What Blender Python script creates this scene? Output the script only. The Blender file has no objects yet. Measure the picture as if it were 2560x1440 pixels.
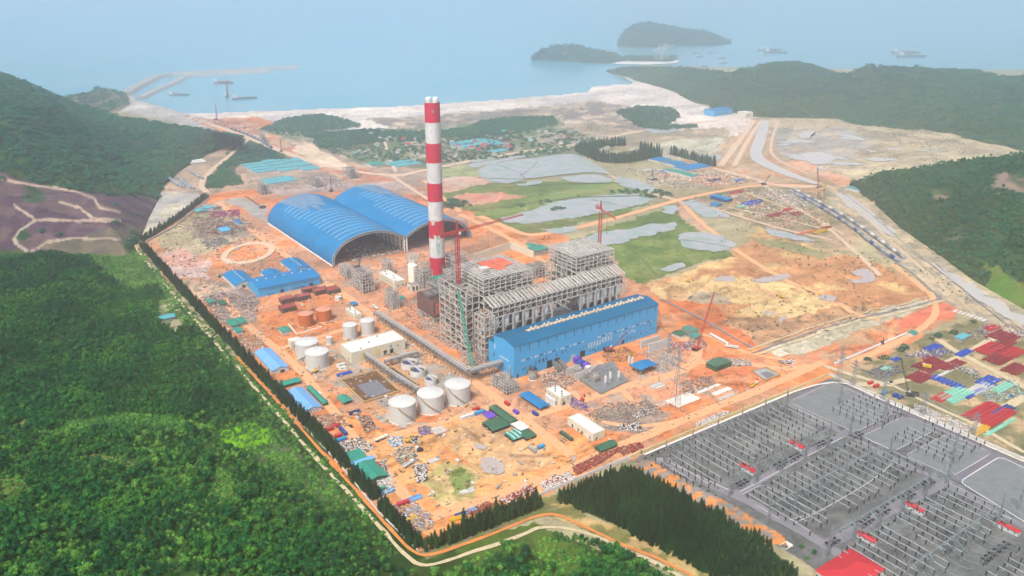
import bpy, bmesh, math, random
import numpy as np
from mathutils import Vector, Matrix
random.seed(7); rng = np.random.default_rng(7)
R = math.radians; PI = math.pi
sc = bpy.context.scene
C = bpy.data.collections.new('site'); sc.collection.children.link(C)

# ------------------------------------------------------------------ camera, sky, sun, exposure
F = 2050.; HY = -60.; TH = math.atan((720 - HY) / F); H = 330.
ct, st = math.cos(TH), math.sin(TH)
cd = bpy.data.cameras.new('camera'); cam = bpy.data.objects.new('camera', cd); C.objects.link(cam)
cam.location = (0, 0, H); cam.rotation_euler = (PI / 2 - TH, 0, 0)
cd.sensor_width = 36; cd.lens = F / 2560 * 36; cd.clip_end = 60000; cd.clip_start = 1
sc.camera = cam
w = bpy.data.worlds.new('World'); sc.world = w; w.use_nodes = True
wn = w.node_tree.nodes; bg = wn['Background']
sky = wn.new('ShaderNodeTexSky'); sky.sky_type = 'NISHITA'; sky.sun_disc = False
SUN_EL, SUN_AZ = 58, 205            # azimuth clockwise from +Y
sky.sun_elevation = R(SUN_EL); sky.sun_rotation = R(SUN_AZ); sky.air_density = 1.0; sky.dust_density = 4.5; sky.ozone_density = 1.6
w.node_tree.links.new(sky.outputs[0], bg.inputs[0]); bg.inputs[1].default_value = 0.15
sd = bpy.data.lights.new('sun', 'SUN'); sun = bpy.data.objects.new('sun', sd); C.objects.link(sun)
sd.energy = 3.1; sd.angle = R(12); sd.color = (1, .965, .91)
sun.rotation_euler = (R(90 - SUN_EL), 0, R(180 - SUN_AZ)); sun.location = (0, 0, 900)
sc.view_settings.view_transform = 'Standard'; sc.view_settings.look = 'None'
sc.view_settings.exposure = .97; sc.view_settings.gamma = 1
sc.cycles.max_bounces = 10; sc.cycles.diffuse_bounces = 2; sc.cycles.glossy_bounces = 2; sc.cycles.transparent_max_bounces = 8
sc.cycles.volume_bounces = 6

# ------------------------------------------------------------------ survey: where photo points lie on the land
def G(px, py, z=0.):
    u = (px - 1280) / F; v = (720 - py) / F
    d = (u, ct + v * st, -st + v * ct); t = (z - H) / d[2]
    return (d[0] * t, d[1] * t)
def P(x, y, z):
    dz = z - H; dep = y * ct - dz * st; up = y * st + dz * ct
    dep = np.maximum(dep, 1.)
    return 1280 + F * x / dep, 720 - F * up / dep
def hgt(py, x, y):
    lo, hi = -50., 400.
    for _ in range(40):
        m = (lo + hi) / 2
        if P(x, y, m)[1] > py: lo = m
        else: hi = m
    return lo
AA = R(35); ca, sa = math.cos(AA), math.sin(AA); O = G(1285, 948)
def AB(px, py, z=0):
    x, y = G(px, py, z); x -= O[0]; y -= O[1]
    return x * ca + y * sa, -x * sa + y * ca
def W(a, b): return O[0] + a * ca - b * sa, O[1] + a * sa + b * ca
def ray_at(px, py, d):
    """point at horizontal distance-depth d (y=d) seen at px,py -> x,y,z"""
    u = (px - 1280) / F; v = (720 - py) / F
    D = (u, ct + v * st, -st + v * ct); t = d / D[1]
    return (D[0] * t, d, H + D[2] * t)

# ------------------------------------------------------------------ noise in numpy
_T = rng.random((256, 256))
def vn(x, y):
    xi = np.floor(x).astype(int); yi = np.floor(y).astype(int); fx = x - xi; fy = y - yi
    fx = fx * fx * (3 - 2 * fx); fy = fy * fy * (3 - 2 * fy)
    g = lambda i, j: _T[i & 255, j & 255]
    return (g(xi, yi) * (1 - fx) + g(xi + 1, yi) * fx) * (1 - fy) + (g(xi, yi + 1) * (1 - fx) + g(xi + 1, yi + 1) * fx) * fy
def fbm(x, y, s, o=4, seed=0):
    r = 0; a = 1; t = 0; x = np.asarray(x, float) / s + seed * 17.3; y = np.asarray(y, float) / s + seed * 9.1
    for k in range(o):
        r = r + a * vn(x, y); t += a; a *= .55; x = x * 2.03 + 5.2; y = y * 2.03 + 1.7
    return r / t
def pip(X, Y, poly):
    p = np.asarray(poly, float); ins = np.zeros(X.shape, bool)
    m = (X >= p[:, 0].min()) & (X <= p[:, 0].max()) & (Y >= p[:, 1].min()) & (Y <= p[:, 1].max())
    if not m.any(): return ins
    x = X[m]; y = Y[m]; r = np.zeros(x.shape, bool); n = len(p)
    for i in range(n):
        x1, y1 = p[i]; x2, y2 = p[(i + 1) % n]
        if y1 == y2: continue
        c = ((y1 > y) != (y2 > y)) & (x < (x2 - x1) * (y - y1) / (y2 - y1) + x1)
        r ^= c
    ins[m] = r
    return ins
def ss(a, b, x):
    t = np.clip((x - a) / (b - a), 0, 1); return t * t * (3 - 2 * t)

# ------------------------------------------------------------------ materials
def srgb(r, g, b):
    f = lambda c: (c / 255 / 12.92) if c <= 10 else ((c / 255 + .055) / 1.055) ** 2.4
    return (f(r), f(g), f(b))
M = {}
def mat(name, col, rough=.75, metal=0., var=.12, nscale=.6, spec=.3, dirt=None, bump=0., inst=0., hue=0.):
    """plain weathered surface: base colour broken by two noises, optional dirt tint"""
    if name in M: return M[name]
    m = bpy.data.materials.new(name); M[name] = m; m.use_nodes = True; nt = m.node_tree; N = nt.nodes; L = nt.links
    b = N['Principled BSDF']; b.inputs['Roughness'].default_value = rough; b.inputs['Metallic'].default_value = metal
    b.inputs['Specular IOR Level'].default_value = spec
    g = N.new('ShaderNodeNewGeometry'); n1 = N.new('ShaderNodeTexNoise'); n1.inputs['Scale'].default_value = nscale * .25; n1.inputs['Detail'].default_value = 6
    L.new(g.outputs['Position'], n1.inputs['Vector'])
    mr = N.new('ShaderNodeMapRange'); mr.inputs[1].default_value = .3; mr.inputs[2].default_value = .7
    mr.inputs[3].default_value = 1 - var; mr.inputs[4].default_value = 1 + var
    L.new(n1.outputs['Fac'], mr.inputs[0])
    mx = N.new('ShaderNodeVectorMath'); mx.operation = 'SCALE'; mx.inputs[0].default_value = col[:3]; L.new(mr.outputs[0], mx.inputs['Scale'])
    out = mx.outputs[0]
    if dirt is not None:
        n2 = N.new('ShaderNodeTexNoise'); n2.inputs['Scale'].default_value = nscale; n2.inputs['Detail'].default_value = 8
        L.new(g.outputs['Position'], n2.inputs['Vector'])
        r2 = N.new('ShaderNodeMapRange'); r2.inputs[1].default_value = .5; r2.inputs[2].default_value = .72; r2.inputs[4].default_value = .6; L.new(n2.outputs['Fac'], r2.inputs[0])
        mm = N.new('ShaderNodeMix'); mm.data_type = 'RGBA'; L.new(r2.outputs[0], mm.inputs['Factor']); L.new(out, mm.inputs['A']); mm.inputs['B'].default_value = (*dirt, 1)
        out = mm.outputs['Result']
    if inst:
        oi = N.new('ShaderNodeObjectInfo'); r3 = N.new('ShaderNodeMapRange'); r3.inputs[3].default_value = 1 - inst; r3.inputs[4].default_value = 1 + inst
        L.new(oi.outputs['Random'], r3.inputs[0]); v = N.new('ShaderNodeVectorMath'); v.operation = 'SCALE'; L.new(out, v.inputs[0]); L.new(r3.outputs[0], v.inputs['Scale']); out = v.outputs[0]
    L.new(out, b.inputs['Base Color'])
    if bump:
        bp = N.new('ShaderNodeBump'); bp.inputs['Strength'].default_value = bump; bp.inputs['Distance'].default_value = .5
        L.new(n1.outputs['Fac'], bp.inputs['Height']); L.new(bp.outputs[0], b.inputs['Normal'])
    return m

def foliage(name, cols, patch=80., spec=.15):
    m = bpy.data.materials.new(name); M[name] = m; m.use_nodes = True; nt = m.node_tree; N = nt.nodes; L = nt.links
    b = N['Principled BSDF']; b.inputs['Roughness'].default_value = .85; b.inputs['Specular IOR Level'].default_value = spec
    oi = N.new('ShaderNodeObjectInfo'); g = N.new('ShaderNodeNewGeometry')
    n = N.new('ShaderNodeTexNoise'); n.inputs['Scale'].default_value = 1 / patch; n.inputs['Detail'].default_value = 4; L.new(g.outputs['Position'], n.inputs['Vector'])
    a = N.new('ShaderNodeMath'); a.operation = 'MULTIPLY_ADD'; L.new(oi.outputs['Random'], a.inputs[0]); a.inputs[1].default_value = .3; L.new(n.outputs['Fac'], a.inputs[2])
    s = N.new('ShaderNodeMath'); s.operation = 'SUBTRACT'; L.new(a.outputs[0], s.inputs[0]); s.inputs[1].default_value = .15
    cr = N.new('ShaderNodeValToRGB'); e = cr.color_ramp.elements
    k = len(cols)
    e[0].position = .3; e[0].color = (*cols[0], 1); e[1].position = .72; e[1].color = (*cols[-1], 1)
    for i in range(1, k - 1):
        q = e.new(.3 + .42 * i / (k - 1)); q.color = (*cols[i], 1)
    L.new(s.outputs[0], cr.inputs[0])
    mr = N.new('ShaderNodeMapRange'); mr.inputs[3].default_value = .6; mr.inputs[4].default_value = 1.45; L.new(g.outputs['Random Per Island'], mr.inputs[0])
    v = N.new('ShaderNodeVectorMath'); v.operation = 'SCALE'; L.new(cr.outputs[0], v.inputs[0]); L.new(mr.outputs[0], v.inputs['Scale'])
    L.new(v.outputs[0], b.inputs['Base Color'])
    return m

def ground_mat():
    m = bpy.data.materials.new('earth'); M['earth'] = m; m.use_nodes = True; nt = m.node_tree; N = nt.nodes; L = nt.links
    b = N['Principled BSDF']; b.inputs['Roughness'].default_value = .95; b.inputs['Specular IOR Level'].default_value = .1
    at = N.new('ShaderNodeAttribute'); at.attribute_name = 'Col'
    g = N.new('ShaderNodeNewGeometry')
    def noise(s, d, dist=0):
        n = N.new('ShaderNodeTexNoise'); n.inputs['Scale'].default_value = s; n.inputs['Detail'].default_value = d; n.inputs['Distortion'].default_value = dist
        L.new(g.outputs['Position'], n.inputs['Vector']); return n.outputs['Fac']
    n1 = noise(.05, 9, 1.2); n2 = noise(.35, 6)
    ad = N.new('ShaderNodeMath'); ad.operation = 'ADD'; L.new(n1, ad.inputs[0]); L.new(n2, ad.inputs[1])
    mr = N.new('ShaderNodeMapRange'); mr.inputs[1].default_value = .65; mr.inputs[2].default_value = 1.35; mr.inputs[3].default_value = .68; mr.inputs[4].default_value = 1.28; L.new(ad.outputs[0], mr.inputs[0])
    v = N.new('ShaderNodeVectorMath'); v.operation = 'SCALE'; L.new(at.outputs['Color'], v.inputs[0]); L.new(mr.outputs[0], v.inputs['Scale'])
    L.new(v.outputs[0], b.inputs['Base Color'])
    bp = N.new('ShaderNodeBump'); bp.inputs['Strength'].default_value = .5; bp.inputs['Distance'].default_value = 1.0
    L.new(ad.outputs[0], bp.inputs['Height']); L.new(bp.outputs[0], b.inputs['Normal'])
    return m
ground_mat()
def water_mat(name, col, rough=.08, wave=.02, scale=.2, mottle=None):
    m = bpy.data.materials.new(name); M[name] = m; m.use_nodes = True; nt = m.node_tree; N = nt.nodes; L = nt.links
    b = N['Principled BSDF']; b.inputs['Roughness'].default_value = rough; b.inputs['IOR'].default_value = 1.33; b.inputs['Base Color'].default_value = (*col, 1)
    g = N.new('ShaderNodeNewGeometry'); n = N.new('ShaderNodeTexNoise'); n.inputs['Scale'].default_value = scale; n.inputs['Detail'].default_value = 5
    L.new(g.outputs['Position'], n.inputs['Vector'])
    bp = N.new('ShaderNodeBump'); bp.inputs['Strength'].default_value = wave; bp.inputs['Distance'].default_value = 1.; L.new(n.outputs['Fac'], bp.inputs['Height']); L.new(bp.outputs[0], b.inputs['Normal'])
    if mottle:
        n2 = N.new('ShaderNodeTexNoise'); n2.inputs['Scale'].default_value = mottle[1]; n2.inputs['Detail'].default_value = 5; L.new(g.outputs['Position'], n2.inputs['Vector'])
        r = N.new('ShaderNodeMapRange'); r.inputs[1].default_value = .42; r.inputs[2].default_value = .62; L.new(n2.outputs['Fac'], r.inputs[0])
        mm = N.new('ShaderNodeMix'); mm.data_type = 'RGBA'; L.new(r.outputs[0], mm.inputs['Factor']); mm.inputs['A'].default_value = (*col, 1); mm.inputs['B'].default_value = (*mottle[0], 1)
        L.new(mm.outputs['Result'], b.inputs['Base Color'])
    return m
def glass_mat():
    m = mat('window_glass', (.03, .05, .07), .15, var=.3, spec=.6); return m

# ------------------------------------------------------------------ mesh builder and object rules
class MB:
    def __init__(s): s.v = []; s.f = []; s.m = []
    def add(s, vs, fs, mi=0):
        o = len(s.v); s.v.extend(vs); s.f.extend([tuple(i + o for i in f) for f in fs]); s.m.extend([mi] * len(fs)); return s
    def box(s, x0, y0, z0, x1, y1, z1, mi=0):
        if x0 > x1: x0, x1 = x1, x0
        if y0 > y1: y0, y1 = y1, y0
        if z0 > z1: z0, z1 = z1, z0
        return s.add([(x0, y0, z0), (x1, y0, z0), (x1, y1, z0), (x0, y1, z0), (x0, y0, z1), (x1, y0, z1), (x1, y1, z1), (x0, y1, z1)],
                     [(0, 3, 2, 1), (4, 5, 6, 7), (0, 1, 5, 4), (1, 2, 6, 5), (2, 3, 7, 6), (3, 0, 4, 7)], mi)
    def bar(s, p, q, t=.4, mi=0, t2=None):
        p = Vector(p); q = Vector(q); d = q - p
        if d.length < 1e-6: return s
        d.normalize(); u = d.cross(Vector((0, 0, 1))) if abs(d.z) < .95 else d.cross(Vector((1, 0, 0))); u.normalize(); v = d.cross(u)
        t2 = t if t2 is None else t2
        c = [(-1, -1), (1, -1), (1, 1), (-1, 1)]
        vs = [tuple(p + u * a * t / 2 + v * b_ * t / 2) for a, b_ in c] + [tuple(q + u * a * t2 / 2 + v * b_ * t2 / 2) for a, b_ in c]
        return s.add(vs, [(0, 3, 2, 1), (4, 5, 6, 7), (0, 1, 5, 4), (1, 2, 6, 5), (2, 3, 7, 6), (3, 0, 4, 7)], mi)
    def cyl(s, x, y, z0, z1, r0, r1=None, n=24, mi=0, cap=True):
        r1 = r0 if r1 is None else r1
        vs = [(x + r0 * math.cos(2 * PI * i / n), y + r0 * math.sin(2 * PI * i / n), z0) for i in range(n)] + \
             [(x + r1 * math.cos(2 * PI * i / n), y + r1 * math.sin(2 * PI * i / n), z1) for i in range(n)]
        fs = [(i, (i + 1) % n, n + (i + 1) % n, n + i) for i in range(n)]
        if cap: fs += [tuple(range(n, 2 * n)), tuple(range(n - 1, -1, -1))]
        return s.add(vs, fs, mi)
    def lathe(s, x, y, prof, n=32, mi=0):
        vs = [(x + r * math.cos(2 * PI * i / n), y + r * math.sin(2 * PI * i / n), z) for r, z in prof for i in range(n)]
        fs = [(k * n + i, k * n + (i + 1) % n, (k + 1) * n + (i + 1) % n, (k + 1) * n + i) for k in range(len(prof) - 1) for i in range(n)]
        return s.add(vs, fs, mi)
    def pipe(s, p, q, r, n=8, mi=0):
        p = Vector(p); q = Vector(q); d = (q - p).normalized(); u = d.cross(Vector((0, 0, 1))) if abs(d.z) < .95 else d.cross(Vector((1, 0, 0))); u.normalize(); v = d.cross(u)
        vs = [tuple(c + u * r * math.cos(2 * PI * i / n) + v * r * math.sin(2 * PI * i / n)) for c in (p, q) for i in range(n)]
        return s.add(vs, [(i, n + i, n + (i + 1) % n, (i + 1) % n) for i in range(n)] + [tuple(range(n)), tuple(range(2 * n - 1, n - 1, -1))], mi)
    def prism(s, prof, y0, y1, mi=0, axis='y'):
        n = len(prof)
        if axis == 'y': vs = [(x, y0, z) for x, z in prof] + [(x, y1, z) for x, z in prof]
        else: vs = [(y0, x, z) for x, z in prof] + [(y1, x, z) for x, z in prof]
        return s.add(vs, [tuple(range(n)), tuple(range(2 * n - 1, n - 1, -1))] + [(i, n + i, n + (i + 1) % n, (i + 1) % n) for i in range(n)], mi)
    def build(s, name, mats, parent=None, smooth=False, loc=None, rz=None, bevel=0):
        me = bpy.data.meshes.new(name); me.from_pydata(s.v, [], s.f)
        if not isinstance(mats, (list, tuple)): mats = [mats]
        for q in mats: me.materials.append(M[q] if isinstance(q, str) else q)
        if len(mats) > 1: me.polygons.foreach_set('material_index', s.m)
        bm = bmesh.new(); bm.from_mesh(me); bmesh.ops.recalc_face_normals(bm, faces=bm.faces); bm.to_mesh(me); bm.free()
        if smooth: me.polygons.foreach_set('use_smooth', [True] * len(me.polygons))
        me.update()
        o = bpy.data.objects.new(name, me); C.objects.link(o)
        if parent is not None: o.parent = parent
        if loc is not None: o.location = loc
        if rz is not None: o.rotation_euler[2] = rz
        return o
def tag(o, label=None, cat=None, group=None, kind=None):
    if label: o['label'] = label
    if cat: o['category'] = cat
    if group: o['group'] = group
    if kind: o['kind'] = kind
    return o
def thing(name, label, cat, loc=(0, 0, 0), rz=0., group=None):
    o = bpy.data.objects.new(name, None); C.objects.link(o); o.location = loc; o.rotation_euler = (0, 0, rz); o.empty_display_size = 1
    return tag(o, label, cat, group)
def dup(o, loc=None, rz=None, label=None, group=None, scale=None, parent=None):
    r = o.copy(); C.objects.link(r)
    if parent is not None: r.parent = parent
    if loc is not None: r.location = loc
    if rz is not None: r.rotation_euler[2] = rz
    if scale is not None: r.scale = scale
    if label: r['label'] = label
    if group: r['group'] = group
    for ch in list(o.children): dup(ch, parent=r)
    return r
def fast_mesh(name, V, FQ, mats, smooth=False, col=None):
    me = bpy.data.meshes.new(name); V = np.asarray(V, np.float32); FQ = np.asarray(FQ, np.int32); k = FQ.shape[1]
    me.vertices.add(len(V)); me.vertices.foreach_set('co', V.ravel())
    me.loops.add(FQ.size); me.loops.foreach_set('vertex_index', FQ.ravel())
    me.polygons.add(len(FQ)); me.polygons.foreach_set('loop_start', np.arange(0, FQ.size, k, dtype=np.int32))
    if smooth: me.polygons.foreach_set('use_smooth', np.ones(len(FQ), bool))
    for q in mats: me.materials.append(M[q])
    if col is not None:
        a = me.color_attributes.new('Col', 'FLOAT_COLOR', 'POINT'); c4 = np.ones((len(V), 4), np.float32); c4[:, :3] = col; a.data.foreach_set('color', c4.ravel())
    me.update(calc_edges=True); me.validate()
    o = bpy.data.objects.new(name, me); C.objects.link(o); return o

# ------------------------------------------------------------------ painted earth: regions traced on the land (last one wins), colour only
ALB = .47
def alb(r, g, b): return np.array(srgb(r, g, b)) * ALB
SOIL = (228, 142, 88); SOILR = (226, 140, 104); SAND = (238, 218, 184); PINK = (210, 156, 120); GREY = (178, 172, 160); GRASS = (120, 134, 84)
DGR = (40, 68, 30); PALE = (214,198,172); GRAV = (110, 113, 112); BURN = (104, 84, 84); SCR = (166, 158, 120)
REG = [ # poly, colour A, colour B, patch size m, share of B, edge raggedness m
 ([(-1500,600),(345,615),(700,1010),(1040,1380),(1345,1320),(1800,1500),(1800,2700),(-2500,2700)], DGR, (62,92,38), 14, .45, 3),
 ([(1040,1400),(1345,1300),(1600,1440),(2050,1700),(2050,2700),(600,2700),(1000,1440)], (88,112,46), (58,80,36), 22, .5, 3),
 ([(400,280),(640,268),(1060,255),(1300,236),(1470,222),(1480,205),(1620,190),(1720,240),(1770,270),(1890,292),(1880,340),(1700,340),(1400,330),(1000,320),(600,330),(480,310)], (236,222,206), (214,204,198), 90, .4, 10),
 ([(300,235),(345,245),(400,262),(470,282),(600,330),(680,380),(500,330),(420,300),(296,278)], (206,196,188), (186,178,172), 40, .5, 6),
 ([(900,296),(1090,288),(1250,272),(1400,262),(1480,250),(1600,270),(1640,330),(1480,350),(1400,320),(1250,308),(1000,325)], (146,134,124), (206,184,160), 35, .45, 12),
 ([(345,615),(520,487),(560,420),(600,350),(480,300),(640,292),(760,330),(900,390),(1060,430),(1180,480),(1330,560),(1500,620),(1640,720),(1800,800),(2100,930),(2075,945),(1580,1145),(1345,1240),(1040,1378),(700,1010)], SOIL, PINK, 45, .42, 3),
 ([(600,340),(760,330),(900,390),(1100,440),(1180,480),(1080,470),(800,460),(640,470),(560,480),(520,487),(400,480),(420,400),(500,370)], (200,170,142), (170,150,132), 30, .5, 4),
 ([(385,480),(520,486),(420,560),(350,600),(360,550)], (206,196,172), (186,182,178), 25, .4, 4),
 ([(500,300),(620,296),(760,380),(900,420),(1080,480),(1040,500),(880,455),(700,390),(620,350)], (204,138,104), (216,184,150), 30, .4, 4),
 ([(730,355),(790,352),(800,375),(850,400),(880,420),(800,415),(740,380)], (238,214,180), (226,198,170), 20, .4, 4),
 ([(390,600),(480,540),(560,500),(600,560),(600,600),(500,640),(420,640)], (176,168,128), (200,180,150), 14, .5, 5),
 ([(470,560),(520,545),(600,560),(640,590),(560,600),(480,590)], (148,132,116), (176,160,140), 8, .5, 5),
 ([(380,640),(450,620),(520,650),(520,700),(440,690)], (222,170,150), (214,186,176), 18, .4, 5),
 ([(430,700),(520,700),(600,720),(600,760),(520,760)], (160,146,124), (214,178,150), 9, .5, 5),
 ([(500,740),(600,720),(650,740),(650,800),(560,810)], (176,152,136), (140,128,122), 6, .5, 4),
 ([(840,640),(1010,640),(1060,600),(1180,600),(1150,720),(1080,820),(960,790),(860,720)], (222,158,118), (180,160,144), 16, .4, 4),
 ([(820,650),(1015,634),(1180,590),(1160,540),(1010,560),(840,620),(740,560),(1000,460)], (190,140,116), (164,144,134), 20, .5, 2),
 ([(600,495),(668,520),(668,560),(600,520),(560,500),(610,490)], (176,172,164), (196,176,160), 14, .4, 3),
 ([(640,465),(1000,455),(1060,480),(900,470),(700,490)], (206,180,164), (188,172,162), 14, .5, 4),
 # tank farm and basins
 ([(720,870),(960,820),(1060,870),(1250,960),(1200,985),(1130,950),(1010,1075),(960,1060),(840,960),(760,930)], (216,160,116), (168,160,148), 14, .45, 3),
 ([(960,850),(1010,880),(1170,945),(1100,960),(1010,900)], (176,172,162), (206,160,124), 9, .35, 2),
 ([(965,1050),(1100,1060),(1180,1020),(1120,1062),(1020,1085)], (176,170,160), (214,160,110), 9, .4, 2),
 # near lot
 ([(900,1090),(1180,1040),(1400,1100),(1560,1130),(1345,1235),(1080,1345),(1000,1300),(940,1200)], (236,172,112), (224,152,96), 30, .5, 3),
 ([(1040,1200),(1120,1150),(1200,1190),(1180,1260),(1120,1280)], (214,184,130), (182,168,110), 10, .5, 4),
 ([(1170,1050),(1300,1060),(1380,1160),(1200,1200),(1110,1090)], (226,180,128), (200,160,120), 18, .4, 4),
 ([(1110,1190),(1150,1175),(1180,1190),(1170,1225),(1125,1232)], (132,150,84), (96,112,56), 8, .5, 4),
 # round the turbine hall
 ([(1420,1000),(1640,920),(1880,900),(1900,980),(1700,1010),(1500,1050),(1440,1040)], (228,160,120), (190,166,146), 12, .45, 4),
 ([(1460,1040),(1600,1000),(1680,1040),(1620,1080),(1500,1075)], (178,156,138), (148,132,120), 6, .5, 4),
 ([(1660,870),(1800,880),(1840,910),(1720,940),(1640,930)], (196,160,134), (170,160,150), 10, .5, 4),
 ([(1640,860),(1700,850),(1900,890),(1980,930),(1840,980),(1750,960)], (216,128,84), (222,152,104), 20, .4, 4),
 # eastern earthworks
 ([(1595,712),(1700,688),(1830,640),(1900,560),(2060,620),(2200,660),(2340,740),(2180,800),(2000,880),(1880,860),(1760,800),(1650,745)], (196,142,100), (224,186,128), 38, .42, 6),
 ([(1620,715),(1700,700),(1800,690),(1950,700),(2060,730),(1960,770),(1840,760),(1700,760),(1640,735)], (230,196,138), (206,166,120), 26, .3, 6),
 ([(1850,775),(1960,745),(2060,740),(2100,760),(2000,790),(1900,800)], (230,198,142), (206,160,114), 20, .3, 6),
 ([(1740,730),(1790,728),(1830,760),(1760,765),(1715,750)], (180,166,140), (200,180,150), 10, .4, 4),
 ([(1650,745),(1780,760),(1900,860),(1840,870),(1700,800)], (214,122,76), (190,134,96), 18, .4, 5),
 ([(1800,800),(2000,790),(2150,760),(2180,790),(2000,880),(1900,860)], (160,126,98), (192,150,112), 14, .5, 6),
 ([(2000,880),(2180,790),(2350,745),(2440,760),(2300,850),(2130,930),(2080,930)], (200,160,122), (220,140,96), 26, .45, 4),
 ([(2240,800),(2340,762),(2420,752),(2440,765),(2330,810),(2240,830)], (236,128,100), (240,150,120), 30, .3, 4),
 ([(1900,880),(2120,800),(2350,740),(2360,752),(2140,830),(2000,890)], (190,184,156), (216,206,180), 10, .5, 3),
 ([(1660,520),(1700,505),(1830,640),(1780,660),(1700,600)], (214,164,140), (196,180,150), 20, .4, 5),
 ([(1650,500),(1760,480),(1930,455),(2040,470),(2150,600),(2100,640),(1980,600),(1850,545)], (148,142,108), (190,162,132), 18, .5, 5),
 # pale lots to the north-east
 ([(1880,295),(2080,300),(2300,318),(2450,350),(2560,376),(2480,398),(2300,420),(2130,462),(2000,425),(1900,400),(1860,380)], (204,186,152), (174,160,134), 60, .45, 12),
 ([(1990,320),(2100,315),(2180,350),(2120,420),(2030,400),(1930,385),(1990,350)], (190,182,172), (204,188,158), 40, .4, 14),
 ([(1925,320),(1985,318),(1980,365),(1930,365)], (158,154,140), (180,174,160), 20, .4, 8),
 ([(2000,395),(2130,450),(2120,470),(2020,430),(1965,405)], (230,168,134), (220,190,160), 20, .4, 5),
 ([(1640,440),(1800,360),(1900,300),(1960,400),(2100,470),(2120,500),(1980,470),(1800,470)], (192,166,134), (208,150,114), 26, .4, 6),
 # laydown yard by the east road
 ([(2130,930),(2300,850),(2440,790),(2560,800),(2700,900),(2700,1190),(2560,1150),(2300,1030)], (132,128,92), (196,170,130), 20, .4, 4),
 # green flats
 ([(1095,425),(1195,412),(1215,440),(1180,452),(1080,462)], (146,156,112), (160,168,120), 30, .4, 5),
 ([(1090,470),(1200,450),(1320,455),(1460,450),(1600,455),(1650,490),(1560,540),(1440,560),(1320,590),(1240,560),(1130,510)], (108,132,70), (138,142,88), 30, .4, 6),
 ([(1130,485),(1230,480),(1330,492),(1240,505),(1150,515)], (216,146,124), (200,160,130), 16, .4, 5),
 ([(1080,445),(1230,440),(1240,455),(1120,480),(1060,478)], (222,176,152), (210,190,170), 16, .4, 5),
 ([(1430,600),(1500,575),(1600,540),(1690,512),(1720,560),(1800,610),(1840,640),(1740,660),(1660,690),(1600,712),(1550,690),(1540,640)], (96,124,60), (124,140,76), 30, .4, 5),
 ([(1850,590),(1960,600),(2100,640),(2060,650),(1900,610)], (140,146,104), (170,160,120), 20, .4, 4),
 # far green and village
 ([(640,325),(1000,322),(1400,290),(1420,330),(1550,372),(1440,392),(1200,400),(1100,425),(900,412),(820,370)], (112,126,90), (176,164,142), 25, .42, 10),
 ([(1450,300),(1600,330),(1820,318),(1800,380),(1700,400),(1540,372),(1420,335)], (190,170,142), (158,148,124), 40, .5, 12),
 ([(1560,372),(1700,350),(1810,345),(1800,385),(1700,400)], (206,200,176), (180,180,150), 30, .5, 10),
 ([(610,345),(650,345),(720,390),(740,400),(600,410),(560,470),(505,470),(520,440),(590,360)], (70,96,60), (84,110,70), 30, .4, 4),
 ([(2100,470),(2180,510),(2360,650),(2450,720),(2600,800),(2600,860),(2440,800),(2350,745),(2200,620),(2060,480)], (168,160,138), (206,184,150), 14, .5, 4),
 # substation gravel
 ([(2078,944),(1590,1142),(1850,1330),(2050,1440),(2500,1720),(3400,1720),(2560,1158)], GRAV, (124,126,122), 16, .4, .6),
 ([(1590,1144),(1628,1152),(1700,1192),(1800,1250),(1950,1345),(1975,1375),(1900,1372),(1700,1262),(1590,1190)], (232,152,84), (150,148,140), 5, .5, .5),
 ([(1398,1240),(1460,1210),(1580,1165),(1615,1185),(1700,1240),(1800,1302),(1900,1366),(1960,1420),(2060,1520),(1860,1500),(1700,1410),(1560,1322),(1440,1270)], (44,66,34), (60,84,40), 8, .5, .5),
 # bottom strip outside the wall
 ([(1345,1240),(1400,1230),(1480,1290),(1800,1440),(1760,1470),(1400,1290),(1360,1280)], (206,176,120), (132,130,76), 12, .5, 3),
 ([(1040,1375),(1360,1262),(1400,1262),(1400,1280),(1350,1290),(1060,1400)], (140,132,104), (120,126,76), 8, .5, 2),
 # forest side patches
 ([(120,1050),(300,1035),(430,1040),(560,1066),(470,1092),(330,1068),(200,1092)], (112,148,54), (84,116,44), 10, .45, 4),
 ([(540,1190),(590,1180),(600,1260),(560,1300),(520,1260)], (112,140,66), (88,112,50), 10, .45, 3),
 ([(0,1260),(90,1240),(110,1290),(20,1330)], (110,124,60), (76,100,44), 10, .5, 4),
 ([(560,1075),(640,1055),(700,1075),(690,1105),(600,1125),(555,1100)], (116,176,24), (96,160,24), 12, .4, 3),
 ([(640,1115),(720,1110),(800,1180),(860,1260),(800,1250),(700,1200),(620,1150)], (96,108,72), (74,96,54), 16, .4, 4),
 ([(360,640),(420,700),(470,760),(430,770),(300,720),(230,650),(330,610)], (104,124,66), (84,110,60), 18, .5, 6),
 ([(390,755),(440,745),(470,800),(440,830),(400,810)], (176,168,136), (110,130,76), 12, .5, 3),
 ([(345,620),(380,660),(440,720),(520,800),(640,930),(620,930),(500,810),(400,700)], (180,168,136), (112,126,70), 9, .5, 2),
]
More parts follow.
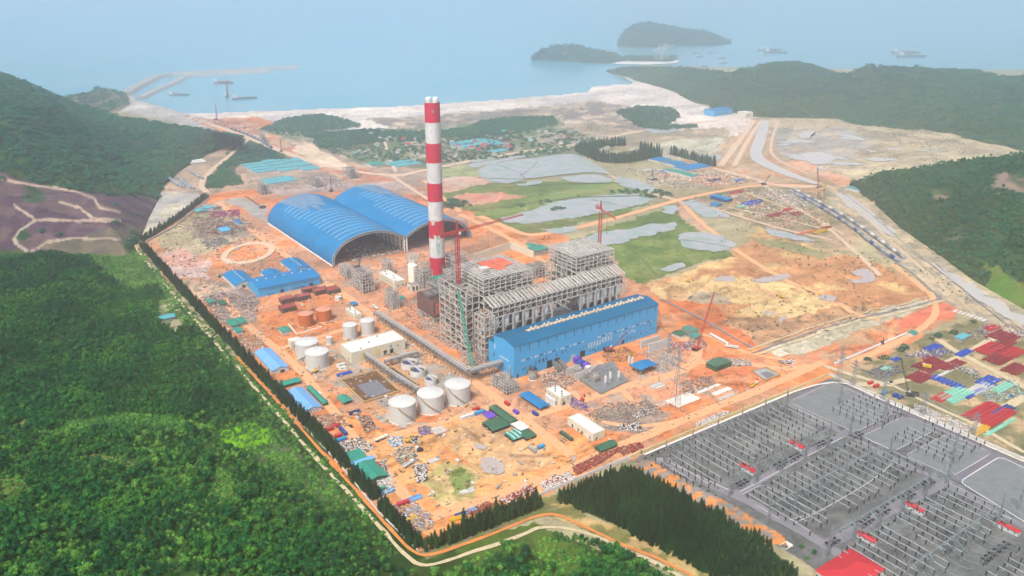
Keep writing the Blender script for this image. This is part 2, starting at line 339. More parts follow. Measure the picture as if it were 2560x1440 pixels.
LINES = [ # vehicle tracks worn into the soil: polyline, width m, colour
 ([(150,505),(200,520),(230,545),(285,550),(300,552)], 7, (196,172,150)), ([(35,513),(60,530),(90,550),(300,552)], 6, (190,168,148)),
 ([(90,550),(50,575),(35,595),(45,615),(75,630)], 8, (196,176,156)), ([(75,630),(120,605),(180,595),(300,598)], 6, (180,160,140)),
 ([(0,448),(80,462),(190,478),(235,495),(250,520),(300,530)], 7, (196,170,150)), ([(120,548),(200,552),(300,553)], 5, (186,160,140)),
 ([(20,1090),(60,1068),(75,1055)], 6, (150,134,90)), ([(150,1098),(190,1080),(215,1058)], 6, (160,146,96)), ([(235,1150),(300,1160),(340,1190)], 4, (134,124,70)),
 ([(640,930),(780,1080),(900,1210)], 3, (190,176,140)), ([(200,1095),(300,1060)], 3, (110,120,60)),
]
SHORE = [(-2500,230),(-300,236),(150,240),(240,222),(305,226),(330,238),(352,250),(385,262),(430,274),(480,281),(640,275),(800,269),(1000,263),(1100,256),(1280,243),(1400,233),(1468,227),(1478,214),(1500,210),(1585,208),(1560,196),(1525,184),(1518,176),(1540,166),(1620,160),(1800,165),(2560,172),(4200,172),(6000,2800),(-6000,2800)]
WLINES = [([G(*p) for p in l], wd, c) for l, wd, c in LINES]
TRK = []
_rt = random.Random(12)
for _ in range(340):
    a_, b_ = _rt.uniform(-170, 430), _rt.uniform(-140, 600); an = _rt.choice([0, PI / 2, PI, -PI / 2]) + _rt.gauss(0, .25); tl = [W(a_, b_)]
    for _k in range(_rt.randint(3, 9)):
        an += _rt.gauss(0, .22); a_ += 14 * math.cos(an); b_ += 14 * math.sin(an); tl.append(W(a_, b_))
    TRK.append((tl, _rt.choice([1.6, 2.2, 3.2, 5]), _rt.choice([.7, .78, .84, 1.14, 1.24, 1.34])))
def seg_dist(x, y, pts):
    d = np.full(x.shape, 1e9)
    for (x1, y1), (x2, y2) in zip(pts[:-1], pts[1:]):
        m = (x > min(x1, x2) - 20) & (x < max(x1, x2) + 20) & (y > min(y1, y2) - 20) & (y < max(y1, y2) + 20)
        if not m.any(): continue
        dx, dy = x2 - x1, y2 - y1; t = np.clip(((x[m] - x1) * dx + (y[m] - y1) * dy) / (dx * dx + dy * dy), 0, 1)
        d[m] = np.minimum(d[m], np.hypot(x[m] - x1 - t * dx, y[m] - y1 - t * dy))
    return d
def paint(x, y, z, base=(176, 166, 130), flat=True):
    dist = np.hypot(x, y)
    col = alb(*base)[None, :] * (.85 + .3 * fbm(x, y, 60, 4)[:, None])
    n1 = fbm(x, y, 28, 4, 1) - .5; n2 = fbm(x, y, 28, 4, 2) - .5; n3 = fbm(x, y, 5, 3, 3) - .5; n4 = fbm(x, y, 5, 3, 4) - .5
    cache = {}
    for poly, A, B, s, share, rag in REG:
        k = rag
        if k not in cache:
            wx = x + n1 * k * 4 + n3 * k * 1.5; wy = y + n2 * k * 4 + n4 * k * 1.5
            cache[k] = P(wx, wy, z)
        X, Y = cache[k]; m = pip(X, Y, poly)
        if not m.any(): continue
        f = fbm(x[m], y[m], s, 5, int(s) % 13); t = ss(.5 - (share - .5) * .6 - .06, .5 - (share - .5) * .6 + .08, f)[:, None]
        v = (.86 + .28 * fbm(x[m], y[m], s * .22, 3, 6))[:, None]
        col[m] = (alb(*A) * (1 - t) + alb(*B) * t) * v
    if flat and len(TRK):   # wheel ruts and graded streaks over the soil
        dx = x - O[0]; dy = y - O[1]; a = dx * ca + dy * sa; b = -dx * sa + dy * ca; m = (a > -178) & (a < 420) & (b > -148) & (b < 640)
        xs_, ys_ = x[m], y[m]; f = np.ones(len(xs_))
        for pts, wd, g in TRK:
            dd = seg_dist(xs_, ys_, pts); f = np.where(dd < wd * .5, f * g, f)
        keep = np.array([px_ for px_ in (col[m][:, 0] > col[m][:, 1] * 1.12)])
        col[m] = np.where(keep[:, None], col[m] * f[:, None], col[m])
    if flat:
        u_ = x * ca + y * sa; v_ = -x * sa + y * ca
        col *= ((.80 + .40 * fbm(u_ / 9, v_, 9, 4, 21)) * (.72 + .56 * fbm(u_ / 4, v_, 34, 5, 23)) * np.where(dist > 900, .68 + .64 * fbm(u_ / 3, v_, 70, 5, 25), 1.))[:, None]
        sp = fbm(x, y, 7, 3, 27) ; col *= np.where((sp > .66) & (dist > 500), .72, 1.)[:, None]
    for pts, wd, c in WLINES:
        if flat: dd = seg_dist(x, y, pts)
        else:
            X, Y = P(x, y, z); q = [P(np.float64(a), np.float64(b), 0.) for a, b in pts]; dd = seg_dist(X, Y, [(float(a), float(b)) for a, b in q]) * dist / F
        m = dd < wd * .5 * (.7 + .8 * fbm(x, y, 9, 2, 8)); col[m] = alb(*c)
    return col
EARTHW = [(1660,735),(1700,700),(1950,660),(2200,670),(2330,745),(2180,795),(2000,872),(1880,855),(1760,800)]
def gz(x, y):
    x = np.asarray(x, float); y = np.asarray(y, float)
    dx = x - O[0]; dy = y - O[1]; a = dx * ca + dy * sa; b = -dx * sa + dy * ca
    m = ss(-212, -300, a) * ss(640, 500, b)
    e = 0. if x.ndim == 0 else ss(.5, .75, fbm(x, y, 24, 4, 15)) * 3.2 * pip(*P(x, y, 0.), EARTHW)
    return e + np.maximum(m * (fbm(x, y, 170, 3, 5) * 46 - 12) + ss(-200, -260, b) * ss(60, 0, a) * (fbm(x, y, 60, 3, 5) * 10 - 3), -.6)

# ground sheet: finer towards the viewer, every vertex on the land surface
def make_ground():
    rows = [80, 160, 220, 270] + [G(1280, p)[1] for p in np.arange(1760, 150, -3.0)] + [3600, 4200, 5200]
    u = np.concatenate([np.linspace(-3.2, -.72, 90), np.arange(-.70, .70, 3.4 / F), np.linspace(.72, 3.2, 90)])
    Y = np.array(rows)[:, None]; depth = Y * ct + H * st
    X = u[None, :] * depth; Y = np.broadcast_to(Y, X.shape); x = X.ravel(); y = Y.ravel()
    px, py = P(x + (fbm(x, y, 60, 3, 9) - .5) * 30, y + (fbm(x, y, 60, 3, 10) - .5) * 30, 0.)
    land = pip(px, py, SHORE) | (y < 400)
    nr, nc = X.shape
    L2 = land.reshape(nr, nc).astype(float)
    for _ in range(2):
        L2[1:-1, 1:-1] = (L2[1:-1, 1:-1] + L2[:-2, 1:-1] + L2[2:, 1:-1] + L2[1:-1, :-2] + L2[1:-1, 2:]) / 5
    z = gz(x, y) - (1 - L2.ravel()) * 6
    col = paint(x, y, np.zeros_like(x))
    i = np.arange(nr * nc).reshape(nr, nc); q = np.stack([i[:-1, :-1], i[:-1, 1:], i[1:, 1:], i[1:, :-1]], -1).reshape(-1, 4)
    keep = land[q].any(1)
    o = fast_mesh('ground', np.stack([x, y, z], 1), q[keep], ['earth'], True, col); tag(o, kind='structure')
make_ground()

# sea
water_mat('sea_water', (.04, .19, .25), .18, .25, .05, mottle=((.08, .21, .26), .003))
mb = MB(); mb.add([(-60000, 600, -1), (60000, 600, -1), (60000, 60000, -1), (-60000, 60000, -1)], [(0, 1, 2, 3)])
tag(mb.build('sea', 'sea_water'), kind='structure')

# hills lofted from foot line to ridge line and down the far side
HILLS = {}
def resample(pts, n):
    p = np.asarray(pts, float); d = np.concatenate([[0], np.cumsum(np.linalg.norm(np.diff(p, axis=0), axis=1))]); t = np.linspace(0, d[-1], n)
    return np.stack([np.interp(t, d, p[:, k]) for k in range(p.shape[1])], 1)
def hill(name, foot, ridge, back, amp, n=240, m=110, mb_=40, base=(60, 84, 46), power=.9, seed=0):
    f = resample([(*G(*p), 0) for p in foot], n); r = resample([ray_at(*p) for p in ridge], n)
    t = np.linspace(0, 1, m)[:, None]; rad = r[:, :2] / np.linalg.norm(r[:, :2], axis=1)[:, None]
    x = f[None, :, 0] * (1 - t) + r[None, :, 0] * t; y = f[None, :, 1] * (1 - t) + r[None, :, 1] * t
    zr = np.maximum(r[:, 2], 3)[None, :]
    z = zr * (t ** power) - 1.5 * (1 - t)
    hs = np.minimum(zr, 120) / 120
    z = z + amp * hs * np.sin(PI * np.clip(t, 0, 1)) ** .8 * ((fbm(x, y, 170, 4, 3 + seed) - .5) * 2 + (1 - np.abs(fbm(x, y, 90, 3, 5 + seed) * 2 - 1) * 2.2) * .45)
    tb = np.linspace(0, 1, mb_)[1:, None]
    bk = np.clip(zr * 3., 12, back); xb = r[None, :, 0] + rad[None, :, 0] * bk * tb; yb = r[None, :, 1] + rad[None, :, 1] * bk * tb
    zb = zr * (1 - tb) ** 1.15 - 5 * tb + amp * .25 * np.sin(PI * tb) * (fbm(xb, yb, 100, 3, 7) - .5)
    X = np.concatenate([x, xb]); Y = np.concatenate([y, yb]); Z = np.concatenate([z, zb])
    x, y, z = X.ravel(), Y.ravel(), Z.ravel(); nr, nc = X.shape
    col = paint_hill(name, x, y, z, base)
    i = np.arange(nr * nc).reshape(nr, nc); q = np.stack([i[:-1, :-1], i[:-1, 1:], i[1:, 1:], i[1:, :-1]], -1).reshape(-1, 4)
    V = np.stack([x, y, z], 1); o = fast_mesh(name, V, q, ['earth'], True, col); tag(o, kind='structure')
    HILLS[o.name] = (V, q); return o.name
BURNP = [(-900,380),(0,432),(100,455),(230,478),(330,490),(398,500),(390,560),(345,600),(300,615),(300,660),(180,640),(100,636),(0,650),(-900,760)]
def paint_hill(name, x, y, z, base):
    col = alb(*base)[None, :] * (.75 + .5 * fbm(x, y, 50, 4)[:, None])
    wx = x + (fbm(x, y, 40, 3, 1) - .5) * 50; wy = y + (fbm(x, y, 40, 3, 2) - .5) * 50
    X, Y = P(wx, wy, z)
    def blob(poly, A, B, s):
        m = pip(X, Y, poly); t = ss(.42, .58, fbm(x[m], y[m], s, 4, 3))[:, None]; col[m] = (alb(*A) * (1 - t) + alb(*B) * t)
    if name == 'hill_burnt':
        blob(BURNP, (90, 68, 84), (112, 90, 92), 24)
        blob([(180,600),(330,560),(390,580),(340,620),(300,650),(180,640),(80,620)], (124, 112, 92), (104, 96, 86), 20)
        blob([(40,470),(60,462),(110,490),(90,510)], (50, 84, 50), (60, 90, 56), 20); blob([(10,590),(40,575),(46,600),(20,606)], (46, 76, 44), (50, 84, 50), 20)
        blob([(0,625),(60,630),(40,660),(0,660)], (60, 90, 50), (80, 100, 56), 20)
        q0 = P(x, y, z)
        for l, wd, c in LINES[:6]:
            dd = seg_dist(q0[0], q0[1], [(float(a), float(b)) for a, b in l]); m = dd < 3.2 * (.6 + .8 * fbm(x, y, 12, 2, 8)); col[m] = alb(*c)
    if name == 'hill_outcrop': blob([(-100,0),(2600,0),(2600,1000),(-100,1000)], (150, 128, 108), (112, 112, 84), 40)
    if name == 'hill_east': 
        blob([(2320,470),(2360,480),(2380,500),(2340,500)], (140, 116, 104), (80, 100, 60), 20)
        blob([(2480,430),(2560,440),(2560,500),(2460,470)], (150, 126, 112), (84, 100, 64), 16); blob([(2330,570),(2420,590),(2440,600),(2380,600)], (100, 104, 80), (70, 92, 56), 16)
        blob([(2430,640),(2520,690),(2600,760),(2600,800),(2440,720)], (92, 132, 52), (120, 130, 60), 18)
    return col
hill('hill_burnt', [(-1300,900),(-500,760),(-150,700),(0,652),(100,640),(220,645),(320,640),(352,600),(375,545),(398,500),(408,470),(450,430),(520,385),(580,362),(603,347)],
     [(-900,-60,1350),(-300,110,1550),(-100,158,1650),(0,183,1700),(60,203,1720),(140,240,1740),(200,262,1760),(300,290,1740),(400,308,1720),(480,320,1680),(560,333,1620),(606,343,1600)], 700, 40, 560, 220, power=.82)
hill('hill_outcrop', [(100,300),(200,290),(296,282),(330,262),(318,240)], [(150,247,2350),(215,232,2400),(245,219,2420),(280,226,2420),(304,232,2450),(318,240,2500)], 200, 10, 90, 40, base=(130,112,98))
hill('hill_far', [(1512,178),(1600,205),(1690,232),(1722,252),(1780,275),(1890,294),(2080,298),(2300,324),(2450,356),(2600,392),(3100,470)],
     [(1522,178,3150),(1560,170,3050),(1700,168,2950),(1780,176,2850),(1850,188,2800),(1920,168,2750),(1960,156,2720),(2030,163,2700),(2110,190,2650),(2190,188,2620),(2290,170,2580),(2340,174,2560),(2400,174,2540),(2440,176,2500),(2500,190,2480),(2560,193,2450),(2800,180,2400),(3300,200,2300)], 900, 90, 460, 150, power=.85, seed=2)
hill('hill_east', [(2124,464),(2180,505),(2250,570),(2350,640),(2430,700),(2560,775),(2700,860),(3200,1000)],
     [(2126,457,1335),(2200,433,1290),(2300,419,1240),(2400,402,1200),(2480,393,1170),(2560,385,1130),(2800,352,1080),(3300,300,1000)], 400, 16, 300, 130, power=.8, seed=4)
hill('hill_island', [(1548,118),(1600,119),(1680,117),(1740,114),(1826,112)], [(1545,108,4450),(1550,92,4480),(1570,70,4500),(1600,58,4520),(1622,55,4530),(1660,62,4560),(1700,72,4600),(1760,76,4650),(1800,93,4700),(1828,108,4720)], 500, 14, 140, 50, power=.6, seed=6)
hill('hill_headland', [(1328,147),(1400,153),(1450,156),(1530,158),(1600,160),(1680,160)], [(1330,146,3540),(1345,129,3560),(1375,117,3600),(1410,112,3620),(1440,112,3620),(1470,122,3650),(1520,131,3680),(1560,142,3680),(1600,146,3680),(1690,152,3700)], 260, 10, 140, 50, power=.6, seed=7)

# ------------------------------------------------------------------ roads, drains, kerbs, ponds
mat('dirt_road', tuple(alb(240, 180, 130)), .95, var=.14, nscale=1.2, dirt=tuple(alb(222, 150, 110)), bump=.3)
mat('pale_track', tuple(alb(216, 198, 160)), .95, var=.15, nscale=1.0, dirt=tuple(alb(160, 150, 104)), bump=.3)
mat('far_track', tuple(alb(226, 196, 166)), .95, var=.12, nscale=.5, dirt=tuple(alb(210, 176, 150)))
mat('orange_drain', tuple(alb(226, 142, 74)), .9, var=.15, nscale=1., dirt=tuple(alb(190, 130, 80)))
mat('asphalt', (.085, .08, .095), .9, var=.1, nscale=.8, dirt=(.13, .12, .125))
mat('worn_asphalt', (.115, .112, .122), .9, var=.1, nscale=.8, dirt=(.15, .145, .145))
mat('kerb_concrete', (.36, .33, .33), .85, var=.08, nscale=1)
mat('gravel_pad', (.095, .105, .105), .95, var=.16, nscale=.7, dirt=(.12, .126, .124))
mat('concrete', (.42, .41, .38), .85, var=.12, nscale=1, dirt=(.33, .3, .27))
mat('pale_concrete', (.58, .54, .47), .85, var=.1, nscale=1, dirt=(.45, .36, .27))
mat('field_dike', tuple(alb(84, 104, 66)), .95, var=.2, nscale=1.)
def smooth_line(p, step=4.):
    p = np.array(p, float)
    for _ in range(2):
        if len(p) < 3: break
        q = [p[0]]
        for a, b in zip(p[:-1], p[1:]): q += [a * .75 + b * .25, a * .25 + b * .75]
        q.append(p[-1]); p = np.array(q)
    d = np.concatenate([[0], np.cumsum(np.linalg.norm(np.diff(p, axis=0), axis=1))]); n = max(2, int(d[-1] / step)); t = np.linspace(0, d[-1], n)
    return np.stack([np.interp(t, d, p[:, k]) for k in range(2)], 1)
_lift = [0]
def ribbon(name, pix, wd, m, z=.1, rag=.18, kind='structure', thick=0., closed=False, smooth=True, world=False):
    _lift[0] += 1; z += .006 * _lift[0]
    p = [tuple(q) for q in pix] if world else [G(*q) for q in pix]
    if closed: p = p + [p[0]]
    p = smooth_line(p) if smooth else smooth_line(p, 4.)
    t = np.gradient(p, axis=0); t /= np.linalg.norm(t, axis=1)[:, None] + 1e-9; nrm = np.stack([-t[:, 1], t[:, 0]], 1)
    if closed: nrm[0] = nrm[-1] = (nrm[0] + nrm[-1]) / np.linalg.norm(nrm[0] + nrm[-1])
    w1 = wd / 2 * (1 + rag * 2 * (fbm(p[:, 0], p[:, 1], 14, 3, 2) - .5) * 2); w2 = wd / 2 * (1 + rag * 2 * (fbm(p[:, 0], p[:, 1], 14, 3, 7) - .5) * 2)
    l = p + nrm * w1[:, None]; r = p - nrm * w2[:, None]; n = len(p)
    zl = gz(l[:, 0], l[:, 1]) + z; zr = gz(r[:, 0], r[:, 1]) + z; zz = np.maximum(zl, zr)
    mb = MB(); vs = [(l[i, 0], l[i, 1], zz[i]) for i in range(n)] + [(r[i, 0], r[i, 1], zz[i]) for i in range(n)]
    fs = [(n + i, n + i + 1, i + 1, i) for i in range(n - 1)]
    if thick:
        vs += [(x, y, q - thick) for x, y, q in vs]; k = 2 * n
        fs += [(i, i + 1, k + i + 1, k + i) for i in range(n - 1)] + [(n + i + 1, n + i, k + n + i, k + n + i + 1) for i in range(n - 1)]
    mb.add(vs, fs); o = mb.build(name, m); return tag(o, kind=kind)
for l, wd in [([(545,505),(600,552),(690,620),(760,672),(850,730),(940,795),(1040,862),(1160,935),(1200,965),(1270,1020),(1360,1085),(1430,1140)], 9),
              ([(560,745),(595,795),(640,832),(700,880),(760,932),(800,985),(850,1050),(900,1110),(960,1180),(1020,1250),(1060,1292)], 8),
              ([(905,1108),(960,1095),(1080,1062),(1160,1038),(1240,1012)], 7), ([(1290,1050),(1400,1020),(1500,985),(1580,962),(1680,938),(1740,905),(1745,870),(1700,840)], 10),
              ([(1060,1300),(1200,1252),(1400,1182),(1560,1112),(1700,1052),(1900,975),(2010,925),(2060,905)], 9), ([(700,872),(800,842),(880,818),(940,790)], 6),
              ([(1460,1015),(1440,985),(1400,950),(1350,930)], 5), ([(1600,1020),(1560,980),(1520,930),(1495,900)], 5), ([(1450,1035),(1520,1060),(1620,1068),(1720,1045)], 5),
              ([(1740,905),(1850,905),(1950,925),(2030,915)], 9), ([(1700,850),(1760,830),(1850,880),(1960,900)], 5)]:
    ribbon('dirt_road', l, wd, 'dirt_road')
for l, wd in [([(1200,540),(1290,580),(1330,590),(1400,578),(1500,556),(1600,528),(1700,498),(1780,482),(1900,460),(2050,466)], 11), ([(1700,502),(1740,545),(1800,595),(1860,640),(1960,700),(2060,745),(2130,785),(2200,800)], 8),
              ([(1150,535),(1230,575),(1300,610),(1340,640),(1400,690)], 9), ([(1060,450),(1090,480),(1150,530)], 8), ([(2130,905),(2240,860),(2340,800),(2340,745),(2230,660)], 7)]:
    ribbon('dirt_road', l, wd, 'dirt_road', z=.14)
for l, wd in [([(520,485),(498,462),(528,425),(570,392),(610,358),(625,345)], 9), ([(1000,440),(1060,425),(1180,402),(1300,380),(1420,365),(1560,335),(1700,312),(1800,300)], 13), ([(1425,385),(1480,412),(1560,458),(1640,488),(1690,500)], 8),
              ([(1800,415),(1850,350),(1885,300)], 12), ([(1835,415),(1870,350),(1905,300)], 9), ([(1890,400),(1980,435),(2080,470)], 8), ([(1920,305),(1905,360),(1880,395)], 6), ([(1945,303),(1925,360),(1930,395),(2020,435)], 6),
              ([(1780,420),(1860,440),(1960,470),(2050,466)], 12), ([(470,292),(560,322),(640,352),(720,385),(800,412),(900,432),(1000,440)], 14), ([(1060,545),(1100,515),(1040,480),(980,440)], 7), ([(960,350),(975,400),(990,430)], 6), ([(1450,350),(1380,330),(1320,345)], 5),
              ([(1900,455),(1960,500),(2060,560),(2150,640),(2200,690)], 6), ([(1780,520),(1860,545),(1960,575),(2080,600)], 6), ([(2080,470),(2180,560),(2290,660),(2370,730)], 4), ([(2300,320),(2450,350),(2540,378)], 7)]:
    ribbon('far_track', l, wd, 'far_track', z=.2)
ribbon('perimeter_track', [(352,606),(334,612),(365,655),(430,732),(480,792),(560,882),(640,972),(760,1112),(860,1222),(960,1332),(1020,1395),(1050,1414),(1090,1412),(1200,1376),(1320,1334),(1345,1318),(1420,1320),(1520,1352),(1660,1432),(1800,1510)], 2.8, 'pale_track', z=.25, rag=.42)
ribbon('drain_bank', [(590,890),(700,1012),(860,1192),(990,1343),(1040,1387),(1080,1390),(1200,1348),(1330,1294),(1385,1282),(1440,1308),(1560,1365),(1700,1436),(1820,1500)], 2.3, 'orange_drain', z=.3, rag=.4)
ribbon('hill_foot_track', [(2062,468),(2120,498),(2200,560),(2300,640),(2400,715),(2480,765),(2560,822),(2640,880)], 3.5, 'pale_track', z=.25)
for l, wd in [([(2140,962),(2235,962),(2330,925),(2420,882),(2530,822)], 7), ([(2345,850),(2400,885),(2480,925),(2600,990)], 7), ([(2235,965),(2330,1015),(2440,1062),(2560,1132)], 4), ([(2440,1062),(2500,1025),(2600,975)], 8), ([(2060,915),(2120,935),(2190,955),(2235,965)], 6)]:
    ribbon('yard_road', l, wd, 'pale_track', z=.12)
for l, wd, m in [([(1975,1008),(2078,953),(2180,998),(2330,1062),(2470,1128),(2620,1195)], 6.5, 'asphalt'), ([(2135,1098),(2250,1038)], 6.5, 'asphalt'), ([(2235,1118),(2262,1160),(2330,1210),(2372,1206),(2370,1190)], 1, 'asphalt'),
                 ([(2235,1122),(2345,1062)], 6, 'asphalt'), ([(2385,1200),(2490,1138)], 7, 'asphalt'), ([(1640,1150),(1740,1196),(1835,1240),(1940,1302),(2060,1368),(2200,1450)], 8, 'worn_asphalt'),
                 ([(1835,1240),(1960,1165),(2111,1085),(2150,1062)], 7, 'worn_asphalt'), ([(2060,1372),(2200,1290),(2371,1200)], 8, 'worn_asphalt'), ([(1975,1012),(2060,1060),(2135,1098),(2230,1150),(2372,1210),(2560,1320)], 5, 'worn_asphalt')]:
    ribbon('service_road', l, wd, m, z=.05, rag=.0, smooth=False)
PADS = [[(1972,1006),(2082,956),(2240,1030),(2138,1082)], [(2155,1092),(2262,1042),(2345,1072),(2236,1128)], [(2262,1140),(2372,1084),(2478,1134),(2380,1192)], [(2398,1206),(2500,1142),(2700,1240),(2600,1330)], [(1846,1246),(1905,1212),(2040,1282),(1960,1312)]]
def rounded(pts, r=.09):
    out = []
    for i in range(len(pts)):
        p0, p1, p2 = [np.array(pts[(i + k) % len(pts)], float) for k in (-1, 0, 1)]
        a = p1 + (p0 - p1) * r; b = p1 + (p2 - p1) * r
        for t in np.linspace(0, 1, 6): out.append(tuple((1 - t) ** 2 * a + 2 * t * (1 - t) * p1 + t * t * b))
    return out
for k, pd in enumerate(PADS):
    w_ = rounded([G(*q) for q in pd])
    if k < 4: tag(MB().add([(x, y, .16 + .4) for x, y in w_], [tuple(range(len(w_)))]).build('gravel_pad', 'gravel_pad'), kind='structure')
    ribbon('kerb', w_, .8 if k < 4 else .35, 'kerb_concrete', z=.24, rag=0, thick=.2, closed=True, smooth=False, world=True)
ribbon('kerb', [(1650,1146),(1745,1190),(1838,1236)], .5, 'kerb_concrete', z=.2, rag=0, thick=.15, smooth=False)
ribbon('kerb', [(1850,1232),(1960,1172),(2105,1095)], .5, 'kerb_concrete', z=.2, rag=0, thick=.15, smooth=False)
ribbon('kerb', [(1980,1318),(2180,1205),(2230,1160)], .5, 'kerb_concrete', z=.2, rag=0, thick=.15, smooth=False)

for l, wd, m, nm in [([(1880,884),(2000,842),(2120,802),(2250,775),(2352,748),(2352,738)], 2.2, 'worn_asphalt', 'drain'), ([(1886,890),(2010,848),(2130,808),(2260,782),(2362,752)], 2.5, 'pale_track', 'bank_track'), ([(1870,876),(1990,834),(2110,794),(2240,766),(2340,742)], 2., 'pale_track', 'bank_track'), ([(2345,742),(2290,690),(2240,655),(2190,628)], 2.2, 'worn_asphalt', 'drain'),
                     ([(2070,474),(2140,525),(2215,590),(2300,665),(2380,735),(2450,800)], 2.0, 'pale_track', 'bank_track'), ([(2100,478),(2170,530),(2250,600),(2340,672),(2430,742),(2520,815)], 1.6, 'worn_asphalt', 'drain'), ([(2085,476),(2155,530),(2232,597),(2318,672),(2400,740)], 1.6, 'pale_track', 'bank_track'),
                     ([(1650,748),(1740,790),(1830,842),(1880,870)], 3, 'worn_asphalt', 'drain'), ([(1300,440),(1330,420),(1345,404)], 2.5, 'worn_asphalt', 'dike'), ([(1240,412),(1300,432),(1312,446)], 2.5, 'worn_asphalt', 'dike'), ([(1195,445),(1310,450),(1400,438),(1480,430),(1540,440)], 4, 'field_dike', 'dike'), ([(1255,470),(1380,460),(1560,458)], 3, 'field_dike', 'dike'), ([(1260,520),(1340,506),(1440,494),(1600,490)], 5, 'field_dike', 'dike'),
                     ([(1940,600),(2000,602),(2050,606)], 2, 'field_dike', 'dike'), ([(1700,600),(1760,606),(1840,622)], 1.5, 'field_dike', 'dike'), ([(1560,612),(1600,640),(1640,690)], 1.5, 'field_dike', 'dike'), ([(1480,500),(1540,512),(1580,520)], 2, 'field_dike', 'dike'), ([(1820,520),(1960,548),(2080,580)], 4, 'pale_track', 'yard_road'), ([(1860,480),(1960,520),(2040,545),(2110,590)], 4, 'pale_track', 'yard_road'), ([(1600,445),(1700,452),(1820,450),(1900,446)], 5, 'pale_track', 'yard_road')]:
    ribbon(nm, l, wd, m, z=.3, rag=.4)
water_mat('pond_water', (.22, .22, .23), .4, .05, .3, mottle=((.15, .20, .17), .05))
water_mat('muddy_water', (.24, .21, .19), .15, .04, .3)
water_mat('canal_water', (.28, .27, .25), .4, .04, .3)
def pond(pix, m='pond_water', name='pond', z=.07, rag=7.):
    _lift[0] += 1; z += .005 * _lift[0]
    p = smooth_line([G(*q) for q in pix] + [G(*pix[0])], 3.)[:-1]
    if rag > 1: p = p + np.stack([fbm(p[:, 0], p[:, 1], 14, 5, 1) - .5, fbm(p[:, 0], p[:, 1], 14, 5, 2) - .5], 1) * rag * 3
    o = MB().add([(x, y, z) for x, y in p], [tuple(range(len(p)))]).build(name, m); return tag(o, kind='structure')
for q in [[(1196,424),(1235,408),(1330,396),(1425,383),(1447,388),(1490,410),(1530,438),(1480,430),(1400,438),(1310,448),(1270,460),(1225,455),(1200,445)], [(1400,444),(1490,434),(1542,452),(1490,459),(1420,455)], [(1285,462),(1330,452),(1365,450),(1350,460),(1300,468)],
          [(1250,545),(1330,530),(1370,508),(1480,490),(1600,482),(1642,498),(1580,518),(1440,545),(1330,558),(1260,560)], [(1180,420),(1380,380),(1440,372),(1400,376),(1250,398),(1160,412)],
          [(1460,592),(1500,580),(1570,572),(1640,560),(1700,557),(1690,575),(1600,590),(1560,612),(1500,618),(1455,606)], [(1690,590),(1750,577),(1830,600),(1845,625),(1760,632),(1700,615)], [(1655,515),(1690,512),(1697,534),(1665,538)],
          [(1700,505),(1740,498),(1790,525),(1830,540),(1790,547),(1740,535)], [(1915,570),(1950,575),(2030,600),(2040,608),(1990,605),(1930,590)], [(1355,575),(1440,565),(1450,578),(1370,588)],
          [(1620,322),(1700,320),(1690,331),(1620,335)], [(1720,388),(1800,385),(1805,402),(1745,405)], [(1540,440),(1600,450),(1650,480),(1590,478),(1540,460)], [(1645,675),(1700,655),(1720,662),(1680,680)], [(1180,400),(1240,390),(1230,400),(1170,408)]]: pond(q, rag=2.5 if q[0][0] == 1196 or q[0][0] == 1400 else 7.)
for q in [[(1765,700),(1830,688),(1840,708),(1790,716)], [(1880,698),(1970,684),(1975,700),(1900,708)], [(2040,735),(2078,727),(2100,745),(2062,757)], [(1905,782),(1935,775),(1945,790),(1915,795)], [(1940,792),(1960,790),(1962,806),(1945,806)],
          [(1215,1150),(1255,1140),(1275,1160),(1240,1185),(1205,1175)], [(1195,1115),(1235,1120),(1220,1135)], [(1412,1140),(1440,1138),(1440,1148),(1418,1150)], [(990,1068),(1020,1066),(1015,1078),(992,1078)], [(2120,690),(2160,670),(2200,700),(2150,716)]]: pond(q, 'muddy_water', 'puddle')
pond([(1906,300),(1924,303),(1912,360),(1900,392),(1960,424),(2045,458),(2040,464),(1940,432),(1868,398),(1884,350)], 'canal_water', 'canal', rag=1)
pond([(2092,480),(2140,500),(2235,580),(2245,602),(2180,560),(2110,512)], 'canal_water', 'creek'); pond([(2330,650),(2450,730),(2580,802),(2620,850),(2440,748),(2345,680)], 'canal_water', 'creek')
pond([(1995,338),(2030,325),(2050,332),(2020,350)], 'canal_water', 'pond', rag=12); _rp = random.Random(8)
for _ in range(20):
    cx_, cy_ = _rp.uniform(1960, 2380), _rp.uniform(330, 425)
    if cy_ > 455 - (cx_ - 1960) * .16 or cy_ > 350 + (2560 - cx_) * .35: continue
    w_ = _rp.uniform(14, 46); h_ = w_ * _rp.uniform(.08, .2); pond([(cx_ - w_, cy_), (cx_ - w_ * .3, cy_ - h_), (cx_ + w_ * .5, cy_ - h_ * .6), (cx_ + w_, cy_ + h_ * .5), (cx_ + w_ * .2, cy_ + h_)], 'canal_water', 'puddle', rag=10)
pond([(2000,385),(2060,380),(2100,400),(2060,415),(2010,402)], 'canal_water', 'pond', rag=8)

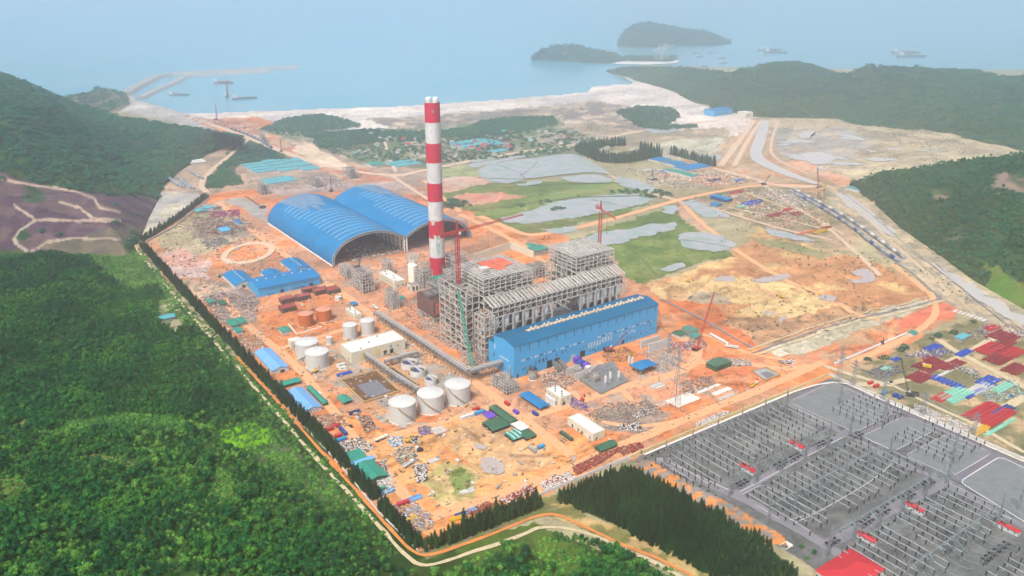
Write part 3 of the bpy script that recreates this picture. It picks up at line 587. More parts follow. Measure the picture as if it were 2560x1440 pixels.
# ------------------------------------------------------------------ plants
foliage('acacia_leaves', [(.003, .030, .010), (.006, .052, .012), (.014, .085, .014), (.045, .135, .014)], 55)
foliage('hill_leaves', [(.004, .036, .022), (.008, .058, .028), (.016, .085, .03)], 200)
foliage('casuarina_leaves', [(.004, .020, .010), (.007, .032, .012), (.014, .062, .016)], 40)
foliage('bush_leaves', [(.016, .06, .012), (.035, .11, .015), (.08, .18, .025)], 30)
mat('bark', (.10, .07, .05), .9)
def crown_mesh(name, kind, seed, m, n=70):
    r_ = random.Random(seed); mb = MB()
    def leaf(c, nrm, s):
        nrm = Vector(nrm).normalized(); u = nrm.cross(Vector((r_.uniform(-1, 1), r_.uniform(-1, 1), r_.uniform(-1, 1)))).normalized(); v = nrm.cross(u)
        c = Vector(c); a = r_.uniform(.7, 1.2) * s; b = r_.uniform(.7, 1.2) * s; k = nrm * s * .35
        mb.add([tuple(c - u * a), tuple(c - v * b - k * .4), tuple(c + u * a), tuple(c + v * b - k * .4), tuple(c + k)], [(0, 1, 4), (1, 2, 4), (2, 3, 4), (3, 0, 4)])
    if kind == 'round':
        lobes = [(r_.uniform(-.9, .9), r_.uniform(-.9, .9), r_.uniform(3.2, 5.2), r_.uniform(.9, 1.5)) for _ in range(5)] + [(0, 0, 4.8, 1.5)]
        for i in range(n):
            lx, ly, lz, lr = r_.choice(lobes); t = r_.uniform(0, 2 * PI); p = math.acos(r_.uniform(-.55, 1)); d = Vector((math.sin(p) * math.cos(t), math.sin(p) * math.sin(t), math.cos(p)))
            leaf(Vector((lx, ly, lz)) + d * lr * r_.uniform(.8, 1.25), d + Vector((r_.uniform(-.8, .8), r_.uniform(-.8, .8), r_.uniform(-.3, .6))), r_.uniform(.22, .52))
        for lx, ly, lz, lr in lobes[:4]: mb.lathe(lx, ly, [(.01, lz - lr * .8), (lr * .65, lz - lr * .3), (lr * .65, lz + lr * .3), (.01, lz + lr * .75)], 7)
    elif kind == 'cone':
        Hh = 12.
        for i in range(n):
            z = 1.2 + (Hh - 1.2) * r_.random() ** 1.15; rr = (1 - (z / (Hh + .3)) ** 1.8) * 1.9 + .1; t = r_.uniform(0, 2 * PI); q = rr * r_.uniform(.55, 1.15)
            c = Vector((q * math.cos(t), q * math.sin(t), z)); d = Vector((math.cos(t), math.sin(t), .5)); up = Vector((math.cos(t) * .35, math.sin(t) * .35, 1)).normalized(); sd_ = d.cross(up).normalized() * r_.uniform(.16, .34); L_ = r_.uniform(.7, 1.5)
            mb.add([tuple(c - sd_), tuple(c + sd_), tuple(c + up * L_ + d * .12), tuple(c + d * .2 + up * .3)], [(0, 1, 3), (1, 2, 3), (2, 0, 3)])
        mb.lathe(0, 0, [(1.0, .6), (1.2, 3), (1.0, 7), (.4, 10), (.05, 11.4)], 7)
    elif kind == 'bush':
        for i in range(n):
            t = r_.uniform(0, 2 * PI); p = math.acos(r_.uniform(0, 1)); d = Vector((math.sin(p) * math.cos(t), math.sin(p) * math.sin(t), math.cos(p) * .8)); leaf(d * r_.uniform(.7, 1.25), d, r_.uniform(.25, .5))
        mb.lathe(0, 0, [(.8, 0), (.75, .5), (.01, .9)], 7)
    elif kind == 'canopy':   # a clump of hillside canopy
        for i in range(n):
            q = 3.6 * math.sqrt(r_.random()); t = r_.uniform(0, 2 * PI); c = Vector((q * math.cos(t), q * math.sin(t), 3.2 - q * q * .16 + r_.uniform(-.7, .7))); leaf(c, (c.x * .2 + r_.uniform(-.5, .5), c.y * .2 + r_.uniform(-.5, .5), 1), r_.uniform(.6, 1.15))
    return mb.build(name, m)
def make_tree(name, kind, seed, m, label, cat, loc, group, n=70, th=3.2):
    t = thing(name, label, cat, loc, 0, group); c = crown_mesh('crown', kind, seed, m, n); c.parent = t
    MB().cyl(0, 0, -.5, th, .22, .12, 6).build('trunk', 'bark', t); return t, c
def gn_forest(name, pts, scl, srcs, tilt=.12, label=None):
    pts = np.asarray(pts, np.float32); n = len(pts); me = bpy.data.meshes.new(name); me.vertices.add(n); me.vertices.foreach_set('co', pts.ravel())
    idx = rng.integers(0, len(srcs), n).astype(np.int32); a = me.attributes.new('idx', 'INT', 'POINT'); a.data.foreach_set('value', idx)
    a = me.attributes.new('scl', 'FLOAT', 'POINT'); a.data.foreach_set('value', np.asarray(scl, np.float32))
    rt = np.stack([(rng.random(n) - .5) * 2 * tilt, (rng.random(n) - .5) * 2 * tilt, rng.random(n) * 6.283], 1).astype(np.float32); a = me.attributes.new('rot', 'FLOAT_VECTOR', 'POINT'); a.data.foreach_set('vector', rt.ravel())
    o = bpy.data.objects.new(name, me); C.objects.link(o)
    ng = bpy.data.node_groups.new(name, 'GeometryNodeTree'); ng.interface.new_socket('Geometry', in_out='INPUT', socket_type='NodeSocketGeometry'); ng.interface.new_socket('Geometry', in_out='OUTPUT', socket_type='NodeSocketGeometry')
    N = ng.nodes; L = ng.links; gi = N.new('NodeGroupInput'); go = N.new('NodeGroupOutput'); jn = N.new('GeometryNodeJoinGeometry')
    def attr(nm, ty):
        q = N.new('GeometryNodeInputNamedAttribute'); q.data_type = ty; q.inputs['Name'].default_value = nm; return next(s for s in q.outputs if s.enabled and s.name == 'Attribute')
    ai = attr('idx', 'INT'); as_ = attr('scl', 'FLOAT'); ar = attr('rot', 'FLOAT_VECTOR')
    e2r = N.new('FunctionNodeEulerToRotation'); L.new(ar, e2r.inputs[0])
    for k, s in enumerate(srcs):
        cmp = N.new('FunctionNodeCompare'); cmp.data_type = 'INT'; cmp.operation = 'EQUAL'; ins = [q for q in cmp.inputs if q.enabled]; L.new(ai, ins[0]); ins[1].default_value = k
        oi = N.new('GeometryNodeObjectInfo'); oi.inputs['Object'].default_value = s; oi.transform_space = 'ORIGINAL'; oi.inputs['As Instance'].default_value = True
        ip = N.new('GeometryNodeInstanceOnPoints'); L.new(gi.outputs[0], ip.inputs['Points']); L.new(cmp.outputs[0], ip.inputs['Selection']); L.new(oi.outputs['Geometry'], ip.inputs['Instance']); L.new(e2r.outputs[0], ip.inputs['Rotation']); L.new(as_, ip.inputs['Scale'])
        L.new(ip.outputs[0], jn.inputs[0])
    L.new(jn.outputs[0], go.inputs[0]); md = o.modifiers.new('scatter', 'NODES'); md.node_group = ng
    return tag(o, kind='stuff')
def scatter(poly, spacing, jitter=.5, excl=(), zfun=gz, world_poly=None):
    wp = np.array([G(*p) for p in poly]); x0, y0 = wp.min(0); x1, y1 = wp.max(0)
    gx, gy = np.meshgrid(np.arange(x0, x1, spacing), np.arange(y0, y1, spacing)); x = gx.ravel() + (rng.random(gx.size) - .5) * spacing * 2 * jitter; y = gy.ravel() + (rng.random(gx.size) - .5) * spacing * 2 * jitter
    wx = x + (fbm(x, y, 25, 3, 1) - .5) * 14; wy = y + (fbm(x, y, 25, 3, 2) - .5) * 14
    X, Y = P(wx, wy, 0.); k = pip(X, Y, poly)
    for e in excl: k &= ~pip(X, Y, e)
    x, y = x[k], y[k]; return np.stack([x, y, zfun(x, y)], 1)
def scatter_hill(name, spacing, excl=(), only=None):
    V, Q = HILLS[name]; a, b, c, d = [V[Q[:, i]] for i in range(4)]; ar = np.linalg.norm(np.cross(c - a, d - b), axis=1) / 2
    n = int(ar.sum() / spacing ** 2); f = rng.choice(len(Q), n, p=ar / ar.sum()); u = rng.random((n, 1)); v = rng.random((n, 1))
    p = (a[f] * (1 - u) + b[f] * u) * (1 - v) + (d[f] * (1 - u) + c[f] * u) * v
    X, Y = P(p[:, 0] + (fbm(p[:, 0], p[:, 1], 40, 3, 1) - .5) * 50, p[:, 1] + (fbm(p[:, 0], p[:, 1], 40, 3, 2) - .5) * 50, p[:, 2]); k = np.ones(n, bool)
    for e in excl: k &= ~(pip(X, Y, e) & (rng.random(n) > .02))
    if only: k &= pip(X, Y, only)
    k &= (X > -500) & (X < 3060) & (p[:, 2] > .5) ; return p[k]

ACG = 'plantation trees at the edge of the near forest'
AL = 'leafy green plantation tree among its like in the near forest'
acr = []
near = [(40,1405),(160,1380),(260,1418),(330,1350)]
for i, p in enumerate(near):
    x, y = G(*p); t, c = make_tree('plantation_tree', 'round', 20 + i, 'acacia_leaves', AL, 'tree', (x, y, float(gz(x, y))), ACG, 120); acr.append((t, c))
FOREST = [(-1600,660),(0,645),(110,650),(200,660),(300,640),(340,640),(400,700),(400,740),(430,790),(470,800),(560,900),(640,990),(650,1040),(560,1060),(540,1110),(600,1140),(640,1150),(760,1240),(800,1260),(860,1280),(930,1360),(1010,1440),(1200,1440),(1280,1380),(1380,1335),(1440,1345),(1560,1385),(1640,1440),(1800,1560),(1800,2300),(-2600,2300)]
CLEAR = [[(150,1052),(300,1038),(430,1042),(540,1066),(470,1088),(330,1064),(200,1086)], [(545,1192),(585,1184),(596,1256),(560,1292),(528,1256)], [(10,1262),(84,1246),(100,1286),(24,1322)], [(15,1085),(70,1055),(85,1075),(40,1110)], [(140,1100),(215,1050),(230,1070),(170,1112)], [(390,755),(440,740),(475,800),(445,835),(400,815)], [(235,1145),(350,1170),(350,1200),(250,1170)], [(470,1110),(560,1120),(600,1240),(560,1240),(540,1160)], [(200,640),(420,640),(440,720),(330,725),(260,700)],
         [(640,1110),(720,1110),(800,1190),(830,1240),(700,1180)], [(1320,1350),(1440,1350),(1520,1390),(1440,1430),(1340,1400)], [(555,1060),(700,1060),(700,1110),(600,1130),(550,1110)]]
tp = scatter(FOREST, 2.65, .5, CLEAR); X_, Y_ = P(tp[:, 0], tp[:, 1], tp[:, 2])
thin = fbm(tp[:, 0], tp[:, 1], 45, 3, 12)
tp = tp[(thin < .66) | (rng.random(len(tp)) < .5)]
hs = .22 + .62 * fbm(tp[:, 0], tp[:, 1], 60, 3, 4) + rng.random(len(tp)) ** 4 * .75
X_, Y_ = P(tp[:, 0], tp[:, 1], tp[:, 2]); vis = (X_ > 5) & (X_ < 2555) & (Y_ < 1436) & (Y_ > 600); order = np.argsort(-Y_ * vis)
nearest = order[:296]; rest = np.setdiff1d(np.arange(len(tp)), nearest)
for j, k in enumerate(nearest): dup(acr[j % 4][0], tuple(tp[k]), random.uniform(0, 6.28), scale=(hs[k],) * 3)
X_, Y_ = P(tp[:, 0], tp[:, 1], tp[:, 2]); shr = (Y_ > 1035 + 60 * (fbm(tp[:, 0], tp[:, 1], 60, 3, 2) - .5)) & (fbm(tp[:, 0], tp[:, 1], 50, 3, 14) > .42)
gn_forest('plantation_forest', tp[rest][~shr[rest]], hs[rest][~shr[rest]], [c for _, c in acr])
# undergrowth and bushes on clearings and beyond the wall
bx, by = G(1350, 1395); bt, bc = make_tree('bush', 'bush', 5, 'bush_leaves', 'round green bush on the grassy clearing below the orange drain', 'bush', (bx, by, float(gz(bx, by))), None, 60, .3)
x, y = G(60, 1330); yt, yc = make_tree('young_tree', 'round', 33, 'bush_leaves', 'young light green tree in the shrubland at the lower left corner', 'tree', (x, y, float(gz(x, y))), None, 70)
gn_forest('shrubland', tp[rest][shr[rest]], hs[rest][shr[rest]] * (.7 + .9 * rng.random(shr[rest].sum())), [bc, yc, bc, acr[2][1]])
UND = [[(-400,1000),(560,1000),(700,1110),(900,1340),(1000,1440),(-400,1440)], [(200,640),(340,620),(430,730),(330,745),(250,700)], [(1100,1440),(1200,1400),(1340,1340),(1450,1340),(1700,1440),(1700,1500)], [(345,640),(400,690),(640,945),(900,1255),(1010,1395),(960,1400),(860,1290),(600,1010),(500,860),(400,745)], [(640,1110),(760,1150),(850,1260),(700,1190)]]
up = np.concatenate([scatter(q, 3.1) for q in UND]); up = np.concatenate([up[rng.random(len(up)) < .7], scatter([(120,1050),(430,1036),(560,1066),(470,1092),(200,1092)], 3.), scatter([(540,1190),(590,1180),(600,1260),(560,1300),(520,1260)], 5)]); gn_forest('undergrowth', up, .8 + rng.random(len(up)) * 1.1, [bc])
# hillside woods
cx, cy = G(470, 395); ht, hc = make_tree('hillside_tree', 'canopy', 9, 'hill_leaves', 'broad dark tree at the foot of the wooded hill beside the pipe yard', 'tree', (cx, cy, 0), None, 60)
cx, cy = G(500, 392); ht2, hc2 = make_tree('hillside_tree', 'canopy', 19, 'hill_leaves', 'low dark tree under the hill by the bend of the pale road', 'tree', (cx, cy, 0), None, 50)
hp = scatter_hill('hill_burnt', 8.0, [BURNP]); gn_forest('hill_woods', hp, .8 + rng.random(len(hp)) * .8, [hc, hc2])
hp = scatter_hill('hill_east', 5.2, [[(2300,470),(2390,475),(2390,500),(2330,500)], [(2470,440),(2560,440),(2560,480),(2470,465)], [(2440,660),(2520,690),(2620,780),(2600,800),(2440,720)]]); gn_forest('hill_woods', hp, .5 + rng.random(len(hp)) * .55, [hc, hc2, acr[0][1]])
hp = scatter_hill('hill_far', 13.0); gn_forest('hill_woods', hp, 1.0 + rng.random(len(hp)) * 1.1, [hc, hc2])
hp = scatter_hill('hill_outcrop', 16.0); gn_forest('hill_woods', hp, 1.0 + rng.random(len(hp)), [hc, hc2])
hp = np.concatenate([scatter_hill('hill_island', 20.0), scatter_hill('hill_headland', 18.0)]); gn_forest('hill_woods', hp, 2 + rng.random(len(hp)), [hc, hc2])
FARW = [[(700,302),(730,294),(800,287),(860,298),(908,318),(780,332),(690,330),(650,326)], [(770,334),(960,324),(1000,332),(985,352),(870,366),(800,374),(780,350)], [(1000,328),(1060,330),(1160,322),(1210,302),(1270,294),(1380,293),(1395,312),(1340,322),(1280,336),(1180,342),(1000,356)], [(1540,280),(1600,266),(1680,270),(1700,292),(1660,322),(1600,320)], [(1600,318),(1740,312),(1740,320),(1650,326)],
        [(610,368),(650,364),(700,392),(730,402),(640,408),(560,420),(600,440),(600,462),(530,470),(512,462),(540,430),(590,390)], [(1095,502),(1160,500),(1180,515),(1120,522)], [(2090,296),(2200,306),(2300,322),(2280,326),(2140,312)], [(300,545),(345,540),(350,570),(310,575)]]
fp = np.concatenate([scatter(q, 8.5) for q in FARW]); gn_forest('coastal_woods', fp, .9 + rng.random(len(fp)) * .9, [hc, hc2])
VIL = [[(800,372),(1000,360),(1180,344),(1300,322),(1430,330),(1520,362),(1440,385),(1240,395),(1100,410),(900,405)], [(650,320),(760,326),(770,345),(700,340)], [(1500,480),(1640,470),(1690,490),(1640,500)], [(1255,515),(1340,500),(1450,488),(1450,494),(1300,520)], [(1340,528),(1400,520),(1440,525),(1380,535)], [(2140,905),(2320,845),(2440,800),(2440,815),(2200,900)]]
fp = np.concatenate([scatter(q, 11) for q in VIL]); fp = fp[fbm(fp[:, 0], fp[:, 1], 40, 3, 4) > .44]; gn_forest('village_trees', fp, .6 + rng.random(len(fp)) * .8, [hc, hc2])
SCR_ = [[(900,296),(1250,272),(1480,250),(1600,270),(1640,330),(1480,350),(1250,308),(1000,325)], [(1450,300),(1820,318),(1800,400),(1540,378),(1420,340)], [(1900,305),(2300,325),(2540,378),(2300,420),(2130,455),(1900,390)], [(1650,500),(1930,460),(2120,600),(2300,690),(2180,790),(1880,855),(1660,735),(1850,560)], [(2090,480),(2250,600),(2480,790),(2400,770),(2180,580)], [(400,560),(520,500),(600,560),(560,640),(420,640)]]
fp = np.concatenate([scatter(q, 9) for q in SCR_]); fp = fp[(fbm(fp[:, 0], fp[:, 1], 60, 4, 6) > .52) & (rng.random(len(fp)) < .6)]; gn_forest('scrub', fp, .12 + rng.random(len(fp)) * .3, [hc, hc2])
# casuarina windbreaks
cas = []
for i, p in enumerate([(1160,1310),(1240,1282),(1000,1335)]):
    x, y = G(*p); cas.append(make_tree('casuarina_tree', 'cone', 40 + i, 'casuarina_leaves', 'dark casuarina tree in the windbreak along the site wall', 'tree', (x, y, 0), 'casuarinas of the windbreak', 170, 2.))
cb = []
for i, p in enumerate([(1640,1250),(1700,1300)]):
    x, y = G(*p); cb.append(make_tree('casuarina_tree', 'cone', 50 + i, 'casuarina_leaves', 'dark casuarina tree in the dense grove beside the switchyard', 'tree', (x, y, 0), 'casuarinas of the grove', 170, 2.))
def along(pix, sp, rows, rsp):
    p = smooth_line([G(*q) for q in pix], sp); t = np.gradient(p, axis=0); t /= np.linalg.norm(t, axis=1)[:, None]; n = np.stack([-t[:, 1], t[:, 0]], 1)
    return np.concatenate([p + n * (r - (rows - 1) / 2) * rsp + (rng.random(p.shape) - .5) * sp * .7 for r in range(rows)])
wb = np.concatenate([along([(356,604),(430,560),(518,493)], 3., 2, 3), along([(357,618),(430,700),(520,800),(620,905),(720,1012),(800,1095),(868,1170)], 2.7, 3, 2.6), along([(880,1190),(940,1248)], 2.6, 3, 2.4), along([(955,1270),(1000,1320),(1045,1368)], 2.6, 3, 2.4),
                     along([(1060,1372),(1090,1362),(1105,1358)], 2.6, 3, 2.6), along([(1118,1352),(1230,1308),(1345,1262)], 2.5, 4, 2.4), along([(470,1380)], 3, 1, 1) if 0 else np.zeros((0, 2))])
GROVE = [(1398,1240),(1460,1212),(1580,1170),(1612,1188),(1700,1244),(1800,1306),(1900,1370),(1950,1420),(2010,1470),(2060,1500),(1860,1500),(1700,1410),(1560,1322),(1440,1270),(1392,1250)]
gv = scatter(GROVE, 2.2, .5)[:, :2]
def split_cas(pts, srcs, nind, name, hlo, hhi):
    X, Y = P(pts[:, 0], pts[:, 1], 0.); sc_ = (hlo + (hhi - hlo) * rng.random(len(pts)) ** .8) * (.78 + .44 * fbm(pts[:, 0], pts[:, 1], 14, 3, 3))
    vis = (X > 0) & (X < 2560) & (Y < 1440); o = np.argsort(-Y * vis); nr_ = o[:nind]; rest = o[nind:]
    for j, k in enumerate(nr_): dup(srcs[j % len(srcs)][0], (pts[k, 0], pts[k, 1], 0), random.uniform(0, 6.28), scale=(sc_[k] * 1.25, sc_[k] * 1.25, sc_[k]))
    gn_forest(name, np.c_[pts[rest], np.zeros(len(rest))], sc_[rest], [c for _, c in srcs], .12)
split_cas(wb, cas, 190, 'windbreak_trees', .5, .88)
split_cas(gv, cb, 100, 'grove_trees', .38, .8)
fc = np.concatenate([along([(1450,378),(1500,368),(1560,364)], 5, 3, 5), along([(1450,378),(1500,402),(1540,408),(1600,400),(1640,392)], 5, 5, 5), along([(1600,376),(1645,382)], 5, 2, 5), along([(1680,388),(1745,404)], 5, 2, 4), along([(1750,408),(1785,416)], 5, 3, 4)])
gn_forest('distant_casuarinas', np.c_[fc, np.zeros(len(fc))], 1.1 + rng.random(len(fc)) * .5, [c for _, c in cas], .05)

# ------------------------------------------------------------------ building materials
A_ = lambda r, g, b, k=1.: tuple(float(q) * k for q in alb(r, g, b))
for n_, c_, kw in [('turbine_roof', (0,106,146), dict(rough=.75, spec=.15, var=.12, nscale=.15, dirt=A_(14,104,150))), ('blue_roof', (0,130,188), dict(rough=.75, spec=.15, var=.14, nscale=.15, dirt=A_(16,118,166))), ('blue_wall', (72,188,248), dict(rough=.6, var=.06, nscale=.3, dirt=A_(76,172,228))), ('pale_blue_roof', (120,184,236), dict(rough=.6, var=.1, nscale=.4, dirt=A_(140,180,214))),
                   ('green_roof', (30,150,126), dict(rough=.6, var=.16, nscale=.8, dirt=A_(90,150,130))), ('dark_green', (44,104,76), dict(var=.14, nscale=.8, dirt=A_(80,110,84))), ('teal_roof', (84,176,184), dict(var=.14, nscale=.3, dirt=A_(110,180,180))),
                   ('white_paint', (240,240,236), dict(rough=.5, var=.06, nscale=.35, dirt=A_(206,198,184))), ('tank_white', (224,224,218), dict(rough=.45, var=.04, nscale=.12, dirt=A_(218,214,204))), ('cream_wall', (248,240,212), dict(var=.06, nscale=.5, dirt=A_(226,208,170))), ('yellow_wall', (242,222,160), dict(var=.06, nscale=.5)),
                   ('white_roof', (236,234,226), dict(var=.07, nscale=.4, dirt=A_(206,200,190))), ('orange_tank', (216,116,52), dict(rough=.7, var=.1, nscale=.5, dirt=A_(196,110,66))), ('orange_top', (222,152,120), dict(var=.1, nscale=.5)), ('red_band', (226,16,62), dict(rough=.55, var=.06, nscale=.1, dirt=A_(196,24,60))),
                   ('steel', (218,213,203), dict(rough=.6, var=.16, nscale=.4)), ('dark_steel', (120,118,116), dict(var=.2, nscale=.4)), ('grating', (140,134,126), dict(var=.3, nscale=.5, dirt=A_(104,84,70))), ('furnace_grey', (96,84,78), dict(var=.3, nscale=.3, dirt=A_(90,70,60))), ('brown_steel', (122,92,84), dict(var=.2, nscale=.4, dirt=A_(140,80,66))),
                   ('rust_red', (168,66,54), dict(var=.2, nscale=.6, dirt=A_(130,60,54))), ('formwork_red', (176,84,74), dict(var=.2, nscale=.8, dirt=A_(120,90,84))), ('dark', (44,46,50), dict(var=.2)), ('truss_grey', (96,98,104), dict(var=.15, nscale=.5)), ('crane_red', (214,58,52), dict(rough=.5, var=.1)), ('crane_teal', (60,178,150), dict(rough=.5, var=.1)),
                   ('crane_yellow', (240,186,30), dict(rough=.5, var=.1)), ('orange_tarp', (240,116,84), dict(var=.1, nscale=.5)), ('blue_tarp', (26,84,190), dict(var=.2, nscale=.8)), ('purple_tarp', (110,70,190), dict(var=.2, nscale=.8)), ('container_red', (206,50,52), dict(var=.1)), ('container_blue', (28,76,150), dict(var=.1)), ('container_navy', (28,40,96), dict(var=.1)), ('container_cyan', (40,160,214), dict(var=.1)),
                   ('skylight', (170,222,240), dict(rough=.4, var=.05)), ('bare_truss', (104,142,172), dict(var=.3, nscale=.5, dirt=A_(140,156,170))), ('tyre_black', (30,30,32), dict()), ('insulator', (34,34,40), dict()), ('maroon', (150,34,48), dict(var=.2, nscale=.6, dirt=A_(120,50,56))), ('mint', (150,226,196), dict(var=.12)), ('sack_white', (226,222,214), dict(var=.15, nscale=1.)),
                   ('tile_red', (200,40,52), dict(var=.08, nscale=.6)), ('scrap_brown', (162,124,98), dict(var=.3, nscale=1.2, dirt=A_(110,86,72))), ('scrap_grey', (176,170,160), dict(var=.3, nscale=1.2, dirt=A_(140,124,110))), ('timber', (206,170,118), dict(var=.25, nscale=1.2)), ('pipe_grey', (166,172,178), dict(var=.1)), ('hull', (120,130,142), dict(var=.15, nscale=.3)), ('rock', (176,172,166), dict(var=.25, nscale=.3))]:
    mat(n_, A_(*c_), **({'rough': .75} | kw))
mat('window_glass', (.03, .05, .075), .2, var=.3, spec=.6); mat('pane_pale', A_(232, 240, 244), .4, var=.1)
_cache = {}
def part(mb, name, m, parent, **k): return mb.build(name, m, parent, **k)
def shared_box(name, m, parent, x0, y0, z0, x1, y1, z1):
    """small part that shares mesh data by size"""
    sx, sy, sz = abs(x1 - x0), abs(y1 - y0), abs(z1 - z0); key = (name, m, round(sx, 2), round(sy, 2), round(sz, 2))
    if key not in _cache:
        o = MB().box(-sx / 2, -sy / 2, 0, sx / 2, sy / 2, sz).build(name, m, parent); _cache[key] = o.data
    else:
        o = bpy.data.objects.new(name, _cache[key]); C.objects.link(o); o.parent = parent
    o.location = ((x0 + x1) / 2, (y0 + y1) / 2, min(z0, z1)); return o
def at(c): a, b = AB(*c); x, y = W(a, b); return a, b, x, y
def spec(c, r, l, yt): 
    a, b, x, y = at(c); return x, y, max(2.5, AB(*r)[0] - a), max(2.5, AB(*l)[1] - b), max(2.2, hgt(yt, *G(*c)))
def facade(t, la, lb, h, wins, dirm='window_glass'):
    """wins: list of (face, pos along, z, w, h, name, mat) ; face f: y=0, s: x=0, r: x=la"""
    for fc, p, z, w_, h_, nm, m in wins:
        if fc == 'f': shared_box(nm, m, t, p, -.07, z, p + w_, .06, z + h_)
        elif fc == 's': shared_box(nm, m, t, -.07, p, z, .06, p + w_, z + h_)
        else: shared_box(nm, m, t, la - .06, p, z, la + .07, p + w_, z + h_)
def gable(name, label, cat, sp, wall, roof, ridge='b', rise=1.6, wins=(), eave=.5, group=None, vents=0, posts=False, thick=.25, stripe=None):
    x, y, la, lb, h = sp; t = thing(name, label, cat, (x, y, 0), AA, group); w_, l_ = (la, lb) if ridge == 'b' else (lb, la)
    ax = 'y' if ridge == 'b' else 'x'
    if posts:
        k = max(2, int(l_ / 6))
        for i in range(k + 1):
            for s in (.3, w_ - .6):
                q = i * (l_ - .4) / k
                shared_box('post', 'steel', t, *((s, q, -.1, s + .3, q + .3, h) if ridge == 'b' else (q, s, -.1, q + .3, s + .3, h)))
    else:
        part(MB().prism([(0, -.2), (w_, -.2), (w_, h), (w_ / 2, h + rise), (0, h)], 0, l_, axis=ax), 'wall', wall, t)
    pr = [(-eave, h + .02 - eave * rise / (w_ / 2)), (w_ / 2, h + rise + .03), (w_ + eave, h + .02 - eave * rise / (w_ / 2)), (w_ + eave, h + thick - eave * rise / (w_ / 2)), (w_ / 2, h + rise + thick + .03), (-eave, h + thick - eave * rise / (w_ / 2))]
    rf = part(MB().prism(pr, -eave, l_ + eave, axis=ax), 'roof', roof, t)
    if vents:
        for i in range(vents):
            q = l_ * (i + .5) / vents; c = (w_ / 2, q) if ridge == 'b' else (q, w_ / 2); shared_box('roof_vent', 'white_paint', t, c[0] - .7, c[1] - .7, h + rise + thick - .1, c[0] + .7, c[1] + .7, h + rise + thick + 1.)
    if stripe:
        for i in range(stripe):
            q = l_ * (i + .5) / stripe; mb = MB(); o_ = thick + .06
            mb.prism([(-eave * .5, h + o_ - eave * .5 * rise / (w_ / 2)), (w_ / 2, h + rise + o_), (w_ + eave * .5, h + o_ - eave * .5 * rise / (w_ / 2)), (w_ / 2, h + rise + .1)], q - .45, q + .45, axis=ax); part(mb, 'roof_sheet', 'pane_pale', t)
    facade(t, la, lb, h, wins); return t
def flat(name, label, cat, sp, wall, roof, wins=(), par=.8, group=None, units=0):
    x, y, la, lb, h = sp; t = thing(name, label, cat, (x, y, 0), AA, group); mb = MB()
    mb.box(0, 0, -.2, la, lb, h); part(mb, 'wall', wall, t)
    p = MB(); p.box(.25, .25, h + .02, la - .25, lb - .25, h + .14); part(p, 'roof', roof, t)
    q = MB()
    for a in [(0, 0, la, .3), (0, lb - .3, la, lb), (0, .3, .3, lb - .3), (la - .3, .3, la, lb - .3)]: q.box(a[0], a[1], h, a[2], a[3], h + par)
    part(q, 'parapet', wall, t)
    for i in range(units): shared_box('roof_unit', 'dark_steel', t, la * (.2 + .6 * ((i * .37) % 1)), lb * (i + .5) / units, h + .14, la * (.2 + .6 * ((i * .37) % 1)) + 1.2, lb * (i + .5) / units + .8, h + 1.1)
    facade(t, la, lb, h, wins); return t
def row(fc, n, start, step, z, w_, h_, nm='window', m='window_glass'): return [(fc, start + i * step, z, w_, h_, nm, m) for i in range(n)]
def LOC(a, b, z=0.): x, y = W(a, b); return (x, y, z)

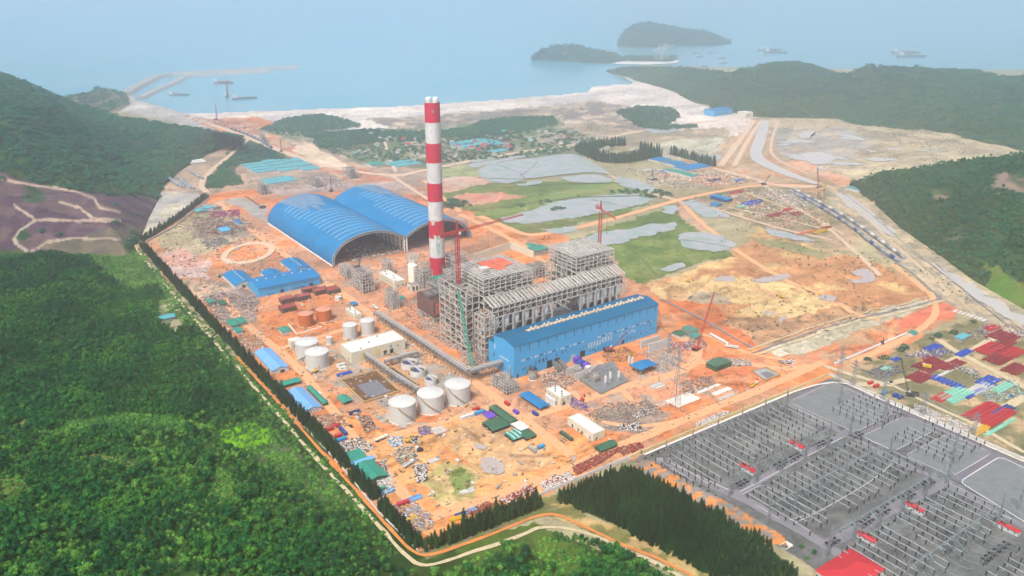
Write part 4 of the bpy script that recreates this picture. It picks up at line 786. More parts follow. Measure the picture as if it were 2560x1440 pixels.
# ------------------------------------------------------------------ turbine hall
def turbine_hall():
    t = thing('turbine_hall', 'long light blue turbine hall with dark blue roof in front of the steel boiler frames', 'industrial hall', LOC(0, 0), AA)
    L_ = 172; part(MB().prism([(0, -.3), (31, -.3), (31, 31), (15, 34.2), (0, 31)], 0, L_, axis='x'), 'wall', 'blue_wall', t)
    part(MB().box(-.4, -.35, 30.75, L_ + .4, -.02, 31.25), 'gutter', 'white_paint', t)
    part(MB().prism([(-.6, 31.0), (15, 34.25), (31.6, 31.0), (31.6, 31.35), (15, 34.65), (-.6, 31.35)], -.6, L_ + .6, axis='x'), 'roof', 'turbine_roof', t)
    part(MB().box(0, 31.05, -.3, L_, 40, 23.6).box(0, 31.05, 23.6, L_, 40, 23.61), 'annex', 'blue_wall', t)
    part(MB().box(-.3, 31.3, 23.65, L_ + .3, 40.3, 23.95), 'annex_roof', 'turbine_roof', t)
    part(MB().box(24, 13.6, 34.35, 166, 17.4, 34.85), 'ridge_walkway', 'timber', t)
    for i in range(29):
        a = 26 + i * 4.9; s = i % 2
        for b in ((13.2, 17.) if i % 3 else (13.4,)): shared_box('roof_vent', 'white_paint', t, a - .8, b - .75 + s * .3, 34.4, a + .8, b + .75 + s * .3, 36.1)
    W_ = []
    for i in range(17): W_.append(('f', 6 + i * 10.1, 24.2, .85, 5.6, 'window', 'window_glass'))
    for i in range(11): # middle band: pale panes and dark louvres
        a = 8 + i * 14.5
        if 74 < a < 90: continue
        W_ += [('f', a, 14.6, 1.5, 1.9, 'window', 'pane_pale'), ('f', a + 2.3, 14.6, 1.5, 1.9, 'window', 'pane_pale'), ('f', a + 5.3, 15, 3.6, 1.1, 'window', 'window_glass'), ('f', a + 10.4, 14.7, 1.3, 1.8, 'window', 'pane_pale')]
    for i in range(9):
        for k in range(2): W_.append(('f', 84 + i * 3.4, 7.5 + k * 2.6 + (i > 4) * 1.2, 1.7, 2.1, 'window', 'pane_pale'))
    for i in range(7): W_.append(('f', 122 + i * 3.2, 9 + (i % 2) * 1.6, 1.5, 2, 'window', 'pane_pale'))
    for a, z, w_, h_ in [(9,6,1.2,1.6),(12,6.2,1.2,1.6),(17,7,1.4,1.4),(19,3,1.6,3),(14,1.5,1.6,3),(23,9,1.4,2.2),(22,6,1.3,1.6),(27,8,1.8,3.4),(31,8,1.8,3.6),(34.5,8.6,1.2,3),(46,9,1.2,3),(53,10,1.2,3.4),(57,10.6,1,2.8),(86,3,1.2,2),(89,3.4,1.2,2),(92,1.6,1.4,3),(96,3,1.1,1.8),(74,8.5,1,1.4),(78,9,1.4,1.3),(82,9.3,1.3,.9),(133,3,1.2,2.4),(137,3,1.2,2.4),(142,3.4,1.3,1.4),(150,4,1,2.4),(158,4,1.4,1.4),(162,10,1,3.6),(166,6,1.4,1.6),(8,14.4+9,.1,.1)]:
        W_.append(('f', a, z, w_, h_, 'window', 'window_glass'))
    for a, w_, h_ in [(36, 6, 7.5), (44.5, 6, 7.5), (74.5, 6, 6.5), (3, 2, 3.5), (126, 3.4, 4)]: W_.append(('f', a, .1, w_, h_, 'door', 'dark'))
    for i in range(6): W_.append(('s', 8 + i * 2.4, 13.6 - i * .05, 1.5, 1.7, 'window', 'pane_pale'))
    W_ += [('s', 5, 10, 1.6, 1.2, 'window', 'window_glass'), ('s', 20, 8, 1.2, 1, 'window', 'window_glass'), ('s', 30.2, 10, 2, 4, 'window', 'window_glass'), ('s', 29, 18, 1.6, 4.5, 'window', 'pane_pale'), ('s', 3, 4, 1.2, 1.4, 'window', 'window_glass')]
    facade(t, L_, 31, 31, W_[:-1])
turbine_hall()

# ------------------------------------------------------------------ steel frames
def frame_mb(xs, ys, zs, tc=.9, tb=.6, brace=.25, seed=0, skip=0.):
    r_ = random.Random(seed); mb = MB()
    for x in xs:
        for y in ys: mb.bar((x, y, zs[0] - .3), (x, y, zs[-1]), tc)
    for z in zs[1:]:
        for x in xs:
            if r_.random() >= skip: mb.bar((x, ys[0], z), (x, ys[-1], z), tb)
        for y in ys:
            if r_.random() >= skip: mb.bar((xs[0], y, z), (xs[-1], y, z), tb)
    for i in range(len(zs) - 1):
        for y in (ys[0], ys[-1]):
            for k in range(len(xs) - 1):
                if r_.random() < brace:
                    a, b = (xs[k], xs[k + 1]) if r_.random() < .5 else (xs[k + 1], xs[k]); mb.bar((a, y, zs[i]), (b, y, zs[i + 1]), tb * .8)
        for x in (xs[0], xs[-1]):
            for k in range(len(ys) - 1):
                if r_.random() < brace:
                    a, b = (ys[k], ys[k + 1]) if r_.random() < .5 else (ys[k + 1], ys[k]); mb.bar((x, a, zs[i]), (x, b, zs[i + 1]), tb * .8)
    return mb
def decks_mb(xs, ys, zs, share=.5, seed=0, th=.25):
    r_ = random.Random(seed); mb = MB()
    for z in zs:
        for i in range(len(xs) - 1):
            for j in range(len(ys) - 1):
                if r_.random() < share: mb.box(xs[i] + .35, ys[j] + .35, z + .32, xs[i + 1] - .35, ys[j + 1] - .35, z + .32 + th)
    return mb
def lin(a, b, n): return [a + (b - a) * i / n for i in range(n + 1)]
def boiler(label, a0, a1, b0, b1, h, seed, tarp=False):
    t = thing('boiler_frame', label, 'steel structure', LOC(a0, b0), AA); la, lb = a1 - a0, b1 - b0
    xs = lin(0, la, 8); ys = lin(0, lb, 6); low = h - 15
    zs = lin(0, low, 8); part(frame_mb(xs, ys, zs, 1.1, .65, .3, seed), 'steel_frame', 'steel', t)
    part(decks_mb(xs, ys, zs[1:], .62, seed), 'deck', 'grating', t)
    x2 = lin(2, la - 2, 9); y2 = lin(4, lb - 1, 6); zz = lin(low, h, 4)
    up = frame_mb(x2, y2, zz, .75, .6, .2, seed + 1); part(up, 'upper_frame', 'steel', t)
    part(decks_mb(x2, y2, zz[:2], .35, seed + 2), 'deck', 'grating', t)
    j = MB(); r_ = random.Random(seed)
    for i in range(13): y = 4 + (lb - 5) * i / 12; j.bar((2, y, h + .5), (la - 2, y, h + .5), .75)
    for i in range(14): x = 2 + (la - 4) * i / 13; j.bar((x, 4, h - .2), (x, lb - 1, h - .2), .8)
    for i in range(26): j.bar((r_.uniform(4, la - 4), r_.uniform(6, lb - 4), h), (r_.uniform(4, la - 4), r_.uniform(6, lb - 4), h + .3), .5)
    for i in range(16): x, y = r_.uniform(3, la - 3), r_.uniform(5, lb - 2); j.bar((x, y, h), (x, y, h + r_.uniform(1.5, 5)), .3)
    part(j, 'roof_joists', 'steel', t)
    m = MB(); m.box(la * .14, lb * .18, 12, la * .86, lb * .92, h - 5); m.box(la * .3, lb * .12, 30, la * .7, lb * .3, h - 8); m.box(la * .1, lb * .5, 8, la * .25, lb * .85, h - 18); m.box(la * .75, lb * .5, 8, la * .92, lb * .85, h - 20); part(m, 'furnace_walls', 'furnace_grey', t)
    if tarp:
        q = MB()
        for x0, y0, x1, y1 in [(22, 36, 34, 46), (35, 36, 50, 46), (24, 24, 34, 35), (35, 24, 50, 35), (27, 17, 38, 23)]: q.box(x0, y0, h + .9, x1, y1, h + 1.3)
        part(q, 'orange_roof_sheets', 'orange_tarp', t)
        part(MB().box(12, 20, h + .8, 20, 28, h + 4), 'machine_room', 'steel', t)
    return t
boiler('left boiler frame of pale steel with orange sheets on its roof', 8, 68, 59, 114, 71, 11, True)
boiler('right boiler frame of pale steel with bare open roof joists', 120, 173, 62, 112, 70, 12)
# stair and duct frame at the left of the left boiler
def side_frame():
    t = thing('steel_tower', 'tall narrow open steel frame with brown ducts left of the orange topped boiler', 'steel structure', LOC(-7, 66), AA)
    xs = lin(0, 14, 2); ys = lin(0, 48, 5); zs = lin(0, 62, 10); part(frame_mb(xs, ys, zs, .9, .6, .45, 3), 'steel_frame', 'steel', t); part(decks_mb(xs, ys, zs[1:], .6, 3), 'deck', 'grating', t)
    part(MB().box(3, 4, 6, 11, 14, 44).box(4, 22, 10, 11, 30, 36), 'duct', 'brown_steel', t)
    t2 = thing('steel_tower', 'low steel stair frame at the near left corner of the orange topped boiler', 'steel structure', LOC(-3, 42), AA)
    xs = lin(0, 11, 2); ys = lin(0, 16, 3); zs = lin(0, 44, 7); part(frame_mb(xs, ys, zs, .8, .55, .5, 5), 'steel_frame', 'steel', t2); part(decks_mb(xs, ys, zs[1:], .6, 5), 'deck', 'scrap_brown', t2)
side_frame()
# bunker bay
def bunker_bay():
    t = thing('bunker_bay', 'long raised coal bunker gallery of pale steel with white hoppers behind the turbine hall', 'steel structure', LOC(8, 45), AA); L_ = 160; D = 15
    xs = lin(0, L_, 26); ys = [0, D / 2, D]; mb = MB()
    for z in (40, 45.5):
        for y in ys: mb.bar((0, y, z), (L_, y, z), .7)
        for x in xs: mb.bar((x, 0, z), (x, D, z), .6)
    for x in xs:
        mb.bar((x, 0, 40), (x, 0, 50), .65); mb.bar((x, D, 40), (x, D, 54.5), .65); mb.bar((x, 0, 50), (x, D, 54.5), .55)
    for i in range(0, 26, 2): mb.bar((xs[i], 0, 40), (xs[i + 1], 0, 45.5), .4)
    mb.bar((0, 0, 50), (L_, 0, 50), .7); mb.bar((0, D, 54.5), (L_, D, 54.5), .7); part(mb, 'gallery_frame', 'steel', t)
    j = MB()
    for i in range(40): x = i * L_ / 39; j.bar((x, 0, 50.5), (x, D, 55), .9)
    for k in range(9): y = D * k / 8; j.bar((0, y, 50.3 + 4.5 * k / 8), (L_, y, 50.3 + 4.5 * k / 8), .35)
    part(j, 'roof_joists', 'steel', t); part(MB().box(0, .6, 40.4, L_, D - .6, 40.8).box(.3, 3, 40.8, L_ - .3, D - 2, 46), 'gallery_floor', 'furnace_grey', t)
    for x0, x1 in ((0, 68), (103, L_)):
        n = 6; sx = lin(x0, x1, n); mb = MB()
        for x in sx:
            for y in (0, D): mb.bar((x, y, -.3), (x, y, 40), 1.25)
            mb.bar((x, 0, 19), (x, D, 19), .8); mb.bar((x, 0, 8), (x, D, 8), .6)
        for y in (0, D):
            mb.bar((x0, y, 19), (x1, y, 19), .9); mb.bar((x0, y, 30), (x1, y, 30), .45)
            for i in (0, 2, 4, 5): mb.bar((sx[i], y, 8), (sx[i + 1], y, 19), .45)
            mb.bar((sx[0], y, 24), (sx[1], y, 38), .4)
        part(mb, 'columns', 'steel', t); part(MB().box(x0, 0.4, 19.5, x1, D - .4, 19.8), 'hopper_deck', 'grating', t)
        for i in range(n):
            cx = (sx[i] + sx[i + 1]) / 2; part(MB().lathe(cx, 5, [(.4, 20), (1.6, 21.5), (1.7, 24), (4.1, 30), (4.1, 38.5), (2.2, 40)], 20), 'hopper', 'white_paint', t, smooth=True)
bunker_bay()
t = flat('control_building', 'light blue flat roofed control building between the two hopper rows', 'building', (*W(79, 48), 30, 22, 19.5), 'blue_wall', 'scrap_grey', row('f', 2, 6, 12, 13, 2.2, 3) + [('r', 6, 4, 3, 3, 'window', 'window_glass')], units=4)

# ------------------------------------------------------------------ chimney
def chimney():
    cx, cy = G(1093, 690); cy += 8.8; n = 48
    t = thing('chimney', 'tall red and white banded twin flue chimney beside the boiler frames', 'chimney', (cx, cy, 0))
    ys = [690, 646, 598, 554, 506, 460, 409, 360, 308, 258]; zs = [0.] + [hgt(y, cx, cy - 8.8) for y in ys[1:]]; zs[0] = -.5
    rr = lambda z: 8.95 - .35 * z / 200
    for i in range(9):
        part(MB().lathe(cx * 0, 0, [(rr(zs[i]), zs[i]), (rr(zs[i + 1]), zs[i + 1])], n), 'band', 'red_band' if i % 2 == 0 else 'white_paint', t, smooth=True)
    top = zs[-1]; part(MB().lathe(0, 0, [(rr(200), top), (rr(200) + .15, top + .05), (rr(200) + .15, top + .5), (rr(200) - .5, top + .5), (rr(200) - .6, top - 1), (.01, top - 1)], n), 'top_deck', 'steel', t)
    for s in (-1, 1):
        f = part(MB().lathe(s * 3.9, .3 * s, [(3.3, top - 1), (3.3, top + 2.6), (2.95, top + 5.4), (2.7, top + 5.4), (2.7, top + 1)], 24), 'flue', 'white_paint', t, smooth=True)
        part(MB().lathe(s * 3.9, .3 * s, [(2.7, top + 1), (.01, top + 1)], 24), 'flue_mouth', 'dark', f)
    part(MB().box(.5, -9.0, top - 10.5, 2.6, -8.3, top - 8), 'opening', 'scrap_grey', t)
    part(MB().box(-5.5, -9.3, 41, 5, -8.2, 43), 'work_platform', 'steel', t) if 0 else None
    # peeled climbing strip
    part(MB().box(2.6, -9.5, 12, 4.2, -8.2, 43).box(2.9, -10, 12, 3.9, -8.2, 43), 'lift_mast', 'truss_grey', t) if 0 else None
    part(MB().box(-4.4, -9.6, 62, -1, -7.9, 69), 'work_platform', 'sack_white', t); dr = MB(); rq = random.Random(5)
    for k in range(16): q = R(-78 + rq.uniform(-9, 13)); z0 = rq.uniform(26, 38); dr.bar((8.95 * math.cos(q), 8.95 * math.sin(q), z0), (8.97 * math.cos(q), 8.97 * math.sin(q), z0 + rq.uniform(2, 7)), .3)
    part(dr, 'paint_drips', 'crane_teal', t)

chimney()

# ------------------------------------------------------------------ coal storage halls
def coal_hall():
    t = thing('coal_storage_hall', 'huge bright blue coal storage hall of two joined barrel vaults with an open front', 'industrial hall', LOC(0, 371), AA); Lb = 226
    def arc(x0, z0, x1, z1, bul, n=40):
        c = (x0 + x1) / 2
        pts = []
        for i in range(n + 1):
            th = PI * i / n; x = c - (x1 - x0) / 2 * math.copysign(abs(math.cos(th)) ** .82, math.cos(th)); e = math.sin(th) ** .62
            pts.append((x, (z0 + (z1 - z0) * (x - x0) / (x1 - x0)) + e * bul * (1 - .0 * e)))
        return pts
    def vault(pr):
        n = len(pr) - 1; c = [((p[0]), (p[1])) for p in pr]
        nm = []
        for i in range(n + 1):
            a = c[max(i - 1, 0)]; b = c[min(i + 1, n)]; d = (b[0] - a[0], b[1] - a[1]); l = math.hypot(*d); nm.append((-d[1] / l, d[0] / l))
        return c, nm
    profs = [[(-9, 0), (-9.3, 6), (-7.2, 12.6), (-2.5, 19.5), (4, 25.2), (11, 29), (19, 31.8), (28, 33.9), (38, 35.2), (48, 35.4), (58, 34.4), (67, 32), (76, 28.6), (85, 24), (92, 19.8)],
             [(92, 19.8), (99, 24), (108, 28.4), (117, 31.6), (126, 33.8), (137, 35.2), (148, 34.6), (157, 33), (166, 30.2), (174, 26.4), (181, 21), (187, 14.5), (191, 7), (192, 0)]]
    for k, pr in enumerate(profs):
        d = np.array(pr, float); tt = np.concatenate([[0], np.cumsum(np.hypot(*np.diff(d, axis=0).T))]); m_ = 56; s = np.linspace(0, tt[-1], m_)
        # smooth profile
        pr2 = np.stack([np.interp(s, tt, d[:, 0]), np.interp(s, tt, d[:, 1])], 1)
        for _ in range(3): pr2[1:-1] = (pr2[:-2] + 2 * pr2[1:-1] + pr2[2:]) / 4
        c, nm = vault([tuple(p) for p in pr2]); n = len(c)
        mb = MB(); vs = []
        for y in (0, Lb):
            vs += [(x, y, z) for x, z in c]; vs += [(x - a * 1.0, y, z - b * 1.0) for (x, z), (a, b) in zip(c, nm)]
        q = 2 * n; fs = []
        for i in range(n - 1): fs += [(i, i + 1, q + i + 1, q + i), (n + i + 1, n + i, q + n + i, q + n + i + 1), (i + 1, i, n + i, n + i + 1), (q + i, q + i + 1, q + n + i + 1, q + n + i)]
        rf = part(mb.add(vs, fs), 'vault_roof', 'blue_roof', t)
        # truss rim of the open front
        r_ = MB()
        for i in range(0, n - 1, 1):
            p0, p1 = c[i], c[i + 1]; i0 = (p0[0] - nm[i][0] * 2.6, p0[1] - nm[i][1] * 2.6); i1 = (p1[0] - nm[i + 1][0] * 2.6, p1[1] - nm[i + 1][1] * 2.6)
            for y in (-.5, 6): r_.bar((i0[0], y, max(i0[1], 0)), (i1[0], y, max(i1[1], 0)), .45)
            r_.bar((p0[0], -.5, p0[1]), (p1[0], -.5, p1[1]), .45); r_.bar((p0[0], -.5, p0[1]), (i1[0], -.5, max(i1[1], 0)), .3); r_.bar((i0[0], -.5, max(i0[1], 0)), (i0[0], 6, max(i0[1], 0)), .25)
        part(r_, 'arch_truss', 'steel', t)
        r2 = MB()
        for y in range(14, 226, 12):
            for i in range(0, n - 1, 2):
                j = min(i + 2, n - 1); r2.bar((c[i][0] - nm[i][0] * 1.8, y, max(.1, c[i][1] - nm[i][1] * 1.8)), (c[j][0] - nm[j][0] * 1.8, y, max(.1, c[j][1] - nm[j][1] * 1.8)), .35)
        part(r2, 'inner_ribs', 'truss_grey', t)
        # translucent strips that follow the curve
        for i in range(15):
            y = 12 + i * 12.6; e0, e1 = (.27, .86) if k == 0 else (.17, .62)
            if i > 9: e0, e1 = (.24, .40 if i < 14 else .34)
            i0, i1 = int(e0 * n), int(e1 * n); sk = MB()
            for a in range(i0, i1):
                pa, pb = c[a], c[a + 1]; na, nb = nm[a], nm[a + 1]
                sk.add([(pa[0] + na[0] * .12, y, pa[1] + na[1] * .12), (pb[0] + nb[0] * .12, y, pb[1] + nb[1] * .12), (pb[0] + nb[0] * .12, y + 1.5, pb[1] + nb[1] * .12), (pa[0] + na[0] * .12, y + 1.5, pa[1] + na[1] * .12)], [(0, 1, 2, 3)])
            part(sk, 'skylight', 'skylight', t)
        # unclad truss areas near the far end
        u = MB(); ys = np.linspace(112 if k == 0 else 90, Lb - .5, 26)
        for a in range(n - 1):
            f = (a + .5) / n
            lo = (.30, .72) if k == 0 else (.34, .80)
            for j in range(25):
                fy = (j + .5) / 25; lim = abs(f - (lo[0] + lo[1]) / 2) / ((lo[1] - lo[0]) / 2)
                if lim < .35 + .75 * fy and fy > .12 + .25 * (math.sin(a * 1.1) * .5 + .5) + .3 * lim:
                    pa, pb = c[a], c[a + 1]; na, nb = nm[a], nm[a + 1]; h_ = .2
                    u.add([(pa[0] + na[0] * h_, ys[j], pa[1] + na[1] * h_), (pb[0] + nb[0] * h_, ys[j], pb[1] + nb[1] * h_), (pb[0] + nb[0] * h_, ys[j + 1], pb[1] + nb[1] * h_), (pa[0] + na[0] * h_, ys[j + 1], pa[1] + na[1] * h_)], [(0, 1, 2, 3)])
        part(u, 'unclad_trusswork', 'bare_truss', t)
    for i in range(20):
        y = 1 + i * 11.4; mb = MB()
        for x in (90.2, 93.8): mb.box(x - .7, y - .7, -.3, x + .7, y + .7, 18.6)
        for z in (8, 13.5, 17.6): mb.box(90.9, y - .5, z, 93.1, y + .5, z + 1)
        part(mb, 'column', 'pale_concrete', t)
    part(MB().box(-9.8, 0, -.2, -9.0, Lb, 1.4).box(192.2, 0, -.2, 193, Lb, 1.4), 'plinth', 'pale_concrete', t)
coal_hall()

# ------------------------------------------------------------------ tanks
def tank(label, cx, ybot, wpx, ytop, m='tank_white', top='tank_white', stair=None, name='storage_tank', group=None, bands=2, ladder=True):
    x, y = G(cx, ybot); dep = y * ct + H * st; r = wpx / 2 * dep / F; y += r * math.cos(TH * 0) ; x *= 1 + r / y; h = hgt(ytop, x, y)
    t = thing(name, label, 'tank', (x, y, 0), 0, group); n = 40
    part(MB().lathe(0, 0, [(r + .35, -.2), (r + .35, .35), (r, .35)], n), 'base_ring', 'pale_concrete', t)
    sh = [(r, .3)] + [q for k in range(1, 4) for q in ((r, h * k / 4 - .05), (r + .06, h * k / 4), (r, h * k / 4 + .05))] + [(r, h - .3), (r + .14, h - .3), (r + .14, h)]
    part(MB().lathe(0, 0, sh, n), 'shell', m, t, smooth=False)
    rf = part(MB().lathe(0, 0, [(r + .14, h), (r * .96, h + .1), (r * .6, h + r * .1), (r * .25, h + r * .14), (.01, h + r * .15)], n), 'roof', top, t, smooth=True)
    part(MB().cyl(0, 0, h + r * .14, h + r * .15 + .6, .5, n=10), 'roof_hatch', 'steel', rf)
    if r > 4:
        e = MB()
        for i in range(n):
            a = 2 * PI * i / n; b = 2 * PI * (i + 1) / n; e.bar((r * math.cos(a), r * math.sin(a), h + 1), (r * math.cos(b), r * math.sin(b), h + 1), .09)
        part(e, 'railing', 'steel', t)
    if stair:
        a0, a1 = stair; mb = MB(); k = 22
        for i in range(k):
            f0, f1 = i / k, (i + 1) / k; p = lambda f, rr, dz=0: ((r + rr) * math.cos(R(a0 + (a1 - a0) * f)), (r + rr) * math.sin(R(a0 + (a1 - a0) * f)), .3 + (h - .3) * f + dz)
            mb.add([p(f0, .05), p(f0, .95), p(f1, .95), p(f1, .05)], [(0, 1, 2, 3)]); mb.add([p(f0, .05, -.25), p(f0, .95, -.25), p(f1, .95, -.25), p(f1, .05, -.25)], [(3, 2, 1, 0)]); mb.bar(p(f0, .95, 1), p(f1, .95, 1), .14); mb.bar(p(f0, .95), p(f0, .95, 1), .1)
        part(mb, 'stair', 'timber', t)
    if ladder:
        mb = MB(); a = R(150); q = lambda d, z: ((r + d) * math.cos(a), (r + d) * math.sin(a), z)
        mb.bar(q(.3, 0), q(.3, h + 1), .12); mb.bar(q(1., 0), q(1., h + 1), .12)
        for i in range(int(h)): mb.bar(q(.3, i + .5), q(1., i + .5), .1)
        part(mb, 'ladder', 'steel', t)
    return t
BT = 'great white tanks by the site road'
tank('leftmost of the three great white tanks in the row, steel cage ladder on its left', 1008, 1062, 68, 1003, stair=(-25, -100), group=BT)
tank('middle one of the three great white tanks in the row', 1078, 1038.5, 67, 981, stair=(-40, -130), group=BT)
tank('rightmost of the three great white tanks in the row, beside the pipe bridge', 1144.8, 1016.7, 64.5, 959, stair=(-40, -130), group=BT)
tank('white tank partly hidden behind its twin, yellow stair across its wall', 770.8, 902, 58, 853.5, stair=(-120, -20))
tank('white tank in front of its twin, left of the cream workshop', 795.8, 926.5, 58, 878, ladder=True)
tank('white cylindrical tank with dark pipes on its side, behind the cream workshop', 877, 850.4, 36.5, 810.8)
tank('plain white cylindrical tank at the head of the pipe rack', 920, 840, 36, 800)
tank('small white tank between the twin tanks and the cream workshop', 824.6, 863, 15.5, 842, ladder=False)
tank('left orange tank in the low walled yard', 766.7, 820.5, 36.5, 783, m='orange_tank', top='orange_top')
tank('right orange tank in the low walled yard', 811.6, 807, 38, 772, m='orange_tank', top='orange_top')
tank('grey cylindrical tank under construction before the turbine hall', 1332, 952, 22, 922, m='scrap_grey', top='dark')
tank('white drum tank beside the rust red formwork blocks', 846, 752, 16, 741, ladder=False)
for i, (x, y) in enumerate([(848, 918), (858, 915), (853, 925), (863, 924)]): tank('little white domed tank in the cluster right of the white twin tanks', x, y, 11, y - 7.5, ladder=False, group='cluster of little domed tanks', name='domed_tank')
def absorber(label, cx, yb, w_, yt):
    x, y = G(cx, yb); dep = y * ct + H * st; r = w_ / 2 * dep / F; h = hgt(yt, x, y); t = thing('silo', label, 'silo', (x, y + r, 0)); part(MB().lathe(0, 0, [(r, -.3), (r, h * .8), (r * .8, h * .9), (r * .8, h), (.01, h + .3)], 28), 'shell', 'pale_concrete', t, smooth=False); return t, r, h
t, r_, h_ = absorber('concrete silo with scaffold crown left of the chimney foot', 1033, 708, 27, 655)
xs = lin(-r_, r_, 3); part(frame_mb(xs, xs, [h_, h_ + 3, h_ + 7], .5, .4, .6, 3), 'scaffold', 'steel', t)
t, r_, h_ = absorber('white absorber vessel between the chimney and the left boiler frame', 1154, 722, 17, 664)
# cylindrical clarifiers with a footbridge
for i, (x, yb, w_, lab) in enumerate([(1020.8, 926, 40, 'furthest of three round open clarifiers with blue drives'), (1042.7, 945, 41, 'middle round open clarifier with blue drive'), (1076, 966, 31, 'nearest round open clarifier beside the great white tanks')]):
    X, Y = G(x, yb); dep = Y * ct + H * st; r = w_ / 2 * dep / F; t = thing('clarifier', lab, 'clarifier', (X, Y + r, 0), AA)
    part(MB().lathe(0, 0, [(r, -.2), (r, 5.5), (r - .35, 5.5), (r - .35, 1.2), (.01, .6)], 36), 'basin', 'concrete', t); part(MB().lathe(0, 0, [(r - .4, 3.2), (.01, 3.2)], 36), 'water', 'dark_water' if 'dark_water' in M else mat('dark_water', (.05, .045, .04), .15), t)
    part(MB().lathe(0, 0, [(2.6, 3), (2.6, 5), (1.8, 5.8), (.01, 5.9)], 16), 'drive', 'container_blue', t); part(MB().box(-.8, -r, 5.6, .8, r, 5.9).box(-.8, -r, 6.6, -.7, r, 6.7).box(.7, -r, 6.6, .8, r, 6.7), 'bridge', 'steel', t)
def basin(label, pts, depth, mud, name='settling_basin'):
    w_ = [G(*p) for p in pts]; cx = sum(p[0] for p in w_) / 4; cy = sum(p[1] for p in w_) / 4; t = thing(name, label, 'basin', (cx, cy, 0)); q = [(x - cx, y - cy) for x, y in w_]
    mb = MB(); 
    for i in range(4): mb.bar((*q[i], .9), (*q[(i + 1) % 4], .9), 1.1)
    for i in range(4): mb.bar((*[c * .985 for c in q[i]], 1.7), (*[c * .985 for c in q[(i + 1) % 4]], 1.7), .12)
    part(mb, 'rim', 'timber', t); k = .80
    s = MB(); 
    for i in range(4): a, b = q[i], q[(i + 1) % 4]; s.add([(*a, .85), (*b, .85), (b[0] * .97, b[1] * .97, .66), (a[0] * .97, a[1] * .97, .66)], [(0, 1, 2, 3)])
    part(s, 'wall', 'timber', t); part(MB().add([(*c, .64) for c in q], [(0, 1, 2, 3)]), 'floor', mud, t)
    part(MB().add([(c[0] * .56 + (q[3][0] + q[2][0]) * .13, c[1] * .56 + (q[3][1] + q[2][1]) * .13, .68) for c in q], [(0, 1, 2, 3)]), 'water', 'basin_water', t); return t
mat('basin_mud', A_(116, 84, 48), .6, var=.3, nscale=.5, dirt=A_(70, 60, 44)); water_mat('basin_water', (.10, .10, .11), .12, .03, .5)
basin('large open basin with muddy brown water and timber rim', [(852, 952.5), (940.6, 927.5), (1000, 979.6), (910.4, 1007.7)], 3, 'basin_mud')
basin('narrow brown water channel basin left of the round clarifiers', [(968.8, 922.3), (981, 919), (1046, 963), (1030, 968)], 3, 'basin_mud')
basin('square green water pond in the soil yard near the switchyard corner', [(1880, 929), (1915, 921), (1950, 938), (1912, 953)], 2, 'pond_water', 'water_pit')

# ------------------------------------------------------------------ pipe rack
def rack(label, pix, wd, z, n=5, name='pipe_rack'):
    p = [G(*q) for q in pix]; t = thing(name, label, 'pipe rack', (*p[0], 0)); o = p[0]; mb = MB(); pp = MB()
    for (x1, y1), (x2, y2) in zip(p[:-1], p[1:]):
        L_ = math.hypot(x2 - x1, y2 - y1); ux, uy = (x2 - x1) / L_, (y2 - y1) / L_; nx, ny = -uy, ux; k = max(2, int(L_ / 6)); f = lambda d, s, h: (x1 - o[0] + ux * d + nx * s, y1 - o[1] + uy * d + ny * s, h)
        for i in range(k + 1):
            d = L_ * i / k
            for s in (-wd / 2, wd / 2): mb.bar(f(d, s, -.2), f(d, s, z + 2), .45)
            mb.bar(f(d, -wd / 2, z), f(d, wd / 2, z), .4); mb.bar(f(d, -wd / 2, z + 2), f(d, wd / 2, z + 2), .35)
            if i < k and i % 2: mb.bar(f(d, -wd / 2, .2), f(L_ * (i + 1) / k, -wd / 2, z), .22)
        for s in (-wd / 2, wd / 2): mb.bar(f(0, s, z), f(L_, s, z), .4); mb.bar(f(0, s, z + 2), f(L_, s, z + 2), .4)
        for j in range(n):
            s = -wd / 2 + wd * (j + .6) / n; r = .22 + .14 * ((j * 7) % 3); pp.pipe(f(0, s, z + .4 + r), f(L_, s, z + .4 + r), r, 8, j % 2); pp.pipe(f(0, s, z + 2.3 + r), f(L_, s, z + 2.3 + r), r * .8, 8, (j + 1) % 2)
    part(mb, 'trestle', 'dark_steel', t); part(pp, 'pipes', ['pipe_grey', 'steel'], t); return t
rack('long pipe rack running from the white tanks to the corner by the great tanks', [(942, 799), (1050, 868), (1172, 950)], 6, 7)
rack('pipe bridge crossing the road to the corner of the turbine hall', [(1174, 952), (1262, 926)], 6, 8)
rack('low pipe rack behind the round clarifiers', [(963, 917), (1045, 893)], 3, 4, 3); rack('pipe walkway between the cream workshop and the great white tanks', [(912, 900), (1000, 962), (1045, 990)], 3, 5, 3)
def cage(label, c, r, l, yt, nx=3, ny=3, nz=5, seed=1, sh=.5, roof='steel', name='steel_tower', col='steel', tc=.55):
    x, y, la, lb, h = spec(c, r, l, yt); t = thing(name, label, 'steel structure', (x, y, 0), AA); xs = lin(0, la, nx); ys = lin(0, lb, ny); zs = lin(0, h, nz); part(frame_mb(xs, ys, zs, tc, tc * .75, .4, seed), 'steel_frame', col, t); part(decks_mb(xs, ys, zs[1:], sh, seed), 'deck', 'grating', t); return t
cage('pale steel transfer tower at the near corner of the coal hall', (868, 699), (886, 694), (848, 686), 672, seed=2, sh=.7)
cage('pale steel transfer tower with a low annex, second from the coal hall', (908, 735), (935, 727), (884, 716), 690, 4, 4, 6, 3, .8)
cage('tall slim steel tower standing alone in the red soil', (982, 775), (998, 770), (964, 763), 733, 3, 3, 7, 4, .6)
cage('small steel tower on the far side of the cream concrete building', (970, 688), (984, 684), (957, 678), 656, 3, 3, 4, 5, .6)
